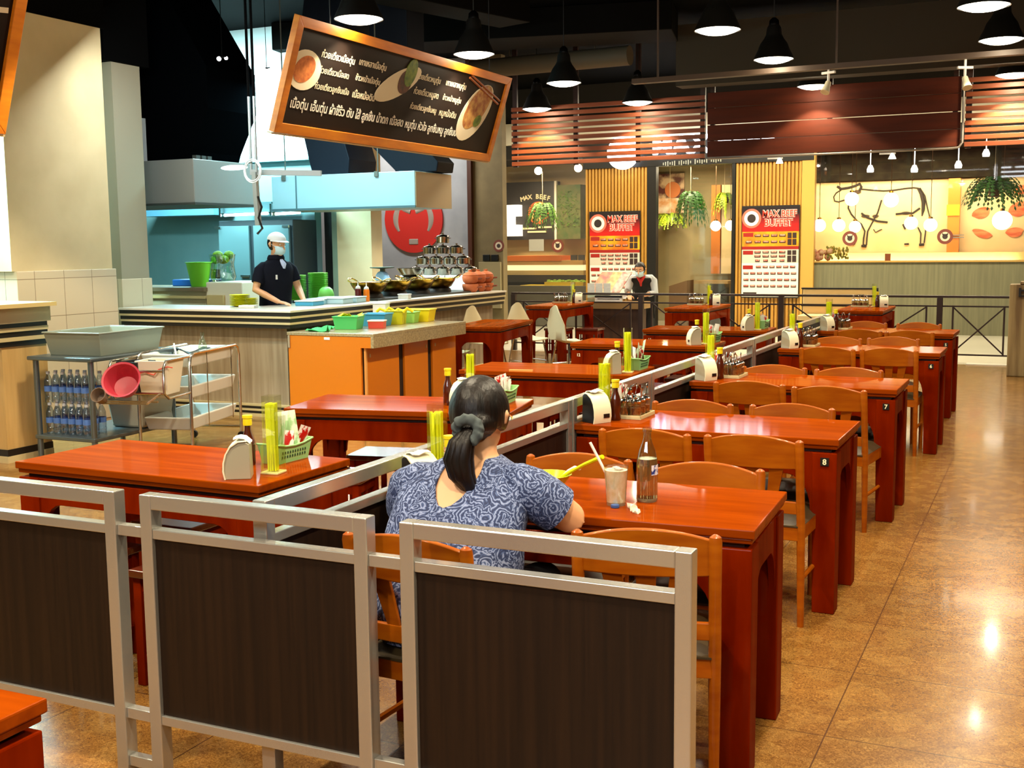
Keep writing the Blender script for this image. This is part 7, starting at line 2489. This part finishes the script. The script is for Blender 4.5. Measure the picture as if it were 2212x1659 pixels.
secs2 = [(K(0, -0.02, 0.84), 0.155, 0.11, AX2), (K(0, -0.02, 0.98), 0.145, 0.105, AX2), (K(0, -0.01, 1.12), 0.15, 0.105, AX2), (K(0, 0.01, 1.25), 0.165, 0.115, AX2), (K(0, 0.02, 1.35), 0.172, 0.105, AX2),
         (K(0, 0.02, 1.41), 0.14, 0.08, AX2), (K(0, 0.025, 1.445), 0.07, 0.06, AX2), (K(0, 0.035, 1.50), 0.05, 0.052, AX2), (K(0, 0.045, 1.54), 0.048, 0.05, AX2)]
b = MB()
b.ring_tube([torso_ring(secs2, t * 0.25, 0.0)[0] for t in range(0, 33)])
HT2 = frame_of(K(0, 0.06, 1.60), math.atan2(-fwd2.x, fwd2.y) + 0.25, 0.12)
head_solid(b, HT2, 1.0)
arms2 = []
for s, el, wr, hd in ((-1, K(-0.24, 0.04, 1.16), K(-0.12, 0.27, 1.045), K(0.05, 0.12, -0.02)), (1, K(0.22, 0.06, 1.17), K(0.16, 0.27, 1.045), K(-0.03, 0.12, -0.02))):
    sh = K(s * 0.165, 0.02, 1.37)
    arms2.append((sh, el))
    b.tube([sh, sh.lerp(el, 0.5), el, el.lerp(wr, 0.4), wr], [0.050, 0.043, 0.037, 0.034, 0.024], 14)
    hand(b, wr, hd, (0, 0, -1), 0.92, 0.3, -s)
for s in (-1, 1):
    b.tube([K(s * 0.08, -0.02, 0.88), K(s * 0.085, 0.0, 0.48), K(s * 0.085, -0.01, 0.09)], [0.085, 0.058, 0.04], 12)
    b.tube([K(s * 0.085, -0.05, 0.045), K(s * 0.09, 0.03, 0.04), K(s * 0.095, 0.15, 0.03)], [0.036, 0.04, 0.026], 10)
fuse(b.build('body', skin, ck), 0.0075, 3)
navy = M('navy_polo', (9, 11, 24), 0.85, spec=0.2)
b = MB()
shirt_trunk(b, secs2, 0.1, lambda q: 6.55, 0.014, 36, 16)
for sh, el in arms2:
    d = el - sh
    nk_ = Vector(secs2[5][0])
    b.tube([sh.lerp(nk_, 0.6), sh.lerp(nk_, 0.2), sh + d * 0.12, sh + d * 0.4, sh + d * 0.68, sh + d * 0.68], [0.04, 0.056, 0.060, 0.060, 0.058, 0.05], 18)
b.build('polo_shirt', navy, ck, smooth=70)
b = MB()
b.ring_tube([torso_ring(secs2, t, g)[0] for t, g in ((6.2, 0.02), (6.6, 0.022), (6.95, 0.018), (6.9, 0.010), (6.3, 0.010))], cap=False)
b.build('collar', navy, ck, smooth=50)
MB().tube([K(0.02, 0.085, 1.45), K(0.035, 0.115, 1.40), K(0.03, 0.13, 1.36)], [0.02, 0.03, 0.012], 8).build('neck_tag', M('tag_pale', (196, 206, 232), 0.5), ck)
MB().box(K(-0.06, 0.128, 1.28), (0.03, 0.012, 0.045), 0.64).build('badge', whitep, ck, smooth=0)
b = MB()
for s in (-1, 1):
    b.tube([K(s * 0.08, -0.02, 0.90), K(s * 0.085, 0.0, 0.48), K(s * 0.085, -0.01, 0.09)], [0.105, 0.075, 0.06], 12)
b.ring_tube([torso_ring(secs2, t, 0.008)[0] for t in (0.0, 0.3, 0.6)])
fuse(b.build('trousers', M('trouser_black'), ck), 0.012, 3)
face(ck, HT2)
mask(ck, HT2, maskm)
S2 = lambda v: HT2 @ Vector(v)
b = MB()
n, m = 28, 8
rings = []
for i in range(m + 1):
    th = 0.05 + (pi / 2 - 0.05) * i / m
    rings.append([S2((0.084 * max(cos(th), .001) * cos(2 * pi * j / n), -0.008 + 0.104 * max(cos(th), .001) * sin(2 * pi * j / n), 0.040 + 0.082 * sin(th))) for j in range(n)])
b.ring_tube(rings)
rings = []
for j in range(13):
    a = pi * j / 12
    i0 = (0.082 * cos(a), -0.008 + 0.10 * sin(a), 0.046)
    i1 = (0.086 * cos(a), -0.008 + 0.10 * sin(a) + 0.055 * sin(a), 0.036)
    rings.append([S2(i0), S2(i1), S2((i1[0], i1[1], i1[2] - 0.005)), S2((i0[0], i0[1], i0[2] - 0.006))])
b.ring_tube(rings)
b.build('white_cap', M('cap_cloth', (232, 234, 230), 0.8), ck, smooth=60)
b = MB()
rings = []
for i in range(7):
    th = -0.9 + 1.2 * i / 6
    rings.append([S2((0.080 * cos(th) * cos(a), -0.012 + 0.098 * cos(th) * sin(a), 0.012 + 0.09 * sin(th))) for a in [pi * 0.93 + pi * 1.14 * j / 14 for j in range(15)]])
b.sheet(rings, 0.006)
b.build('hair', hair_m, ck, smooth=70)

# ================================================================== worker bending over the menu stand
wk = thing('person', 'masked worker in a grey shirt and black apron bending over the menus behind the railing', 'person', (-5.62, 16.72, 0))
AX3 = (0.98, 0.20, 0)
ax3 = Vector(AX3).normalized()
fw3 = Vector((ax3.y, -ax3.x, 0))


def Q(a, f, z):
    return ax3 * a + fw3 * f + Vector((0, 0, z))


secs3 = [(Q(0, -0.10, 0.74), 0.155, 0.12, AX3), (Q(0, -0.07, 0.82), 0.145, 0.11, AX3), (Q(0, 0.0, 0.90), 0.15, 0.11, AX3), (Q(0, 0.09, 0.98), 0.165, 0.11, AX3), (Q(0, 0.16, 1.045), 0.165, 0.10, AX3),
         (Q(0, 0.20, 1.08), 0.125, 0.08, AX3), (Q(0, 0.23, 1.10), 0.068, 0.06, AX3), (Q(0, 0.26, 1.12), 0.05, 0.05, AX3), (Q(0, 0.29, 1.14), 0.05, 0.05, AX3)]
b = MB()
b.ring_tube([torso_ring(secs3, t * 0.25, 0.0)[0] for t in range(0, 33)])
HT3 = frame_of(Q(-0.01, 0.31, 1.185), math.atan2(-fw3.x, fw3.y) + 0.15 * -1, 0.30)
head_solid(b, HT3, 1.0)
arms3 = []
for s, el, wr in ((-1, Q(-0.21, 0.20, 0.86), Q(-0.16, 0.36, 0.80)), (1, Q(0.20, 0.17, 0.84), Q(0.04, 0.36, 0.80))):
    sh = Q(s * 0.165, 0.15, 1.05)
    arms3.append((sh, el, wr))
    b.tube([sh, sh.lerp(el, 0.5), el, el.lerp(wr, 0.4), wr], [0.050, 0.043, 0.037, 0.034, 0.024], 14)
    hand(b, wr, Q(0.02 * -s, 0.1, -0.03), (0, 0, -1), 0.92, 0.4, -s)
for s in (-1, 1):
    b.tube([Q(s * 0.085, -0.10, 0.80), Q(s * 0.09, -0.05, 0.44), Q(s * 0.10, -0.06, 0.09)], [0.085, 0.058, 0.04], 12)
    b.tube([Q(s * 0.10, -0.1, 0.045), Q(s * 0.105, -0.02, 0.04), Q(s * 0.11, 0.10, 0.03)], [0.036, 0.04, 0.026], 10)
fuse(b.build('body', skin, wk), 0.0085, 3)
grs = M('grey_shirt', (196, 200, 200), 0.8)
b = MB()
shirt_trunk(b, secs3, 0.2, lambda q: 6.4, 0.013, 32, 12)
for sh, el, wr in arms3:
    d = el - sh
    nk_ = Vector(secs3[5][0])
    b.tube([sh.lerp(nk_, 0.6), sh.lerp(nk_, 0.2), sh + d * 0.15, el, el.lerp(wr, 0.5), el.lerp(wr, 0.5)], [0.04, 0.056, 0.060, 0.052, 0.046, 0.035], 16)
b.build('grey_shirt', grs, wk, smooth=70)
b = MB()
rows = []
for r in range(9):
    t = 0.1 + 4.2 * r / 8
    ring, _ = torso_ring(secs3, t, 0.022, 36)
    span = 9 if r < 6 else 5
    rows.append([ring[(27 + int(round(span * (k - 4) / 4))) % 36] for k in range(9)])
b.sheet(rows, 0.004)
b.sheet([[Q(-0.17 + 0.34 * k / 6, 0.06 - 0.05 * abs(k - 3) / 3 - 0.02 * i, 0.78 - 0.17 * i) for k in range(7)] for i in range(3)], 0.004)
b.build('black_apron', M('apron_black', (14, 13, 16), 0.8), wk, smooth=60)
b = MB()
b.tube([Q(-0.06, 0.255, 1.10), Q(-0.03, 0.30, 1.06), Q(0.0, 0.31, 1.00)], [0.02, 0.026, 0.02], 8)
b.tube([Q(0.06, 0.255, 1.10), Q(0.03, 0.30, 1.06), Q(0.0, 0.31, 1.00)], [0.02, 0.026, 0.02], 8)
b.tube([Q(0.0, 0.31, 1.01), Q(0.0, 0.27, 0.94)], [0.024, 0.012], 8)
b.build('red_collar', M('collar_red', (206, 40, 24), 0.7), wk)
b = MB()
for s in (-1, 1):
    b.tube([Q(s * 0.085, -0.10, 0.80), Q(s * 0.09, -0.05, 0.44), Q(s * 0.10, -0.06, 0.09)], [0.105, 0.075, 0.058], 12)
b.ring_tube([torso_ring(secs3, t, 0.008)[0] for t in (0.0, 0.3, 0.6)])
fuse(b.build('trousers', M('trouser_black'), wk), 0.012, 3)
face(wk, HT3)
mask(wk, HT3, maskm)
S3 = lambda v: HT3 @ Vector(v)
b = MB()
rings = []
for i in range(13):
    th = -0.75 + (pi / 2 + 0.75) * i / 12
    ring = []
    for j in range(28):
        a = 2 * pi * j / 28
        x, y, z = 0.083 * max(cos(th), .001) * cos(a), -0.012 + 0.104 * max(cos(th), .001) * sin(a), 0.014 + 0.098 * sin(th)
        if y > 0.03 and z < 0.06:
            y = 0.03 + (y - 0.03) * 0.1
        ring.append(S3((x, y, z)))
    rings.append(ring)
b.ring_tube(rings)
b.ell(S3((0.02, -0.12, 0.03)), 0.035, 12, 8)
b.build('hair', hair_m, wk, smooth=70)
ph = MB().box((0, 0, 0), (0.10, 0.14, 0.008))
o = ph.build('order_pad', M('pad_grey', (190, 186, 180), 0.5), loc=(-5.80, 16.33, 0.79), smooth=0)
o.rotation_euler = (R_(30), 0, 0.2)
tag(o, 'small pale order pad held in the bending worker hands', 'pad')
